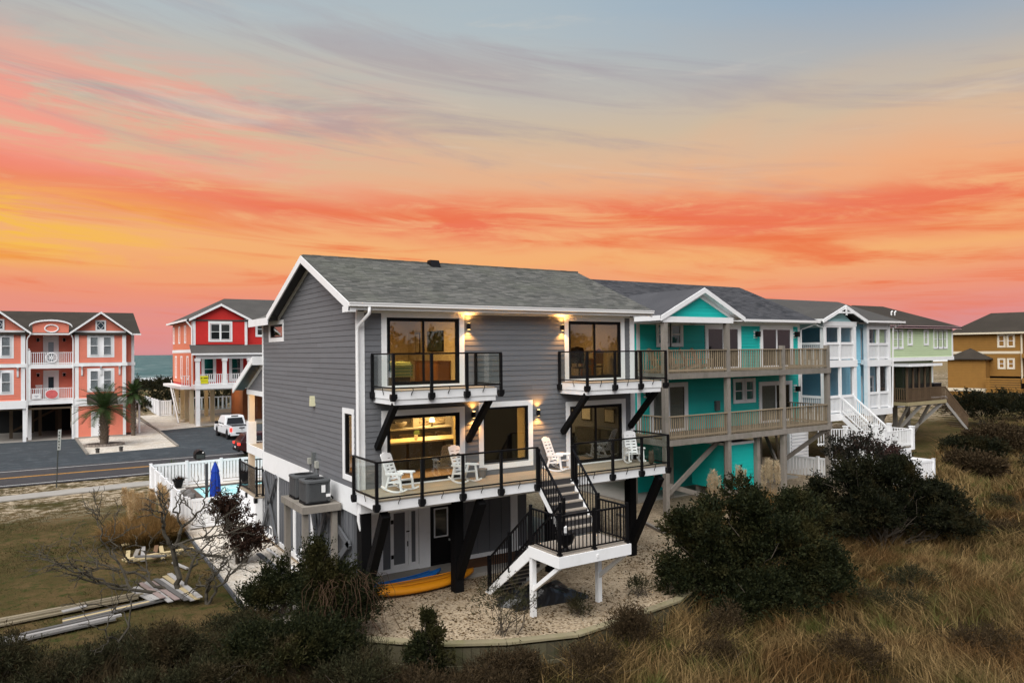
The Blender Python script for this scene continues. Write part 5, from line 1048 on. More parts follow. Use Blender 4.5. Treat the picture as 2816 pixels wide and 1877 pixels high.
def picket_fence(label, pts, h, mat, sp, wb, z=G, pw=0.13, solid=False, posts=True, name='picket_fence', gap=0.0):
    f_ = thing(name, label, 'fence')
    for a, b_ in zip(pts, pts[1:]):
        A, B = Vector((*a, z)), Vector((*b_, z)); L = (B-A).length; n = max(2, int(round(L/sp))); dd = (B-A).normalized()
        MB().beam(A+Vector((0,0,h-0.06)), B+Vector((0,0,h-0.06)), 0.06, 0.13).build('top_rail', mat, f_); MB().beam(A+Vector((0,0,0.14+gap)), B+Vector((0,0,0.14+gap)), 0.06, 0.13).build('bottom_rail', mat, f_)
        w = (L/n)-0.036 if solid else wb
        me = None
        for k in range(n):
            c_ = A+dd*((k+0.5)*L/n)
            if me is None: o = MB().beam(Vector((0,0,0))-dd*w/2+Vector((0,0,(h+0.2+gap)/2-0.02)), dd*w/2+Vector((0,0,(h+0.2+gap)/2-0.02)), 0.025, h-0.33-gap).build('picket', mat, f_); me = o.data
            else: o = bpy.data.objects.new('picket', me); COL.objects.link(o); o.parent = f_
            o.location = (c_.x, c_.y, z)
        if posts:
            npo = max(1, int(round(L/2.0)))
            for k in range(npo+1):
                c_ = A+dd*(k*L/npo); bx(f_, 'fence_post', mat, c_.x-pw/2, c_.x+pw/2, c_.y-pw/2, c_.y+pw/2, z-0.25, z+h+0.04); bx(f_, 'post_cap', mat, c_.x-pw*.6, c_.x+pw*.6, c_.y-pw*.6, c_.y+pw*.6, z+h+0.041, z+h+0.07)
    settle(f_, (*pts[0], z)); return f_
picket_fence('white picket fence round the blue house yard above the marsh', [(29.6,8.0),(30.9,2.0),(34.4,1.75),(34.4,3.5)], 1.35, vinyl, 0.2, 0.1, solid=True, z=G-0.25)
# --- pale green house
Gm = M('pale_green_siding', (0.52,0.64,0.40), 0.6, 0.06, 1.0); GH = thing('green_house', 'pale green house with a dark screened porch beyond the blue house', 'house')
bx(GH, 'wall', Gm, 46.2, 57.25, 12.03, 20, 5.9, 8.6); lap(Face('F',12.0), GH, Gm, 46.2, 57.2, 6.2, 8.55, rev=0.17, each=False); bx(GH,'lower_wall', Gm, 47.5, 55.9, 13.0, 20, 2.7, 5.9); lap(Face('F',12.98), GH, Gm, 47.5, 55.8, 3.0, 5.9, rev=0.17, each=False)
bx(GH, 'band', white, 46.1, 57.4, 11.92, 12.03, 5.90, 6.2); bx(GH, 'band', white, 57.26, 57.36, 11.95, 20, 5.9, 6.2); bx(GH,'corner_board',white,57.1,57.3,11.94,12.0,6.2,8.5); bx(GH,'corner_board',white,55.75,55.95,12.92,12.99,2.8,5.9)
GF = Face('F', 11.98)
for a,b_ in ((48.35,48.95),(49.1,49.6)): sash(GF, GH, a, b_, 6.98, 8.3, trim=0.12, n=0.02)
for a in (50.45,52.85): sash(GF, GH, a, a+0.5, 7.25, 8.3, trim=0.12, n=0.02)
for a,b_ in ((54.3,54.85),(54.97,55.65),(55.77,56.3)): sash(GF, GH, a, b_, 6.95, 8.35, trim=0.11, n=0.02)
sash(Face('F',12.96), GH, 53.1, 53.8, 3.5, 5.5, trim=0.12, n=0.02); sash(Face('F',12.96), GH, 51.4, 52.1, 3.5, 5.5, trim=0.12, n=0.02)
hip_roof(GH, 45.5, 57.95, 11.5, 20.6, 8.66, 10.55, 4.0, sh_brown); bx(GH,'fascia',M('pinkish_fascia',(0.62,0.42,0.44),0.6,0.05),45.6,57.9,11.5,11.56,8.50,8.70)
for q in (51.5,52.0): MB().tube([(q,13.9,9.4),(q,13.9,9.9),(q+0.1,13.85,10.0)], 0.06, 6).build('roof_vent', gutterm, GH)
porch = grp('screened_porch', GH); dkw = M('porch_brown', (0.13,0.085,0.05), 0.8, 0.2, 2)
bx(porch,'porch_deck',M('tan_lumber',(0.36,0.30,0.17),0.8,0.15),45.4,50.8,9.25,13.0,2.72,2.98); bx(porch,'porch_roof',sh_slate,44.9,49.3,8.8,13.0,5.72,5.80); bx(porch,'porch_fascia',white,44.9,49.3,8.76,8.8,5.60,5.79); bx(porch,'porch_fascia',white,44.86,44.9,8.8,13,5.60,5.79)
for x_ in (45.5,46.3,47.1,47.9,48.7): bx(porch,'post',dkw,x_-0.06,x_+0.06,9.3,9.42,2.98,5.7)
for y_ in (10.3,11.4,12.5): bx(porch,'post',dkw,45.44,45.56,y_-0.06,y_+0.06,2.98,5.7)
bx(porch,'screen',glass('dark_screen',(0.22,0.22,0.2,1),0.02,0.5),45.6,48.7,9.37,9.375,2.98,5.6); bx(porch,'screen',MATS['dark_screen'],45.5,45.505,9.4,12.9,2.98,5.6)
wood_rail(GH,(45.45,9.28),(50.7,9.28),2.98,1.0,dkw,sp=0.16,wb=0.05,cap=False); wood_rail(GH,(45.42,9.3),(45.42,12.9),2.98,1.0,dkw,sp=0.16,wb=0.05,cap=False)
for a,b_ in (((45.7,9.4,2.7),(47.2,11.8,G)),((47.4,9.4,2.7),(46.3,11.6,G)),((48.6,9.4,2.7),(49.8,11.8,G-0.2)),((50.3,9.4,2.7),(48.0,11.6,G)),((46.6,12.8,2.7),(49.4,12.8,G)),((49.4,12.8,2.7),(46.6,12.8,G))): MB().beam(a,b_,0.1,0.24).build('brace', M('silver_timber',(0.34,0.32,0.29),0.85,0.15,2), GH)
for x_ in (46.4,48.2,50.0): bx(GH,'pile',MATS['silver_timber'],x_-0.13,x_+0.13,11.7,11.96,G-0.8,2.72)
gs = grp('outside_stairs', GH)
for k in range(12): bx(gs,'tread',dkw,50.8+0.28*k,51.1+0.28*k,9.4,10.6,2.8-0.2*k,2.84-0.2*k)
MB().prism([(50.8,2.9),(54.4,0.35),(54.4,0.05),(50.8,2.6)],'y',9.34,9.4).build('stringer',MATS['silver_timber'],gs)
A,B = Vector((50.8,9.36,2.98)), Vector((54.3,9.36,0.5)); rg = grp('stair_rail',GH); MB().beam(A+Vector((0,0,0.95)),B+Vector((0,0,0.95)),0.06,0.08).build('top_rail',dkw,rg)
for k in range(1,22): q=A.lerp(B,k/22); bx(rg,'baluster',dkw,q.x-0.03,q.x+0.03,q.y-0.02,q.y+0.02,q.z,q.z+0.95)
bx(GH,'unit_shelf',white,52.0,55.6,11.6,12.9,2.72,2.95)
settle(GH,(51,12,G))
for x_,lb in ((52.6,'grey air conditioner on the shelf of the pale green house by its porch'),(54.4,'dark air conditioner at the right end of the pale green house shelf')):
    a_ = thing('air_conditioner',lb,'air conditioner'); bx(a_,'case',acm if x_ < 53 else black,x_-0.55,x_+0.55,11.75,12.7,2.95,4.0); bx(a_,'grille',black,x_-0.45,x_+0.1,11.73,11.75,3.05,3.9); bx(a_,'top_cover',acm,x_-0.58,x_+0.58,11.72,12.73,4.0,4.06); settle(a_,(x_,12.2,2.95))
# --- brown house on the bend of the road
Bm = M('ochre_shingle_wall',(0.25,0.125,0.026),0.8,0.16,2.0,bump=0.3,bscale=20); OT = M('cream_trim',(0.62,0.55,0.42),0.6,0.06)
OH = thing('ochre_house','ochre shingled house with cream trim and hipped roofs at the far right','house'); OF = Face('L',0.0)
bx(OH,'wall',Bm,0.02,9.0,-7.4,0.0,3.4,8.7); lap(OF,OH,Bm,-7.3,-0.1,6.4,8.65,rev=0.2,each=False); lap(OF,OH,Bm,-7.3,-0.1,3.4,6.1,rev=0.2,each=False)
OF.bx(OH,'band',OT,-7.4,0.0,0.0,0.06,6.1,6.4); OF.bx(OH,'corner_board',OT,-0.12,0.02,0,0.05,3.4,8.7); OF.bx(OH,'corner_board',OT,-7.4,-7.2,0,0.05,3.4,8.7)
for a in (-5.0,-5.95): sash(OF,OH,a-0.55,a,7.0,8.3,trim=0.16,tm=OT,n=0.03); sash(OF,OH,a-0.5,a,4.4,5.4,trim=0.16,tm=OT,n=0.03)
roofslab(OH,[(-0.6,0.4,8.7),(-0.6,-9.0,8.7),(4.2,-9.0,11.2),(4.2,-3.4,11.2)],0.12,sh_brown); roofslab(OH,[(-0.6,0.4,8.7),(4.2,-3.4,11.2),(9.4,0.4,8.7)],0.12,sh_brown); roofslab(OH,[(9.4,0.4,8.7),(4.2,-3.4,11.2),(4.2,-9,11.2),(9.4,-9,8.7)],0.12,sh_brown); OF.bx(OH,'fascia',OT,-9.0,0.4,0.55,0.62,8.5,8.7)
bx(OH,'bump_out',Bm,-2.0,0.05,-4.0,0.05,1.9,5.5); lap(Face('L',-2.02),OH,Bm,-4.0,0.0,2.0,5.5,rev=0.2,each=False)
for tri in ([(-2.4,0.4,5.5),(-2.4,-4.4,5.5),(0.0,-2.0,6.8)],[(-2.4,-4.4,5.5),(0.3,-4.4,5.5),(0.3,-2.0,6.8),(0.0,-2.0,6.8)],[(0.3,0.4,5.5),(-2.4,0.4,5.5),(0.0,-2.0,6.8),(0.3,-2.0,6.8)]): roofslab(OH,tri,0.1,sh_brown)
bx(OH,'band',OT,-2.08,0.0,-4.05,0.05,1.6,1.95); bx(OH,'corner_post',OT,-2.05,-1.75,-4.02,-3.72,G-1,1.6); bx(OH,'lattice',Bm,-1.9,-1.8,-3.6,0,G-0.8,1.5)
dk2 = grp('deck_box',OH); bx(dk2,'deck_side',Bm,-2.6,0.0,-7.6,-4.1,1.5,1.9)
for k in range(5): bx(dk2,'deck_slat',Bm,-2.66,-2.6,-7.6,-4.1,1.95+k*0.27,2.15+k*0.27)
for y_ in (-4.6,-6.2,-7.5): bx(OH,'pile',MATS['silver_timber'],-2.4,-2.1,y_-0.15,y_+0.15,G-1.2,1.5)
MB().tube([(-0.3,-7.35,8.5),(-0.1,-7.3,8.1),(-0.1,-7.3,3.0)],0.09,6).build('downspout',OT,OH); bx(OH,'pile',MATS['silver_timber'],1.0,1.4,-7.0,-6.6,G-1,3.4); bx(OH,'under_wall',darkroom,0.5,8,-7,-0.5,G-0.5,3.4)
bx(OH,'front_deck',Bm,-0.8,6,-11.5,-7.4,5.6,6.1); bx(OH,'front_deck',Bm,-0.8,6,-11.5,-7.4,2.6,3.2)
OH.location = (89.1,27.8,0.0); OH.rotation_euler.z = R_(12.7)
# ------------------------------------------------------------------ coral house across the road
coral = M('coral_shake',(0.74,0.225,0.150),0.7,0.10,1.5,bump=0.3,bscale=14); CH = thing('coral_house','coral pink beach house with white trim and two gabled bays across the road','house')
CF = Face('F',56.2); yb2 = 58.2
def coral_bay(x0,x1,ground):
    bx(CH,'wall',coral,x0,x1,56.23,66,2.6,9.0); zs_ = [(6.4,8.9),(3.2,6.05)]
    for a,b_ in zs_: lap(CF,CH,coral,x0+0.2,x1-0.2,a,b_,[(x0+1.0,x1-1.0,6.85,8.89),(x0+1.0,x1-1.0,3.74,5.87)],rev=0.2,each=False)
    for a in (x0,x1-0.32):
        CF.bx(CH,'corner_post',white,a,a+0.32,-0.02,0.10,6.35,8.9); CF.bx(CH,'corner_post',white,a,a+0.3,-0.02,0.06,3.2,6.05)
    CF.bx(CH,'band',white,x0-0.1,x1+0.1,-0.02,0.16,6.05,6.36); CF.bx(CH,'band',white,x0-0.05,x1+0.05,-0.02,0.12,2.5,3.2)
    CF.bx(CH,'frieze',white,x0,x1,-0.02,0.06,8.88,9.25); xm = (x0+x1)/2
    MB().prism([(x0+0.1,9.24),(x1-0.1,9.24),(xm,10.75)],'y',56.22,56.3).build('gable_wall',coral,CH); cross_gable(CH,x0-0.45,x1+0.45,55.7,61.5,9.05,10.98,sh_brown,rw=0.2)
    for k in range(5): MB().tube([(x0+0.7+k*0.68+0.34*math.cos(q),56.13,8.98-0.16*math.sin(q)) for q in np.linspace(0,math.pi,8)],0.02,4).build('swag',M('swag_grey',(0.35,0.38,0.40),0.6),CH)
    aw = grp('attic_window',CH); frame(CF,aw,'trim',white,xm-0.42,xm+0.42,9.25,10.2,0.13,0.0,0.07); CF.bx(aw,'pane',M('attic_glass',(0.03,0.05,0.07),0.1,0.2,spec=0.6),xm-0.29,xm+0.29,0.0,0.03,9.38,10.07)
    for s_ in (-1,1):
        for t_ in (-1,1): MB().beam((xm,56.16,9.72+t_*0.32),(xm+s_*0.28,56.16,9.72),0.03,0.03).build('muntin',white,aw)
    for z0_,z1_ in ((7.05,8.7),(3.95,5.65)):
        CF.bx(CH,'window_surround',white,xm-1.08,xm+1.08,0.0,0.05,z0_-0.22,z1_+0.2)
        for u0 in (xm-0.85,xm+0.2): sash(CF,CH,u0,u0+0.65,z0_,z1_,trim=0.0,n=0.10)
    for u in (x0+0.55,xm,x1-0.55): MB().prism([(56.1,6.04),(55.75,6.04),(56.0,5.75),(56.05,5.3),(56.1,5.2)],'x',u-0.07,u+0.07).build('corbel',white,CH)
coral_bay(-5.0,-0.92,True); coral_bay(-12.5,-8.68,False)
bx(CH,'wall',coral,-8.68,-5.0,58.23,66,2.6,9.0); MF = Face('F',58.2)
for a,b_ in ((6.2,8.9),(3.1,5.9)): lap(MF,CH,coral,-8.6,-5.05,a,b_,[(-7.4,-6.15,a,a+2.65)],rev=0.2,each=False)
bx(CH,'side_wing',coral,-0.92,-0.2,57.0,66,2.6,9.0); lap(Face('F',56.98),CH,coral,-0.9,-0.4,3.2,8.9,rev=0.2,each=False); bx(CH,'corner_post',white,-0.42,-0.18,56.9,57.1,2.6,8.95); bx(CH,'band',white,-0.92,-0.1,56.86,57.0,6.05,6.36); bx(CH,'band',white,-0.92,-0.1,56.86,57.0,2.5,3.2)
roofslab(CH,[(-13,55.9,9.0),(0.25,55.9,9.0),(0.25,62,11.2),(-13,62,11.2)],0.14,sh_brown); roofslab(CH,[(-13,62,11.2),(-0.6,62,11.2),(-0.6,68,9.0),(-13,68,9.0)],0.14,sh_brown)
bx(CH,'gutter',gutterm,-8.2,-5.4,55.82,55.92,8.86,9.0); bx(CH,'gutter',gutterm,-0.5,0.3,55.82,55.92,8.86,9.0)
MB().tube([(-5.3,55.85,8.9),(-5.15,56.05,8.6),(-5.12,56.1,8.4),(-5.12,56.1,0)],0.06,6).build('downspout',gutterm,CH); MB().tube([(-8.3,55.85,8.9),(-8.5,56.05,8.6),(-8.55,56.1,8.4),(-8.55,56.1,0)],0.06,6).build('downspout',gutterm,CH)
# arched parapet over the middle
ap = [(-8.15,8.8),(-5.45,8.8),(-5.45,9.75)]+[(-6.8+1.35*math.cos(q),9.72+0.42*math.sin(q)) for q in np.linspace(0.15,math.pi-0.15,12)]+[(-8.15,9.75)]
MB().prism(ap,'y',56.05,56.5).build('parapet',coral,CH)
ar = [(-6.8+1.62*math.cos(q),9.62+0.58*math.sin(q)) for q in np.linspace(0.1,math.pi-0.1,16)]; ar2 = [(u,v-0.14) for u,v in ar[::-1]]; MB().prism(ar+ar2,'y',55.85,56.1).build('arch_moulding',white,CH)
MB().tube([(-6.75+0.5*math.cos(q),56.02,9.42+0.32*math.sin(q)) for q in np.linspace(0,2*math.pi,25)],0.06,6,False).build('oval_ring',white,CH)
for z_ in (6.26,3.12):
    bx(CH,'balcony_floor',white,-8.68,-5.0,56.25,58.2,z_-0.3,z_); bx(CH,'balcony_fascia',white,-8.75,-4.95,56.14,56.25,z_-0.34,z_+0.02)
    wood_rail(CH,(-8.3,56.2),(-5.1,56.2),z_,1.05,white,sp=0.14,wb=0.04,cap=False); bx(CH,'newel_post',white,-8.56,-8.3,56.1,56.36,z_,z_+1.25); MB().lathe([(0.0,0.0),(0.1,0.08),(0.0,0.2)],(-8.43,56.23,z_+1.25),10).build('finial',white,CH)
bx(CH,'balcony_post',white,-8.56,-8.3,56.1,56.36,3.12,5.95)
whl = grp('wheel_ornament',CH); 
for r_ in (0.42,0.1): MB().tube([(-6.75+r_*math.cos(q),56.14,6.84+r_*math.sin(q)) for q in np.linspace(0,2*math.pi,21)],0.045,6,False).build('ring',white,whl)
for k in range(8): MB().beam((-6.75,56.14,6.84),(-6.75+0.42*math.cos(k*0.785),56.14,6.84+0.42*math.sin(k*0.785)),0.04,0.04).build('spoke',white,whl)
for z_,gm in ((6.26,M('door_glass_pale',(0.30,0.38,0.44),0.1,0.1,spec=0.6)),(3.12,MATS['attic_glass'])):
    dg = grp('balcony_door',CH); MF.bx(dg,'surround',white,-7.37,-6.17,0,0.05,z_,z_+2.6); MF.bx(dg,'door_leaf',vinyl,-7.1,-6.42,0.05,0.09,z_,z_+2.2); MF.bx(dg,'pane',gm,-6.98,-6.56,0.09,0.10,z_+0.3,z_+2.0)
    for xx in (-7.75,-5.75): lantern(CH,xx,58.2,z_+2.2,1.1)
# open ground floor
for x_ in (-8.75,-5.1,-12.3): bx(CH,'stilt',white,x_-0.13,x_+0.13,56.25,56.51,G,2.6)
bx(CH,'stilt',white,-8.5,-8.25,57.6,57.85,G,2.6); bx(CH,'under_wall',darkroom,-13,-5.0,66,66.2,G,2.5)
for x_,y_ in ((-9.8,60),(-7.6,61),(-6.0,62),(-11,63),(-8.2,65),(-6.2,65)): bx(CH,'stilt',M('brown_pile',(0.10,0.075,0.05),0.9,0.2),x_-0.13,x_+0.13,y_-0.13,y_+0.13,G,2.6)
MB().beam((-9.8,60,0.2),(-6.0,62,2.2),0.06,0.2).build('brace',MATS['brown_pile'],CH); bx(CH,'ceiling',MATS['brown_pile'],-13,-5,56.3,66,2.35,2.5)
bx(CH,'wall',coral,-4.95,-0.95,56.3,66,G,2.5); lap(CF,CH,coral,-4.75,-1.15,G+0.15,2.5,[(-3.75,-2.9,G,1.9)],rev=0.2,each=False); bx(CH,'wall',coral,-0.95,-0.25,57.1,66,G+0.2,2.5); lap(Face('F',57.08),CH,coral,-0.92,-0.3,G+0.3,2.5,rev=0.2,each=False)
for a in (-4.98,-1.2): CF.bx(CH,'corner_post',white,a,a+0.25,-0.02,0.06,G+0.1,2.5)
CF.bx(CH,'plinth',concrete,-5,-0.95,-0.05,0.04,G,G+0.15)
dg = grp('entry_door',CH); frame(CF,dg,'trim',white,-3.75,-2.9,G+0.12,1.95,0.1,0.0,0.06,bot=False); CF.bx(dg,'door_leaf',vinyl,-3.65,-3.0,0.0,0.03,G+0.14,1.85); CF.bx(dg,'knob',black,-3.55,-3.48,0.03,0.09,0.55,0.62); CF.bx(dg,'knob',black,-3.55,-3.48,0.03,0.07,0.75,0.81)
roofslab(CH,[(-4.1,54.9,2.75),(-1.7,54.9,2.75),(-1.7,56.2,3.55),(-4.1,56.2,3.55)],0.1,sh_brown)
for x_ in (-0.0,0.34): bx(CH,'stilt',white,x_-0.08,x_+0.08,57.9,58.1,G,2.6)
bx(CH,'side_deck',white,-0.9,0.5,57.8,61,2.5,2.75); wood_rail(CH,(-0.8,57.85),(0.45,57.85),2.75,1.0,M('dark_rail',(0.03,0.05,0.03),0.7),sp=0.15,cap=False)
settle(CH,(-6.8,56.2,G))
sg = thing('round_sign','round pink sign hung on the lower balcony rail of the coral house','sign'); 
MB().prism([(-6.75+0.52*math.cos(q),3.66+0.44*math.sin(q)) for q in np.linspace(0,2*math.pi,24,endpoint=False)],'y',56.09,56.13).build('rim',white,sg); MB().prism([(-6.75+0.46*math.cos(q),3.66+0.38*math.sin(q)) for q in np.linspace(0,2*math.pi,24,endpoint=False)],'y',56.075,56.089).build('face',M('pink_sign',(0.62,0.13,0.13),0.6,0.3,5),sg); settle(sg,(-6.75,56.1,3.2))
sg = thing('white_sign','white board sign hung on the lower balcony rail of the coral house','sign'); bx(sg,'board',gutterm,-8.2,-7.55,56.09,56.13,3.28,3.75)
for k,(a,b_) in enumerate(((-8.02,-7.72),(-7.95,-7.8))): bx(sg,'lettering',M('sign_grey',(0.25,0.26,0.32),0.7),a,b_,56.085,56.089,3.52-k*0.12,3.57-k*0.12)
settle(sg,(-7.9,56.1,3.28))
cc_ = thing('balcony_chair','white slatted chair behind the lower balcony rail of the coral house','chair'); bx(cc_,'seat',white,-7.95,-7.45,57.0,57.5,3.52,3.57)
for k in range(5): bx(cc_,'back_slat',white,-7.92+k*0.1,-7.86+k*0.1,57.5,57.53,3.57,4.35)
bx(cc_,'top_rail',white,-7.97,-7.43,57.49,57.54,4.35,4.45)
for q in ((-7.95,57.0),(-7.5,57.0),(-7.95,57.45),(-7.5,57.45)): bx(cc_,'leg',white,q[0],q[0]+0.05,q[1],q[1]+0.05,3.12,3.52)
settle(cc_,(-7.7,57.2,3.12))
# ------------------------------------------------------------------ red house
redm = M('red_shake',(0.58,0.028,0.024),0.7,0.12,1.5,bump=0.3,bscale=12); salm = M('salmon_shake',(0.70,0.215,0.125),0.7,0.10,1.5,bump=0.3,bscale=12); RH = thing('red_house','bright red gabled beach house on stilts with a salmon side wall','house')
bx(RH,'wall',redm,6.05,22,64.0,77,3.5,10.6); RL = Face('L',6.0); backing(RL,RH,salm,63.6,77,3.8,10.6,[]); lap(RL,RH,salm,63.8,76.9,7.6,10.5,rev=0.24,each=False); lap(RL,RH,salm,63.8,76.9,3.9,7.2,rev=0.24,each=False); RL.bx(RH,'band',white,63.6,77,0,0.06,7.2,7.55)
RF = Face('F',63.5); bx(RH,'gable_block',redm,6.02,11.6,63.53,66,7.4,10.8); lap(RF,RH,redm,6.2,11.4,8.1,10.75,[(7.6,9.95,8.35,10.55)],rev=0.24,each=False)
MB().prism([(6.1,10.7),(11.5,10.7),(8.85,12.35)],'y',63.5,63.6).build('gable_wall',redm,RH); cross_gable(RH,5.6,12.0,63.1,70.5,10.78,12.45,sh_slate,rw=0.26)
for a in (6.0,11.3): RF.bx(RH,'corner_board',white,a,a+0.28,-0.02,0.06,8.0,10.8)
frame(RF,RH,'window_trim',white,7.55,10.0,8.35,10.55,0.2,0.0,0.09,wt=0.26); 
for u in (7.8,8.83): sash(RF,RH,u,u+0.92,8.6,10.25,trim=0.0,n=0.06)
RF.bx(RH,'window_mullion',white,8.72,8.83,0,0.09,8.55,10.3)
lap(Face('F',63.98),RH,redm,11.6,16,8.0,10.6,[(12.5,14.2,8.9,10.6)],rev=0.24,each=False); sash(Face('F',63.96),RH,12.75,13.9,9.1,10.4,trim=0.2,n=0.03)
roofslab(RH,[(5.4,63.4,10.7),(22.5,63.4,10.7),(18,70.5,13.5),(10.6,70.5,13.5)],0.14,sh_slate); roofslab(RH,[(5.4,77.6,10.7),(5.4,63.4,10.7),(10.6,70.5,13.5)],0.14,sh_slate); roofslab(RH,[(22.5,77.6,10.7),(5.4,77.6,10.7),(10.6,70.5,13.5),(18,70.5,13.5)],0.14,sh_slate); roofslab(RH,[(22.5,63.4,10.7),(22.5,77.6,10.7),(18,70.5,13.5)],0.14,sh_slate)
bx(RH,'fascia',white,5.32,5.42,63.4,77.6,10.55,10.74)
roofslab(RH,[(5.5,61.2,7.1),(17,61.2,7.1),(17,63.6,8.05),(5.7,63.6,8.05)],0.12,sh_slate); bx(RH,'porch_fascia',white,5.5,17,61.12,61.22,6.95,7.12); bx(RH,'porch_beam',white,6.0,17,61.5,61.8,6.55,6.98)
for x_ in (6.15,8.8,11.35,14): bx(RH,'porch_post',white,x_-0.19,x_+0.19,61.4,61.78,3.85,6.6); bx(RH,'post_cap',white,x_-0.26,x_+0.26,61.33,61.85,6.3,6.6); bx(RH,'post_base',white,x_-0.24,x_+0.24,61.35,61.83,3.85,4.3)
bx(RH,'balcony_floor',white,5.9,17,61.4,64,3.45,3.83); bx(RH,'balcony_fascia',white,5.85,17,61.3,61.42,3.42,3.86)
for a,b_ in ((6.35,8.6),(9.0,11.15),(11.55,13.8)): wood_rail(RH,(a,61.5),(b_,61.5),3.83,1.1,white,sp=0.2,wb=0.06,cap=False)
PF = Face('F',63.95); lap(PF,RH,redm,6.1,16,3.9,6.9,[(6.9,8.4,3.9,6.9),(9.7,11.2,3.9,6.9)],rev=0.24,each=False)
for u in (7.2,10.0): sash(PF,RH,u,u+0.95,4.3,6.55,trim=0.26,n=0.03)
bx(RH,'side_balcony',white,4.9,5.98,64.5,77,3.3,3.6); wood_rail(RH,(5.0,64.6),(5.9,64.6),3.6,1.15,white,sp=0.2,wb=0.06,cap=False); 
for y_ in (66,70,74): sash(RL,RH,y_,y_+0.9,4.4,6.7,trim=0.15,n=0.03); sash(RL,RH,y_+1.5,y_+2.3,8.4,10.1,trim=0.15,n=0.03)
RL.bx(RH,'side_trim',white,63.6,63.9,0,0.07,3.6,10.5); MB().tube([(5.4,63.5,10.5),(5.7,63.45,10.1),(5.9,63.4,9.8),(5.9,63.4,8)],0.08,6).build('downspout',gutterm,RH)
stl = M('tan_pile',(0.52,0.44,0.30),0.7,0.1)  # tan piles and stair treads
for x_ in (6.15,11.4,16): bx(RH,'stilt',white,x_-0.2,x_+0.2,61.4,61.8,G,3.45)
for x_,y_ in ((6.1,65),(6.1,68),(6.1,71),(6.1,75),(8.4,66),(9.2,74),(12,70),(14,74)): bx(RH,'stilt',stl,x_-0.2,x_+0.2,y_-0.2,y_+0.2,G,3.5)
for k in range(8): bx(RH,'storage_board',M('cedar_board',(0.22,0.075,0.03),0.7,0.2,obj=0.1),11.7+k*0.5,12.16+k*0.5,66.0,66.1,G,3.4)
bx(RH,'storage_wall',MATS['cedar_board'],11.65,11.75,66.1,72,G,3.4); bx(RH,'ceiling',white,6,20,61.6,77,3.3,3.44); bx(RH,'slab',concrete,6.2,20,61.7,77,G-0.05,G+0.03)
# side stairs
ss = grp('side_stairs',RH)
for k in range(14): bx(ss,'tread',stl,5.0,5.95,72-k*0.42,72.4-k*0.42,3.4-k*0.26,3.46-k*0.26)
MB().prism([(71.6,3.28),(66.2,G),(65.9,G+0.1),(71.4,3.5)],'x',4.9,5.0).build('stringer',white,ss); MB().prism([(71.2,4.05),(66.2,0.7),(66.2,0.82),(71.2,4.17)],'x',4.95,5.0).build('handrail',white,ss)
gd = grp('garage_door',RH); bx(gd,'door_leaf',vinyl,15.0,18.0,65.9,66.0,G,2.9)
for u in (15.4,16.6): bx(gd,'pane',MATS['attic_glass'],u,u+0.5,65.87,65.9,1.2,2.5)
settle(RH,(12,64,G)); lampo('carport_light','POINT',(9.5,69,3.1),60,(1,0.72,0.38),size=0.3)
ys = thing('yellow_sign','bright yellow sign hung on the balcony rail of the red house','sign'); bx(ys,'board',M('sign_yellow',(0.70,0.66,0.02),0.5,0.05),6.36,7.15,61.40,61.43,3.98,4.78)
for a,b_,c_,d_ in ((6.42,6.58,4.50,4.60),(6.70,7.09,4.50,4.60)): bx(ys,'lettering',M('sign_ink',(0.03,0.04,0.01),0.6),a,b_,61.392,61.399,c_,d_)
bx(ys,'lettering',M('sign_olive',(0.42,0.42,0.02),0.6),6.45,7.06,61.392,61.399,4.22,4.27); settle(ys,(6.75,61.4,3.98))
picket_fence('white panel fence on the sandy side of the red house',[(4.4,90),(4.6,77.5),(5.8,77.4)],1.9,vinyl,0.25,0.1,solid=True); picket_fence('white picket fence behind the red house carport',[(6.5,80),(22,80)],2.0,vinyl,0.5,0.18)
pl2 = thing('far_pool','strip of blue pool water behind the red house carport','pool'); bx(pl2,'water',M('pool_blue_far',(0.05,0.45,0.55),0.1,0.1),7.5,18,78.0,79.6,G+0.02,G+0.5); bx(pl2,'rim',gutterm,7.3,18.2,77.85,78.0,G,G+0.56); settle(pl2,(12,78,G))
# ------------------------------------------------------------------ vehicles
paintw = M('white_car_paint',(0.74,0.76,0.78),0.22,0.03,1,spec=0.5); tyre = M('tyre_rubber',(0.012,0.012,0.013),0.8,0.1); rimm = M('dark_rim',(0.04,0.04,0.045),0.35,0.1,metal=0.7); cgl = M('car_glass',(0.012,0.014,0.016),0.05,0.1,spec=0.7); lred = emis('tail_red',(0.75,0.03,0.02,1),0.7)
def wheel(par,x,y,r=0.40,w=0.28):
    g = grp('wheel',par); s_ = 1 if x > 0 else -1
    MB().tube([(x-s_*w,y,r),(x-s_*w*0.98,y,r),(x-s_*0.02,y,r),(x,y,r)],[r*0.92,r,r,r*0.92],20).build('tyre',tyre,g); MB().tube([(x-s_*0.01,y,r),(x+s_*0.012,y,r)],r*0.62,12).build('rim',rimm,g)
def body_section(profile,x0,x1,taper=0.0,name='body',mat=None,par=None,bevel=0.06):
    """side profile (y,z) extruded across x, drawn in towards the top by taper"""
    zmin = min(z for _,z in profile); zmax = max(z for _,z in profile); mb = MB(); n = len(profile)
    for x_,s_ in ((x0,1),(x1,-1)):
        mb.v += [(x_+s_*taper*(z-zmin)/(zmax-zmin),y,z) for y,z in profile]
    mb.f.append(tuple(range(n-1,-1,-1))); mb.f.append(tuple(range(n,2*n))); mb.f += [(i_,(i_+1)%n,n+(i_+1)%n,n+i_) for i_ in range(n)]
    return mb.build(name,mat,par,bevel=bevel)
def arch(yc,r,z0,n=8): return [(yc+r*math.cos(a),z0+r*math.sin(a)) for a in np.linspace(math.pi,0,n)]
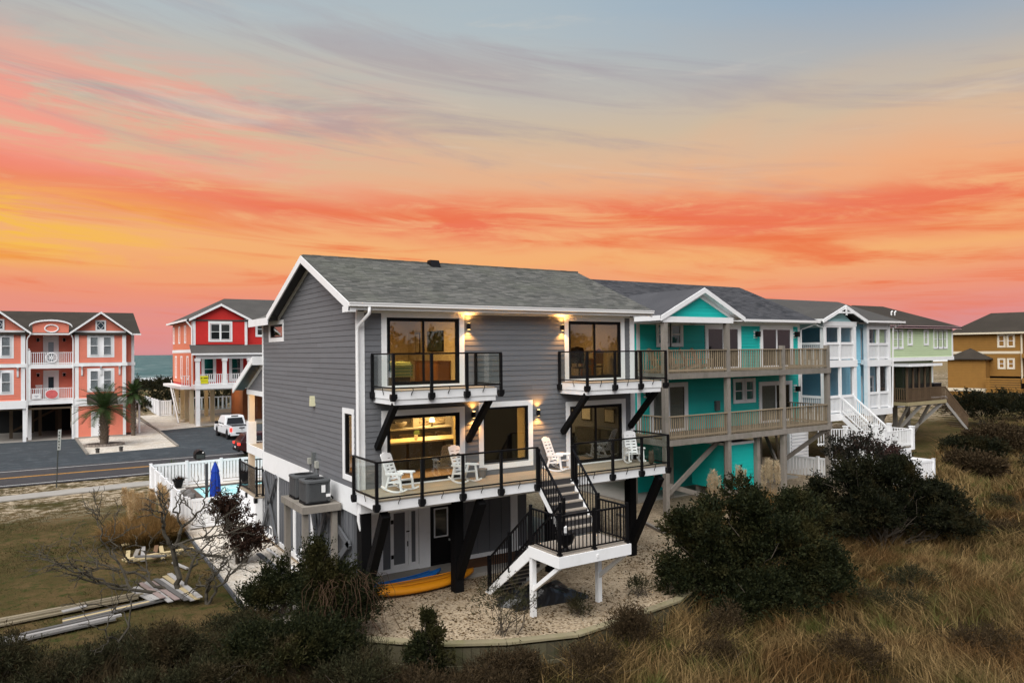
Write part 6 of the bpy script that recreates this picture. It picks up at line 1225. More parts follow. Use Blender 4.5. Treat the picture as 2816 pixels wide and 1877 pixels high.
TK = thing('pickup_truck','white crew-cab pickup truck with tailgate towards the road','truck')   # local: rear at -y
prof = [(-2.88,0.55),(-2.9,1.12),(2.2,1.16),(2.75,1.06),(2.9,0.85),(2.88,0.5),(2.5,0.45)]+arch(1.85,0.48,0.42)[::-1]+[(1.2,0.42),(-1.2,0.42)]+arch(-1.75,0.48,0.42)[::-1]+[(-2.5,0.45)]
body_section(prof,-1.0,1.0,0.04,'body',paintw,TK)
body_section([(-0.75,1.1),(-0.55,1.86),(-0.3,1.93),(0.9,1.93),(1.25,1.85),(1.95,1.16),(1.95,1.1)],-0.92,0.92,0.14,'cab',paintw,TK)
MB().hexa([(-0.74,-0.79,1.22),(0.74,-0.79,1.22),(0.74,-0.75,1.22),(-0.74,-0.75,1.22),(-0.62,-0.63,1.76),(0.62,-0.63,1.76),(0.62,-0.6,1.76),(-0.62,-0.6,1.76)]).build('rear_window',cgl,TK)
for s_ in (-1,1):
    for a,b_,c_,d_ in ((-0.42,0.40,-0.42,0.40),(0.50,1.50,0.50,1.12)):
        x0_,x1_ = s_*0.905,s_*0.795; MB().poly([(x0_,a,1.2),(x0_,b_,1.2),(x1_,d_,1.78),(x1_,c_,1.78)]).build('side_window',cgl,TK)
    bx(TK,'mirror',black,s_*0.95 if s_>0 else -1.22,1.22 if s_>0 else -0.95,1.35,1.5,1.15,1.38)
    bx(TK,'tail_lamp',lred,min(s_*0.80,s_*0.985),max(s_*0.80,s_*0.985),-2.93,-2.82,0.74,1.08); bx(TK,'door_handle',black,min(s_*0.985,s_*1.01),max(s_*0.985,s_*1.01),-0.1,0.08,1.0,1.04); bx(TK,'door_handle',black,min(s_*0.985,s_*1.01),max(s_*0.985,s_*1.01),0.95,1.13,1.0,1.04)
    bx(TK,'side_step',black,min(s_*0.95,s_*1.06),max(s_*0.95,s_*1.06),-1.1,1.3,0.36,0.44)
    for y_ in (-1.75,1.85): wheel(TK,s_*0.99,y_)
bx(TK,'bed_floor',M('bed_liner',(0.02,0.02,0.022),0.7,0.1),-0.82,0.82,-2.78,-0.85,1.10,1.165); bx(TK,'tailgate',paintw,-0.80,0.80,-2.925,-2.86,0.62,1.18)
for s_ in (-1,1): bx(TK,'bed_rail',paintw,min(s_*0.82,s_*0.97),max(s_*0.82,s_*0.97),-2.85,-0.7,1.10,1.22)
bx(TK,'tailgate_handle',black,-0.22,0.22,-2.945,-2.925,1.0,1.10); MB().lathe([(0.0,0),(0.07,0),(0.07,0.02),(0,0.02)],(0,-2.93,0.9),12).build('badge',black,TK)
bx(TK,'bumper',paintw,-0.96,0.96,-3.04,-2.9,0.42,0.60); bx(TK,'bumper_step',black,-0.5,0.5,-3.05,-2.9,0.55,0.66); bx(TK,'number_plate',gutterm,-0.16,0.16,-3.06,-3.05,0.46,0.60); bx(TK,'third_lamp',black,-0.3,0.3,-0.58,-0.5,1.87,1.94)
TK.location = (6.93,48.85,G+0.014); TK.rotation_euler.z = R_(2)
maroon = M('maroon_paint',(0.030,0.006,0.008),0.25,0.05,1,spec=0.5); CR = thing('suv_car','dark maroon car on the road passing behind the grey house','car')    # local: rear at -y
prof = [(-2.25,0.5),(-2.32,0.95),(-2.2,1.1),(2.0,1.0),(2.3,0.8),(2.3,0.45)]+arch(1.4,0.42,0.38)[::-1]+arch(-1.35,0.42,0.38)[::-1]
body_section(prof,-0.93,0.93,0.04,'body',maroon,CR); body_section([(-2.2,1.05),(-1.85,1.58),(-1.4,1.66),(0.2,1.64),(0.7,1.5),(1.35,1.02),(1.35,0.98)],-0.88,0.88,0.16,'cabin',maroon,CR)
MB().hexa([(-0.7,-2.16,1.14),(0.7,-2.16,1.14),(0.7,-2.1,1.14),(-0.7,-2.1,1.14),(-0.62,-1.92,1.52),(0.62,-1.92,1.52),(0.62,-1.87,1.52),(-0.62,-1.87,1.52)]).build('rear_window',cgl,CR)
for s_ in (-1,1):
    for a,b_,c_,d_ in ((-1.7,-0.7,-1.55,-0.7),(-0.6,0.9,-0.6,0.4)): MB().poly([(s_*0.875,a,1.1),(s_*0.875,b_,1.1),(s_*0.745,d_,1.54),(s_*0.745,c_,1.54)]).build('side_window',cgl,CR)
    MB().beam((s_*0.885,-1.8,1.075),(s_*0.885,0.95,1.06),0.02,0.03).build('chrome_strip',gutterm,CR)
    bx(CR,'tail_lamp',lred,min(s_*0.50,s_*0.92),max(s_*0.50,s_*0.92),-2.33,-2.2,0.86,1.02); bx(CR,'mirror',maroon,min(s_*0.92,s_*1.05),max(s_*0.92,s_*1.05),0.7,0.85,1.05,1.2)
    for y_ in (-1.35,1.4): wheel(CR,s_*0.92,y_,0.35,0.24)
bx(CR,'bumper',black,-0.9,0.9,-2.36,-2.2,0.42,0.58); bx(CR,'number_plate',gutterm,-0.2,0.2,-2.37,-2.36,0.62,0.74); CR.location = (6.6,35.55,G+0.02); CR.rotation_euler.z = R_(-90)
# ------------------------------------------------------------------ roadside
pm_ = M('galvanised_pole',(0.05,0.055,0.05),0.6,0.2)
sp_ = thing('street_sign_post','thin dark post with a narrow vertical sign beside the road','sign post'); MB().tube([(0,0,0),(0.12,0,3.2)],0.03,8).build('post',pm_,sp_)
MB().beam((0.125,-0.035,2.1),(0.165,-0.035,3.25),0.16,0.012).build('sign_plate',M('sign_silver',(0.40,0.42,0.40),0.5,0.15,8),sp_)
for k in range(6): bx(sp_,'lettering',pm_,0.08+0.005*k+(0.02 if k%2 else 0),0.15+0.005*k,-0.05,-0.044,2.2+0.17*k,2.29+0.17*k)
sp_.location = (-6.9,28.64,G)
mbx = thing('mailbox','dark round-topped mailbox on a post beyond the pool fence','mailbox'); MB().prism([(-0.28,0.9),(0.28,0.9),(0.28,1.2)]+[(0.28*math.cos(q),1.2+0.25*math.sin(q)) for q in np.linspace(0,math.pi,10)][1:],'y',-0.4,0.4).build('box',black,mbx); bx(mbx,'door',M('mailbox_door',(0.05,0.06,0.06),0.4),-0.24,0.24,-0.42,-0.4,0.94,1.2); bx(mbx,'flag',gutterm,0.1,0.2,-0.43,-0.42,1.28,1.34); bx(mbx,'post',oldwood,-0.07,0.07,-0.07,0.07,0,0.9); mbx.location = (0.72,29.2,G)
# planting bed ring round the palm
rb = thing('palm_bed','oval stone-edged planting bed round the palm on the shell ground','planting bed')
for k in range(34):
    a = 2*math.pi*k/34; q = Vector((1.42*math.cos(a),0.95*math.sin(a),0)); a2 = 2*math.pi*(k+0.86)/34; q2 = Vector((1.42*math.cos(a2),0.95*math.sin(a2),0)); MB().beam(q+Vector((0,0,0.09)),q2+Vector((0,0,0.09)),0.17,0.18).build('edging_stone',M('edging_stone',(0.26,0.22,0.19),0.9,0.2,3,obj=0.2),rb)
MB().prism([(1.36*math.cos(q),0.9*math.sin(q)) for q in np.linspace(0,2*math.pi,30,endpoint=False)],'z',0.0,0.10).build('soil',M('dark_soil',(0.06,0.04,0.028),0.95,0.3,6),rb); rb.location = (-3.2,48.9,G+0.02)
for x_,y_,lb in ((-3.97,43.9,'short dark bollard at the left of the shell bed edge'),(-2.38,43.98,'short dark bollard in the middle of the shell bed edge')):
    b_ = thing('bollard',lb,'bollard'); MB().lathe([(0.13,0),(0.13,0.26),(0.16,0.28),(0.16,0.34),(0.05,0.38)],(0,0,0),12).build('post',M('dark_stone',(0.06,0.055,0.05),0.9,0.2),b_); b_.location = (x_,y_,G+0.02)
# ------------------------------------------------------------------ pool behind the grey house
PO = thing('swimming_pool','blue-tiled swimming pool with pale water inside the white fence','pool')
mt,t,b = newmat('pool_water'); nn_ = noise(t,pos(t),1.2,4,0.7); t.links.new(mixc(t,sst(t,nn_,0.35,0.7),(0.20,0.72,0.78,1),(0.62,0.92,0.92,1)),b.inputs['Base Color']); b.inputs['Roughness'].default_value=0.08; bn=N(t,'ShaderNodeBump',ins={'Strength':0.25,'Distance':0.1,'Height':noise(t,pos(t),5,2)}); t.links.new(bn.outputs[0],b.inputs['Normal']); MATS['pool_water']=mt
bx(PO,'water',mt,-0.62,6.0,15.2,23.42,G-0.3,G+0.03)
cop = M('brown_coping',(0.10,0.07,0.055),0.7,0.25,4)
for e in ((-0.94,-0.62,14.9,23.75),(6.0,6.3,14.9,23.75)): bx(PO,'coping',cop,*e,G,G+0.09)
for e in ((-0.62,6.0,23.42,23.75),(-0.62,6.0,14.9,15.2)): bx(PO,'coping',cop,*e,G,G+0.088)
bx(PO,'skimmer',ub,1.2,1.75,23.38,23.42,G+0.031,G+0.08); settle(PO,(2.6,19.3,G))
struct(bx(None,'pool_deck',M('pale_pavers',(0.56,0.53,0.48),0.85,0.08,1.5),-2.5,-0.94,13.35,24.65,G,G+0.05)); struct(bx(None,'pool_deck',MATS['pale_pavers'],-0.94,9,23.75,24.65,G,G+0.05)); struct(bx(None,'pool_deck',MATS['pale_pavers'],-0.94,9,13.35,14.9,G,G+0.05))
picket_fence('white slatted vinyl fence round the pool, road side',[(-2.55,24.7),(8.5,24.7)],1.36,vinyl,0.172,0.1,solid=True,name='vinyl_fence'); picket_fence('solid white vinyl fence along the lawn side of the pool',[(-2.55,13.3),(-2.55,24.6)],1.36,vinyl,0.16,0.1,solid=True,name='vinyl_fence'); picket_fence('white slatted vinyl fence at the house end of the pool',[(-2.45,13.3),(-0.32,13.3)],1.30,vinyl,0.165,0.1,solid=True,name='vinyl_fence')
um = thing('folded_umbrella','folded blue patio umbrella standing by the pool','umbrella'); bl = M('blue_canvas',(0.006,0.038,0.30),0.8,0.15,3)
mb = MB(); prof = [(0.03,2.3),(0.10,2.15),(0.19,1.86),(0.17,1.82),(0.20,1.5),(0.22,1.0),(0.23,0.6),(0.22,0.42)]; nn2=20; 
for r_,z_ in prof:
    for j in range(nn2): a=2*math.pi*j/nn2; rr_=r_*(1+0.13*(1 if j%2 else -1)*(0.3 if z_>1.8 else 1)); mb.v.append((rr_*math.cos(a),rr_*math.sin(a),z_))
for i_ in range(len(prof)-1):
    for j in range(nn2): mb.f.append((i_*nn2+j,i_*nn2+(j+1)%nn2,(i_+1)*nn2+(j+1)%nn2,(i_+1)*nn2+j))
mb.f.append(tuple(range((len(prof)-1)*nn2,len(prof)*nn2))); mb.build('canopy',bl,um); MB().tube([(0,0,0.1),(0,0,2.34)],0.03,8).build('pole',ub,um); MB().lathe([(0.34,0),(0.34,0.06),(0.06,0.1),(0.05,0.3)],(0,0,0),18).build('base',ub,um); um.location=(-0.78,16.4,G+0.05); um.rotation_euler=(0,0,0.3)
umpost = thing('umbrella_mast','dark cantilever mast standing beside the folded blue umbrella','mast'); bx(umpost,'mast',M('mast_bronze',(0.05,0.055,0.06),0.5),-0.06,0.06,-0.06,0.06,0.06,2.25); bx(umpost,'foot',MATS['mast_bronze'],-0.3,0.3,-0.3,0.3,0,0.06); umpost.location=(-1.15,16.45,G+0.05)
# ------------------------------------------------------------------ vegetation
def leafmat(name, a, b_, rough=0.75, trans=0.25, hue=None, rust=None):
    mt, t, b = newmat(name); r = N(t,'ShaderNodeNewGeometry').outputs['Random Per Island']; n_ = noise(t, pos(t), 0.9, 3, 0.6)
    cc = mixc(t, r, a, b_)
    if hue: cc = mixc(t, sst(t, n_, 0.48, 0.68), cc, hue)
    if rust: cc = mixc(t, mth(t, 'MULTIPLY', sst(t, noise(t, pos(t), 0.28, 4, 0.65), 0.50, 0.62), 0.8), cc, mixc(t, r, (rust[0]*0.4,rust[1]*0.4,rust[2]*0.4,1), rust))
    t.links.new(cc, b.inputs['Base Color']); b.inputs['Roughness'].default_value = rough; b.inputs['Specular IOR Level'].default_value = 0.15
    tr = N(t,'ShaderNodeBsdfTranslucent'); t.links.new(cc, tr.inputs[0]); mx = N(t,'ShaderNodeMixShader',ins={0:trans,1:b.outputs[0],2:tr.outputs[0]}); t.links.new(mx.outputs[0], t.nodes['Material Output'].inputs[0])
    MATS[name] = mt; return mt
cedar = leafmat('cedar_needles', (0.005,0.009,0.003,1), (0.026,0.029,0.009,1), hue=(0.038,0.034,0.010,1))
cedar2 = leafmat('dark_evergreen', (0.004,0.006,0.003,1), (0.020,0.022,0.008,1), hue=(0.032,0.026,0.009,1))
holly = leafmat('purple_green_leaf', (0.010,0.014,0.009,1), (0.040,0.034,0.026,1), hue=(0.060,0.030,0.026,1))
redleaf = leafmat('dark_red_leaf', (0.014,0.008,0.006,1), (0.055,0.028,0.018,1))
wax = leafmat('grey_green_brush', (0.014,0.016,0.007,1), (0.050,0.048,0.022,1), hue=(0.055,0.040,0.019,1))
brownb = leafmat('brown_brush', (0.022,0.015,0.007,1), (0.075,0.050,0.025,1))
frond = leafmat('palm_frond', (0.018,0.040,0.012,1), (0.060,0.095,0.030,1), 0.5)
strawg = leafmat('straw_grass', (0.16,0.095,0.03,1), (0.34,0.21,0.085,1))
plume = leafmat('pampas_plume', (0.46,0.36,0.23,1), (0.72,0.60,0.42,1), trans=0.4)
marshm = leafmat('marsh_grass', (0.048,0.033,0.010,1), (0.330,0.220,0.095,1), hue=(0.078,0.082,0.020,1), rust=(0.165,0.085,0.030,1))
lawnm = leafmat('lawn_blades', (0.040,0.033,0.011,1), (0.120,0.082,0.034,1), hue=(0.032,0.036,0.010,1))
bark = M('grey_bark', (0.055,0.048,0.036), 0.9, 0.3, 6, bump=0.4); barkd = M('dark_bark', (0.070,0.056,0.042), 0.9, 0.3, 6)
def unit(v): return v/np.maximum(np.linalg.norm(v, axis=-1, keepdims=True), 1e-9)
def diamonds(P, D, L, Wd, seed=0):
    """leaf faces: P base, D direction, L length, Wd width"""
    g = np.random.default_rng(seed); n = len(P); D = unit(D); s = unit(np.cross(D, g.normal(size=(n,3))))*Wd[:,None]
    v = np.stack([P, P+D*L[:,None]*0.45+s, P+D*L[:,None], P+D*L[:,None]*0.45-s], 1).reshape(-1,3)
    return v, np.arange(4*n).reshape(n,4)
def foliage(name, par, mat, lobes, n, leaf=(0.10,0.22), wid=(0.018,0.035), up=0.5, clump=14, spread=0.16, seed=1, shell=0.35, twig=None):
    """leaf faces set along short twigs that stick out of lumpy lobes"""
    g = np.random.default_rng(seed); lob = np.array(lobes, float); sub = []
    for l_ in lob:
        m_ = 11; u = unit(g.normal(size=(m_,3))); u[:,2] = np.where(u[:,2] < -0.35, -u[:,2], u[:,2]); c_ = l_[:3]+u*l_[3:]*g.uniform(0.45,0.95,(m_,1)); r_ = l_[3:]*g.uniform(0.22,0.48,(m_,1)); sub.append(np.concatenate([c_, r_],1)); sub.append(np.concatenate([l_[:3],l_[3:]*0.6])[None])
    sub = np.concatenate(sub,0); vol = (sub[:,3]*sub[:,4]*sub[:,5])**0.62; nk = n//clump; k = g.choice(len(sub), nk, p=vol/vol.sum())
    u = unit(g.normal(size=(nk,3))); u[:,2] = np.where(u[:,2] < -0.5, -u[:,2], u[:,2]); r = (shell+(1-shell)*g.random(nk))**0.6
    C_ = sub[k,:3]+u*sub[k,3:]*r[:,None]; ctr = lob[:,:3].mean(0); out = unit(C_-ctr)
    T = unit(u*0.55+out*0.45+g.normal(size=u.shape)*0.35+np.array([0,0,up*0.8])); tl = (twig or spread*2.2)*g.uniform(0.5,1.5,nk)
    tt = g.random((nk,clump)); P = (C_[:,None,:]+T[:,None,:]*(tl[:,None]*tt)[:,:,None]+g.normal(size=(nk,clump,3))*spread*0.22).reshape(-1,3)
    D = np.repeat(T, clump, 0)*0.9+g.normal(size=P.shape)*0.5
    v, f_ = diamonds(P, D, g.uniform(*leaf, len(P))*(1-0.45*tt.ravel()), g.uniform(*wid, len(P)), seed)
    return npmesh(name, v, f_, mat, par)
def limb(mb, p, q, r0, r1, wob=0.08, n=5, sides=5, rnd=random):
    p, q = Vector(p), Vector(q); L = (q-p).length; pts = [p.lerp(q, i_/n)+Vector((rnd.gauss(0,1), rnd.gauss(0,1), rnd.gauss(0,0.6)))*wob*L*(0 if i_ == 0 else 0.35) for i_ in range(n+1)]
    mb.tube(pts, [r0+(r1-r0)*i_/n for i_ in range(n+1)], sides, False); return pts
def shrub(name, label, cat, loc, lobes, mat, n, group=None, stems=6, seed=1, bk=None, **k):
    s = thing(name, label, cat, group); foliage('crown', s, mat, lobes, n, seed=seed, **k); rnd = random.Random(seed); mb = MB(); lo = np.array(lobes, float)
    for j in range(stems*4):
        l_ = lo[j % len(lo)]; th_ = rnd.uniform(0,6.28); q_ = rnd.uniform(0.3,1.12) if j >= stems else 0.5; limb(mb, (rnd.uniform(-.15,.15)+0.3*l_[0]*(j >= stems), rnd.uniform(-.15,.15)+0.3*l_[1]*(j >= stems), -0.15+0.4*l_[2]*(j >= stems)), (l_[0]+math.cos(th_)*q_*l_[3], l_[1]+math.sin(th_)*q_*l_[4], l_[2]+rnd.uniform(-0.1,1.05)*l_[5]), 0.05 if j < stems else 0.018, 0.006, 0.15, 5, 5, rnd)
    mb.build('trunk', bk or barkd, s); s.location = loc; return s
HB = lambda x, y: float(hgt(x, y))
# big dark evergreens on the marsh edge
shrub('cedar_shrub','huge dark evergreen shrub in the marsh beside the stair landing','shrub',(10.6,-4.8,HB(10.6,-5.0)),
      [(-0.6,0.3,1.1,1.4,1.4,1.3),(0.9,-0.3,1.2,1.5,1.5,1.3),(-1.0,0.5,2.1,0.9,0.9,1.1),(0.3,0.1,2.6,0.9,0.9,1.0),(1.8,-0.7,2.0,0.9,0.9,1.1),(-1.9,0.9,0.8,0.8,0.8,0.8),(-0.6,-0.9,0.4,1.5,1.1,0.8),(1.2,-1.4,0.5,1.4,1.1,0.8),(2.5,-1.2,0.9,0.8,0.8,0.9),(-1.7,0.9,2.3,0.4,0.4,0.6)], cedar, 80000, leaf=(0.09,0.20), seed=11, stems=10)
shrub('evergreen_shrub','broad dark evergreen shrub below the teal house deck','shrub',(21.6,-2.7,HB(21.6,-2.9)),
      [(-1.6,0.9,1.2,1.3,1.2,1.2),(0,0,1.4,1.6,1.5,1.4),(1.8,-0.9,1.1,1.5,1.4,1.3),(-0.9,0.5,2.5,0.9,0.9,1.0),(0.9,-0.4,2.5,0.9,0.9,0.9),(2.9,-1.6,0.8,1.1,1.0,0.9),(-2.0,1.2,2.2,0.6,0.6,0.7),(2.3,-1.0,2.0,0.7,0.7,0.7)], cedar2, 80000, leaf=(0.10,0.22), seed=12, stems=12)
shrub('holly_shrub','open purple-leaved shrub rising behind the broad evergreen by the white platform','shrub',(25.0,0.4,HB(25,0.4)), [(-0.5,0.3,2.0,0.8,0.8,1.0),(0.5,-0.2,2.3,0.9,0.9,1.1),(1.3,-0.7,1.8,0.9,0.9,1.0),(0.3,0,1.0,1.4,1.2,1.0)], holly, 9000, leaf=(0.10,0.2), wid=(0.03,0.05), seed=13, spread=0.2)
shrub('cedar_shrub','dark green young cedar between the shell path and the marsh','shrub',(-2.1,0.75,HB(-2.1,0.6)-0.1), [(0,0,0.45,0.75,0.7,0.6),(-0.15,0.1,0.95,0.4,0.4,0.5),(0.45,-0.3,0.7,0.45,0.45,0.55),(-0.5,0.3,0.4,0.45,0.45,0.4),(0.1,0.0,1.35,0.16,0.16,0.3)], cedar, 15000, leaf=(0.08,0.17), wid=(0.012,0.024), seed=14, up=0.8)
shrub('cedar_shrub','tall dark cedar with brown vines in front of the orange kayak','shrub',(-1.3,-1.4,HB(-1.3,-1.9)-0.15), [(0,0,0.9,0.8,0.8,1.0),(-0.3,0.1,1.7,0.5,0.5,0.75),(0.55,-0.3,0.9,0.5,0.5,0.6),(0.1,0,0.4,0.95,0.9,0.6),(-0.4,-0.2,2.2,0.2,0.2,0.45)], cedar, 26000, leaf=(0.08,0.18), wid=(0.012,0.024), seed=15, up=0.7)
vn = thing('vine_tangle','tangle of bare brown vines hanging over the tall dark cedar','vine'); mb = MB(); rnd = random.Random(4)
for k in range(46):
    a = rnd.uniform(0,6.28); r_ = rnd.uniform(0.3,1.0); pts = [Vector((r_*math.cos(a)*(1+0.25*q)+rnd.gauss(0,.07), -0.7+0.4*r_*math.sin(a)+rnd.gauss(0,.07)-0.12*q, 2.0-0.22*q*q*0.5-0.15*q+rnd.gauss(0,.05))) for q in np.linspace(0,3.0,7)]; mb.tube(pts, 0.005, 4, False)
mb.build('stems', M('vine_brown',(0.065,0.036,0.02),0.9,0.3), vn); vn.location = (-1.2,-1.35,HB(-1,-2)-0.3)
shrub('cedar_shrub','small pointed cedar in front of the curved retaining wall','shrub',(0.15,-4.15,HB(0.15,-4.3)), [(0,0,0.4,0.5,0.5,0.55),(0,0,0.95,0.36,0.36,0.55),(0,0,1.45,0.2,0.2,0.45)], cedar, 9000, leaf=(0.07,0.15), wid=(0.012,0.022), seed=16, up=1.0, spread=0.09)
shrub('cedar_shrub','low dark cedar under the left end of the retaining wall','shrub',(-2.5,-2.5,HB(-2.5,-2.5)), [(0,0,0.5,1.0,0.9,0.6),(0.8,-0.4,0.35,0.7,0.7,0.5),(-0.9,0.4,0.5,0.8,0.7,0.5)], cedar, 20000, leaf=(0.08,0.17), wid=(0.012,0.024), seed=17, up=0.7)
shrub('dark_shrub','narrow dark red-leaved shrub on the shell path by the pool fence','shrub',(-1.75,7.0,G), [(0,0,0.7,0.75,0.7,0.8),(-0.25,0.15,1.35,0.62,0.6,0.7),(-0.4,0.3,1.85,0.4,0.4,0.5),(0.35,-0.2,0.5,0.6,0.6,0.5)], redleaf, 8500, leaf=(0.07,0.14), wid=(0.02,0.035), seed=18, spread=0.13)
# wispy brush along the bottom of the slope
B = [(-8.6,0.2),(-7.3,-0.6),(-6.2,0.5),(-5.2,-0.9),(-4.7,-0.7),(-3.5,-1.2),(-2.9,-2.2),(-4.6,-2.2),(-6.2,-1.9),(-8.4,-1.4),(-1.6,-4.0),(1.6,-5.4),(3.2,-6.2),(-9.8,0.9),(-3.2,-0.1),(5.2,-6.0),(-0.4,-5.2),(2.5,-3.9),(5.0,-3.9),(7.4,-3.6),(6.4,-7.6),(9.6,-9.2),(14.6,-7.4),(17.6,-6.2),(13.0,-10.6),(27.5,-4.6),(33,-2.4),(7.6,-6.4),(0.9,-5.6)]
WB = ['grey-green wispy bush at the lower left below the scrap boards','grey-green bush left of the bare forked tree','thin bush in front of the long white boards','wispy bush below the heap of white boards','olive bush right of the heap of white boards','olive bush left of the young cedar','brown-green bush below the young cedar','dark wispy bush at the bottom below the bare tree','dark wispy bush at the bottom left of centre','dark bush in the bottom left corner','olive bush below the low dark cedar','brown twiggy bush below the curved retaining wall','brown twiggy bush in front of the retaining wall middle','thin bush at the left edge beside the long boards','small olive bush at the foot of the shell path','brown twiggy bush below the stair posts','brown bush at the bottom below the small pointed cedar','thin grey-green bush on the gravel round the white landing post','small weedy bush on the gravel under the stair landing front','small weedy bush on the gravel near the right landing post','low brown scrub in the grass below the retaining wall end','low brown scrub at the bottom edge below the huge evergreen','low olive scrub in the grass right of the huge evergreen','low olive scrub in the grass between the two big evergreens','low brown scrub near the bottom right corner','low brown scrub right of the broad evergreen','low olive scrub in the far grass right of the broad evergreen','ragged brown scrub at the left foot of the huge evergreen','ragged brown scrub right of the small pointed cedar']
for k, (x_, y_) in enumerate(B):
    rnd = random.Random(40+k); w = rnd.uniform(0.7,1.1); h = rnd.uniform(0.5,0.85)
    if k in (17,): w, h = 0.75, 0.75
    if k in (18,19): w, h = 0.4, 0.28
    if k > 19: h *= 0.75
    if k in (4,5,14,2): h *= 0.6
    lo = [(rnd.uniform(-.5,.5)*w, rnd.uniform(-.5,.5)*w, h*rnd.uniform(0.5,0.9), w*rnd.uniform(0.5,0.8), w*rnd.uniform(0.5,0.8), h*rnd.uniform(0.6,0.9)) for _ in range(4)]
    z_ = G if k in (17,18,19) else HB(x_,y_)-0.1
    s = thing('brush_bush', WB[k], 'bush', 'brush along the slope'); foliage('crown', s, brownb if k in (11,12,15,16,20,21,24,25,27,28) else wax, lo, {17:1800,18:900,19:900}.get(k, 6500 if k < 17 else 4500), leaf=(0.06,0.17), wid=(0.006,0.014), seed=60+k, up=0.7, clump=8, spread=0.10, shell=0.1)
    mb = MB()
    for j in range(16): l_ = lo[j % 4]; limb(mb, (rnd.uniform(-.25,.25), rnd.uniform(-.25,.25), 0), (l_[0]+rnd.uniform(-1,1)*l_[3], l_[1]+rnd.uniform(-1,1)*l_[4], l_[2]+rnd.uniform(.3,1.0)*l_[5]), 0.014, 0.004, 0.12, 4, 4, rnd)
    mb.build('stems', barkd, s); s.location = (x_, y_, z_)
# bare branching trees over the scrap boards
def baretree(label, loc, stems, depth, seed, mat):
    tr_ = thing('bare_tree', label, 'tree'); rnd = random.Random(seed); tm = MB(); bm_ = MB()
    def grow(mb, p, d_, L, r, lev):
        p1 = p+d_*L; pts = limb(mb, p, p1, r, r*0.72, 0.16, 5, 6 if r > 0.03 else 4, rnd); end = pts[-1]
        if lev == 0: return
        for k in range(rnd.choice((2,3,3)) if lev > 1 else rnd.choice((2,3))):
            q = pts[rnd.choice((3,4,5))] if k else end; dd = (d_+Vector((rnd.gauss(0,.62), rnd.gauss(0,.62), rnd.gauss(0.05,.38)))).normalized(); dd.z = max(dd.z, -0.35); grow(bm_, q, dd, L*rnd.uniform(0.55,0.86), max(r*0.64,0.009), lev-1)
    for (d_, L, r) in stems: grow(tm, Vector((0,0,-0.1)), Vector(d_).normalized(), L, r, depth)
    tm.build('trunk', mat, tr_); bm_.build('branches', mat, tr_)['kind'] = 'stuff'; tr_.location = loc
baretree('bare grey tree with long crooked branches over the heap of scrap boards', (-4.05,4.7,G), [((-0.1,0.1,1),1.5,0.10),((-0.9,-0.1,0.35),1.5,0.065),((-0.8,0.35,0.55),1.4,0.06),((0.5,0.5,0.9),1.2,0.055)], 5, 21, bark)
baretree('smaller forked bare tree beside the timber edging of the shell path', (-3.55,3.2,G), [((0.05,0,1),0.7,0.06),((0.5,-0.2,0.8),0.8,0.045)], 4, 27, bark)
baretree('thin bare sapling leaning at the bottom below the long boards', (-6.3,0.0,HB(-6.3,0)), [((0.3,-0.1,1),1.0,0.035)], 4, 31, bark)
# pampas and dry grass
def tuft(par, name, mat, n, h, spread, lean=0.35, w=0.012, seed=1, base=0.12):
    g = np.random.default_rng(seed); a = g.uniform(0,2*np.pi,n); r = base*np.sqrt(g.random(n)); P = np.stack([r*np.cos(a), r*np.sin(a), np.zeros(n)],1)
    L = h*g.uniform(0.55,1.0,n); ln = lean*g.random(n); D = np.stack([np.cos(a)*ln, np.sin(a)*ln, np.ones(n)],1); D = unit(D); s = unit(np.stack([-np.sin(a),np.cos(a),np.zeros(n)],1)+0.3*g.normal(size=(n,3)))*w
    M1 = P+D*L[:,None]*0.55; E = P+D*L[:,None]*0.95+np.stack([np.cos(a),np.sin(a),-0.5*np.ones(n)],1)*(L*ln*0.35)[:,None]
    v = np.stack([P-s,P+s,M1+s*0.8,M1-s*0.8,E],1).reshape(-1,3); i5 = np.arange(n)[:,None]*5
    q = np.concatenate([i5+np.array([[0,1,2,3]]), i5+np.array([[3,2,4,4]])],0)
    return npmesh(name, v, q[:n], mat, par), npmesh(name, v[:].copy(), (i5+np.array([[3,2,4]])), mat, par)
def plumes(par, pts, h0, hl, seed, mat=plume, r=0.075):
    g = np.random.default_rng(seed)
    for (x_,y_,z_) in pts:
        n = 420; tt = g.random(n); a = g.uniform(0,2*np.pi,n); rr_ = r*np.sin(np.pi*np.clip(tt*0.9+0.08,0,1))**0.7; P = np.stack([x_+0.3*rr_*np.cos(a), y_+0.3*rr_*np.sin(a), z_+h0+hl*tt],1); D = np.stack([np.cos(a)*0.7, np.sin(a)*0.7, 0.75+0*a],1)
        v, f_ = diamonds(P, D, g.uniform(0.06,0.15,n)*(hl/0.5)**.5, g.uniform(0.006,0.013,n), seed); npmesh('plume', v, f_, mat, par); MB().tube([(x_*0.5,y_*0.5,0),(x_,y_,z_+h0+0.1)], 0.008, 4, False).build('stalk', strawg, par)
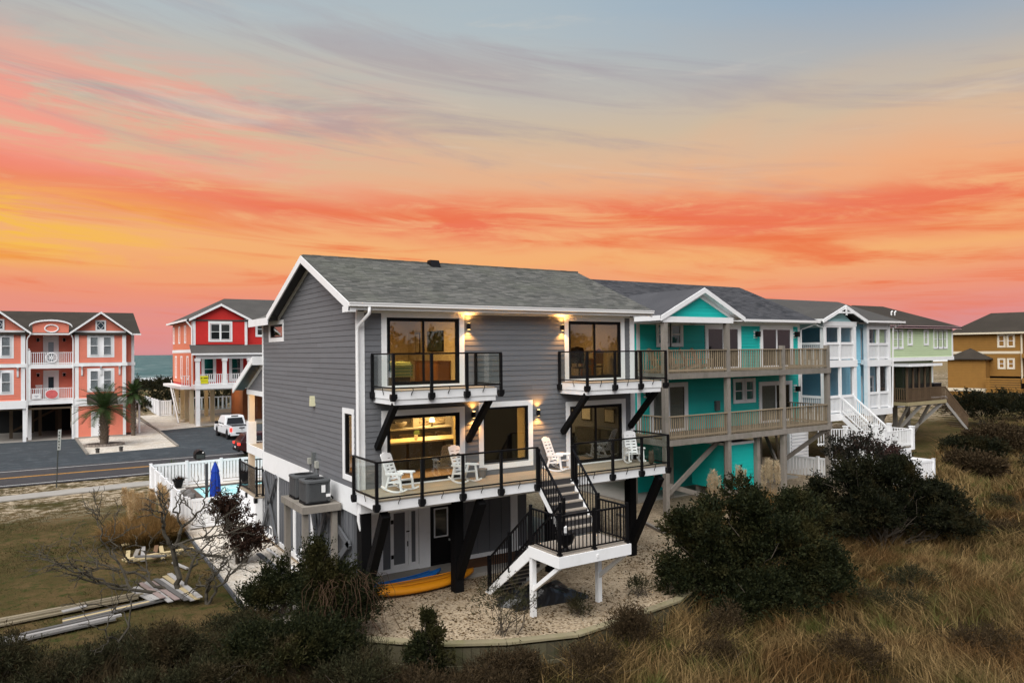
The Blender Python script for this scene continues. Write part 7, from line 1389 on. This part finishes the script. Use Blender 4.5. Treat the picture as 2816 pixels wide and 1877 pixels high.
for (x_,y_,lb,pp) in ((17.4,2.5,'low clump of pale pampas plumes beside the teal shed corner',[(0,0,0.1),(0.3,0.1,0.0),(-0.25,-0.1,-0.1),(0.15,-0.2,-0.15)]),(19.2,2.5,'pale pampas plumes in front of the teal shed',[(0,0,0),(0.3,0,-0.1),(0.15,0.2,0.1)]),(20.9,2.3,'tallest clump of pale pampas plumes right of the teal shed',[(0,0,0.35),(0.35,0.1,0.1),(0.6,-0.1,0.05),(0.8,0.1,0.15),(-0.15,0.1,0.0),(0.5,0.25,0.2)])):
    pg = thing('pampas_grass', lb, 'grass clump', 'pampas by the teal house'); tuft(pg,'blades',strawg,500,1.1,0.4,0.8,0.012,seed=int(x_*7),base=0.4); plumes(pg,pp,0.95,0.95,int(x_*3),r=0.2); pg.location = (x_,y_,G)
dgc = thing('grass_clump','large clump of dry tan ornamental grass on the lawn by the pool fence','grass clump'); tuft(dgc,'blades',strawg,5200,1.15,0.5,0.95,0.013,seed=5,base=1.25); tuft(dgc,'blades',leafmat('olive_grass',(0.07,0.055,0.015,1),(0.16,0.10,0.03,1)),2600,0.8,0.5,1.0,0.013,seed=6,base=1.35)
g = np.random.default_rng(9); plumes(dgc,[(g.uniform(-0.6,1.1),g.uniform(-0.5,0.9),g.uniform(-0.15,0.3)) for _ in range(26)],1.0,0.75,8,leafmat('tan_plume',(0.42,0.29,0.14,1),(0.70,0.54,0.33,1),trans=0.4),0.12); dgc.location = (-4.25,12.6,G)
for (x_,y_,lb) in ((-0.9,28.6,'low spiky yucca left of the mailbox beyond the pool fence'),(3.0,28.4,'low spiky yucca right of the mailbox beyond the pool fence')):
    yk = thing('yucca_plant', lb, 'plant', 'yuccas beyond the pool fence'); tuft(yk,'leaves',frond,260,1.25,0.4,1.6,0.022,seed=int(x_*5+30),base=0.55); yk.location = (x_,y_,G)
for (x_,y_,lb) in ((-1.25,24.0,'dark round planter by the fence at the left end of the pool'),(2.3,24.1,'dark round planter by the fence near the stoop railing')):
    pn = thing('patio_planter', lb, 'planter', 'planters by the pool'); MB().lathe([(0.16,0),(0.28,0.42),(0.32,0.42),(0.32,0.48),(0.2,0.46)],(0,0,0),16).build('pot',black,pn); tuft(pn,'plant',redleaf,90,0.35,0.3,1.4,0.02,seed=int(x_*9+40),base=0.2)
    [setattr(o,'location',Vector((0,0,0.42))) for o in kids(pn) if o.name.startswith('plant')]; pn.location = (x_,y_,G+0.05)
for k,(x_,y_,lb) in enumerate(((-1.35,21.2,'grey boulder on the pool deck by the lawn fence'),(-1.2,20.3,'smaller grey rock beside the boulder on the pool deck'))):
    rk = MB(); gr = random.Random(k); 
    for i_ in range(6):
        for j in range(10): th = math.pi*(i_+0.5)/6; a = 2*math.pi*j/10; r_ = (0.34 if k == 0 else 0.24)*(0.8+0.4*gr.random()); rk.v.append((r_*math.sin(th)*math.cos(a), r_*math.sin(th)*math.sin(a), 0.16+r_*0.6*math.cos(th)))
    for i_ in range(5):
        for j in range(10): rk.f.append((i_*10+j,i_*10+(j+1)%10,(i_+1)*10+(j+1)%10,(i_+1)*10+j))
    rk.f += [tuple(range(9,-1,-1)),tuple(range(50,60))]; ro = tag(rk.build('boulder',M('grey_rock',(0.17,0.16,0.155),0.9,0.2,4,bump=0.4),None), lb, 'rock'); ro.location = (x_,y_,G+0.05)
# palms
def palm(label, loc, th, tr0, nf, fl, seed, droop=1.0, stiff=0.5):
    p_ = thing('palm_tree', label, 'palm'); rnd = random.Random(seed); mb = MB(); mb.tube([(0,0,-0.1),(0.03,0,th*0.3),(0,0.03,th*0.7),(0,0,th)],[tr0*1.1,tr0,tr0*1.05,tr0*0.9],12)
    mb.build('trunk', M('palm_trunk',(0.13,0.10,0.075),0.95,0.35,5,bump=0.5), p_)
    bt_ = MB()
    for k in range(110):
        z_ = th*(0.12+0.86*k/110); a = k*2.4; q = Vector((tr0*math.cos(a), tr0*math.sin(a), z_)); dd = Vector((math.cos(a)*0.9, math.sin(a)*0.9, 1.0)).normalized(); bt_.beam(q-dd*0.05, q+dd*rnd.uniform(0.12,0.22), 0.10, 0.035)
    bt_.build('leaf_bases', M('palm_boot',(0.16,0.12,0.085),0.95,0.3,6), p_)
    fm = MB()
    for k in range(nf):
        a = k*2.39996+rnd.uniform(-.2,.2); el_ = R_(78-98*(k/nf)*droop); L = fl*rnd.uniform(0.85,1.1); d0 = Vector((math.cos(a)*math.cos(el_), math.sin(a)*math.cos(el_), math.sin(el_))); p = Vector((0,0,th)); ns = 15; prev = p.copy(); d_ = d0.copy(); rach = [p.copy()]
        for i_ in range(ns):
            d_ = (d_+Vector((0,0,-0.085*(1.0-0.3*stiff)*(0.4+i_/ns)))).normalized(); prev = prev+d_*(L/ns); rach.append(prev.copy())
            sd_ = d_.cross(Vector((0,0,1))).normalized(); upv = sd_.cross(d_)
            if i_ >= 2:
                for s_ in (-1,1):
                    for q in (0.0,0.5):
                        bp_ = prev-d_*(L/ns)*q; ll = 0.62*math.sin(math.pi*min(1,(i_+1.0)/(ns+2)))**0.6*fl/2.2; tip = bp_+(sd_*s_*0.85+d_*0.55+upv*0.28).normalized()*ll-Vector((0,0,0.13*ll)); ww = d_*0.028; fm.poly([bp_-ww,bp_+ww,tip])
        fm.tube(rach,[0.022*(1-i_/(ns+1))+0.004 for i_ in range(len(rach))],4,False)
    fm.build('fronds', frond, p_); p_.location = loc; return p_
palm('stout palm with a shaggy trunk in the stone-edged bed by the coral house', (-3.2,48.9,G+0.1), 2.9, 0.30, 46, 2.3, 3)
palm('slimmer palm with a short crown at the right end of the coral house', (-0.40,55.7,G), 3.9, 0.17, 36, 1.35, 5, 1.25)
# distant shrubs beyond the marsh and in the dunes
far = [(46.5,5.6,2.0,1.6,'dark shrub below the screened porch of the green house'),(52.5,6.5,2.6,2.2,'brownish shrub at the foot of the green house stairs'),(66,13.5,5.2,3.6,'large round dark shrub between the green and ochre houses'),(75,14.5,4.4,3.0,'dark shrub under the ochre house deck'),(60,6.0,3.4,2.0,'olive brown shrub in the marsh right of the green house'),(70,6.5,4.2,2.4,'dark shrub at the right edge below the ochre house'),(40.5,2.6,1.8,1.4,'low twiggy shrub right of the white fence'),(56.5,2.5,2.4,1.4,'low brown shrub out in the marsh'),(82,12,5.0,3.2,'dark evergreen at the far right edge'),(48,1.0,2.0,1.2,'grey-brown shrub in the marsh right of the fence corner')]
for k,(x_,y_,r_,h_,lb) in enumerate(far):
    r_, h_ = r_*0.78, h_*0.8
    rnd = random.Random(90+k); lo = [(rnd.uniform(-.6,.6)*r_, rnd.uniform(-.6,.6)*r_, h_*rnd.uniform(0.35,0.6), r_*rnd.uniform(0.45,0.7), r_*rnd.uniform(0.45,0.7), h_*rnd.uniform(0.4,0.62)) for _ in range(6)]
    shrub('marsh_shrub', lb, 'shrub', (x_,y_,HB(x_,y_)-0.1), lo, (cedar2,brownb,cedar2,cedar2,wax,cedar2,brownb,brownb,cedar2,wax)[k], 13000, group='shrubs along the marsh', leaf=(0.16,0.34), wid=(0.03,0.06), seed=120+k, spread=0.25, stems=5)
lo = []; rnd = random.Random(77)
for k in range(95): x_, y_ = rnd.uniform(0.5,24), rnd.uniform(84,150); lo.append((x_, y_, HB(x_,y_)+0.1, rnd.uniform(1.6,3.2), rnd.uniform(1.6,3.2), rnd.uniform(0.8,1.4)))
ds = foliage('dune_shrubbery', None, cedar2, lo, 60000, leaf=(0.3,0.6), wid=(0.05,0.10), seed=78, spread=0.4); tag(ds,'dark mass of low dune shrubs between the coral and red houses','shrubs',kind='stuff')
lo = [(rnd.uniform(-34,-14), rnd.uniform(78,140), 1.0, 3, 3, 1.4) for _ in range(40)]
# marsh grass: leaning blades in wind-combed drifts
def blades(name, mat, X, Y, hmin, hmax, w, seed, lean=0.6, label='', cat='grass', ang=None):
    g = np.random.default_rng(seed); n = len(X); Z = hgt(X,Y); a = 2*np.pi*vnoise(X,Y,5.5,21)*1.3+g.normal(0,0.9,n); patch = vnoise(X,Y,3.2,22); a = a if ang is None else np.where(g.random(n) < 0.5, ang+g.normal(0,0.5,n), a); L = (hmin+(hmax-hmin)*g.random(n))*(0.35+0.75*patch+0.45*vnoise(X,Y,0.8,23)); ln = lean*(0.4+g.random(n))
    P = np.stack([X,Y,Z-0.03],1); d_ = np.stack([np.cos(a),np.sin(a),np.zeros(n)],1); s = np.stack([-np.sin(a),np.cos(a),np.zeros(n)],1); rot = g.uniform(0,np.pi,n)[:,None]; s = unit(s*np.cos(rot)+d_*np.sin(rot))*(w*g.uniform(0.6,1.3,n))[:,None]
    M1 = P+(d_*(0.35*ln)[:,None]+np.array([0,0,1.0]))*(L*0.55)[:,None]; E = P+(d_*(1.1*ln)[:,None]+np.array([0,0,0.9]))*L[:,None]
    v = np.stack([P-s,P+s,M1+s*0.75,M1-s*0.75,E,E],1).reshape(-1,3); i6 = np.arange(n)[:,None]*6; q = np.concatenate([i6+np.array([[0,1,2,3]]), i6+np.array([[3,2,4,5]])],0)
    o = npmesh(name, v, q, mat); tag(o,label,cat,kind='stuff'); return o
def scatter(n, x0, x1, y0, y1, seed, keep):
    g = np.random.default_rng(seed); X = g.uniform(x0,x1,n); Y = g.uniform(y0,y1,n); k = keep(X,Y,g); return X[k], Y[k]
def marshkeep(X,Y,g): return (Y < np.interp(X,YBX,YBY)-0.15) & (g.random(len(X)) < 0.12+1.5*vnoise(X,Y,2.4,31)**1.6)
def tussocks(n, x0, x1, y0, y1, per, rad, seed):
    X, Y = scatter(n, x0, x1, y0, y1, seed, marshkeep); g = np.random.default_rng(seed+1); a = g.uniform(0,2*np.pi,(len(X),per)); r = rad*np.sqrt(g.random((len(X),per)))*(0.5+g.random((len(X),1)))
    return (X[:,None]+r*np.cos(a)).ravel(), (Y[:,None]+r*np.sin(a)).ravel(), a.ravel()
X, Y, A_ = tussocks(9500, 2, 26, -14, 2, 15, 0.20, 51); blades('marsh_grass', marshm, X, Y, 0.35, 0.95, 0.013, 52, ang=A_, label='tawny wind-combed marsh grass beside the dark evergreens')
X, Y, A_ = tussocks(9500, 26, 70, -10, 14, 11, 0.30, 53); blades('marsh_grass', marshm, X, Y, 0.4, 1.0, 0.024, 54, ang=A_, label='tawny marsh grass stretching away to the right')
X, Y = scatter(60000, -11, 3, -8, 1.5, 55, marshkeep); blades('marsh_grass', leafmat('dark_rush',(0.016,0.012,0.006,1),(0.060,0.042,0.019,1)), X, Y, 0.4, 0.95, 0.010, 56, label='dark tangled grass along the bottom edge')
X, Y = scatter(60000, -14, -2.8, 1.0, 24.5, 57, lambda X,Y,g: (Y > np.interp(X,YBX,YBY)) & (g.random(len(X)) < 1.1*vnoise(X,Y,1.6,33)*np.clip((25.5-Y)/8,0.25,1))); blades('lawn_grass', lawnm, X, Y, 0.05, 0.12, 0.010, 58, lean=0.9, label='short patchy dry lawn left of the shell path')
X, Y = scatter(9000, -30, -2.8, 27.9, 29.9, 59, lambda X,Y,g: g.random(len(X)) < vnoise(X,Y,1.5,35)); blades('verge_grass', lawnm, X, Y, 0.03, 0.08, 0.014, 60, lean=0.9, label='dry grass verge between the sidewalk and the road')
# leaf litter on the gravel
g = np.random.default_rng(66); X = g.uniform(-2.4,12,9000); Y = g.uniform(-5,2.2,9000); k_ = (Y > np.interp(X,YBX,YBY)+0.25) & (g.random(9000) < 1.7*vnoise(X,Y,1.1,41)**2); X, Y = X[k_], Y[k_]; n = len(X)
v, f_ = diamonds(np.stack([X,Y,np.full(n,G+0.022)],1), np.stack([g.normal(size=n),g.normal(size=n),0.12*np.abs(g.normal(size=n))],1), g.uniform(0.04,0.12,n), g.uniform(0.008,0.03,n), 67)
tag(npmesh('leaf_litter', v, f_, leafmat('dead_leaves',(0.035,0.022,0.010,1),(0.16,0.105,0.05,1))), 'scattered dead leaves and twigs on the gravel yard','leaf litter',kind='stuff')
# far wood across the marsh, behind the drone: what the big glass doors mirror
rnd = random.Random(3); lo = [(rnd.uniform(-260,330), rnd.uniform(-330,-250), rnd.uniform(2,6), rnd.uniform(9,16), rnd.uniform(6,10), rnd.uniform(6,11)) for _ in range(70)]
tag(foliage('treeline', None, cedar2, lo, 26000, leaf=(1.2,2.6), wid=(0.5,0.9), seed=79, spread=1.6, clump=8), 'dark far wood on the other side of the marsh','wood',kind='stuff')
# ------------------------------------------------------------------ scrap boards on the lawn
ORD = ('first','second','third','fourth','fifth','sixth','seventh','eighth','ninth')
def plank(a, b_, w, h, mat, z, tilt=0.0, label=None, group=None, name='scrap_board'):
    A = Vector((*a, G+z)); Bv = Vector((*b_, G+z+tilt)); o = MB().beam(A, Bv, w, h).build(name, mat); ctr = (A+Bv)/2
    o.data.transform(Matrix.Translation(-ctr)); o.location = ctr; return tag(o, label, 'board', group)
scr_w = M('scrap_white', (0.33,0.32,0.31), 0.6, 0.15, 3, obj=0.1, dirt=(0.35,0.32,0.28,1)); scr_g = M('scrap_grey', (0.13,0.125,0.12), 0.8, 0.2, 3, obj=0.15); rnd = random.Random(12)
for k in range(5): plank((-9.2,4.35+k*0.13+rnd.uniform(-.1,.1)), (-4.9-rnd.uniform(0,.5),4.7+k*0.09), 0.14, 0.05, M('old_pine',(0.22,0.185,0.125),0.8,0.2,3,obj=0.2) if k != 2 else scr_g, 0.05+0.05*(k % 2), 0.03, ORD[k]+' board from the front in the upper row of boards on the lawn', 'upper row of scrap boards')
for k in range(5): plank((-9.6,2.55+k*0.13+rnd.uniform(-.08,.08)), (-5.5-rnd.uniform(0,.7),3.05+k*0.10), 0.13, 0.05, scr_w if k in (1,2,4) else scr_g, 0.05+0.05*(k % 2), 0.03, ORD[k]+' board from the front in the lower white row on the lawn', 'lower row of scrap boards')
for k in range(3): plank((-7.2,3.55+k*0.14), (-4.4,3.95+k*0.12), 0.12, 0.05, (scr_g,pine,scr_g)[k], 0.06, 0.05, ORD[k]+' board from the front between the two long rows on the lawn', 'middle scrap boards')
for k in range(9): x_ = -5.35+k*0.155; plank((x_,5.75+0.1*k+rnd.uniform(-.15,.15)), (x_+0.42+rnd.uniform(-.05,.1),3.75-0.08*k+rnd.uniform(-.2,.2)), 0.15, 0.025, (scr_w,scr_w,M('scrap_pinkish',(0.26,0.20,0.185),0.8,0.2,3,obj=0.1),scr_w,MATS['scrap_pinkish'],scr_g,scr_w,pine,scr_w)[k], 0.10+0.03*(k % 3), 0.05, ORD[k]+' painted board from the left in the white heap under the bare tree', 'heap of painted boards')
for k in range(6): plank((-5.2+k*0.3+rnd.uniform(-.1,.1),9.0+rnd.uniform(-.2,.2)), (-5.0+k*0.3+rnd.uniform(-.2,.2),10.9+rnd.uniform(-.4,.3)), 0.14, 0.04, (pine,oldwood,scr_w,M('scrap_brown',(0.16,0.09,0.05),0.8,0.2),pine,scr_w)[k], 0.10+0.04*(k % 2), 0.0, ORD[k]+' board from the left in the far heap below the grass clump', 'far heap of boards')
for k,(a,b_,mm) in enumerate((((-5.1,11.4),(-3.4,11.6),pine),((-5.3,8.9),(-2.95,9.1),pine),((-5.0,8.4),(-3.5,8.35),pine),((-4.9,8.7),(-4.0,8.1),scr_g))): plank(a,b_,0.14,0.05,mm,0.2+0.05*k,0.02,ORD[k]+' board from the top laid across the far heap by the grass clump','cross boards of the far heap')
plank((-3.75,8.3),(-3.45,7.2),0.10,0.05,scr_w,0.05,0,'short white stick lying right of the far heap of boards')
plank((-7.2,4.1),(-6.6,4.25),0.18,0.03,scr_w,0.22,0,'short white offcut on the upper row of boards')
dw = thing('driftwood','pale bare branch lying in the marsh grass at the right','branch'); mb = MB(); rnd = random.Random(6); pts = limb(mb,(0,0,0.55),(5.2,-1.6,0.5),0.06,0.02,0.07,8,5,rnd)
for q in (2,3,5,6): limb(mb,pts[q],pts[q]+Vector((rnd.uniform(0.5,1.4),rnd.uniform(-.5,.8),rnd.uniform(0,.3))),0.03,0.008,0.15,4,4,rnd)
mb.build('branches',M('driftwood_grey',(0.42,0.38,0.32),0.9,0.15),dw)['kind'] = 'stuff'; dw.location = (38.2,-2.2,HB(38.2,-2.2)+0.1)
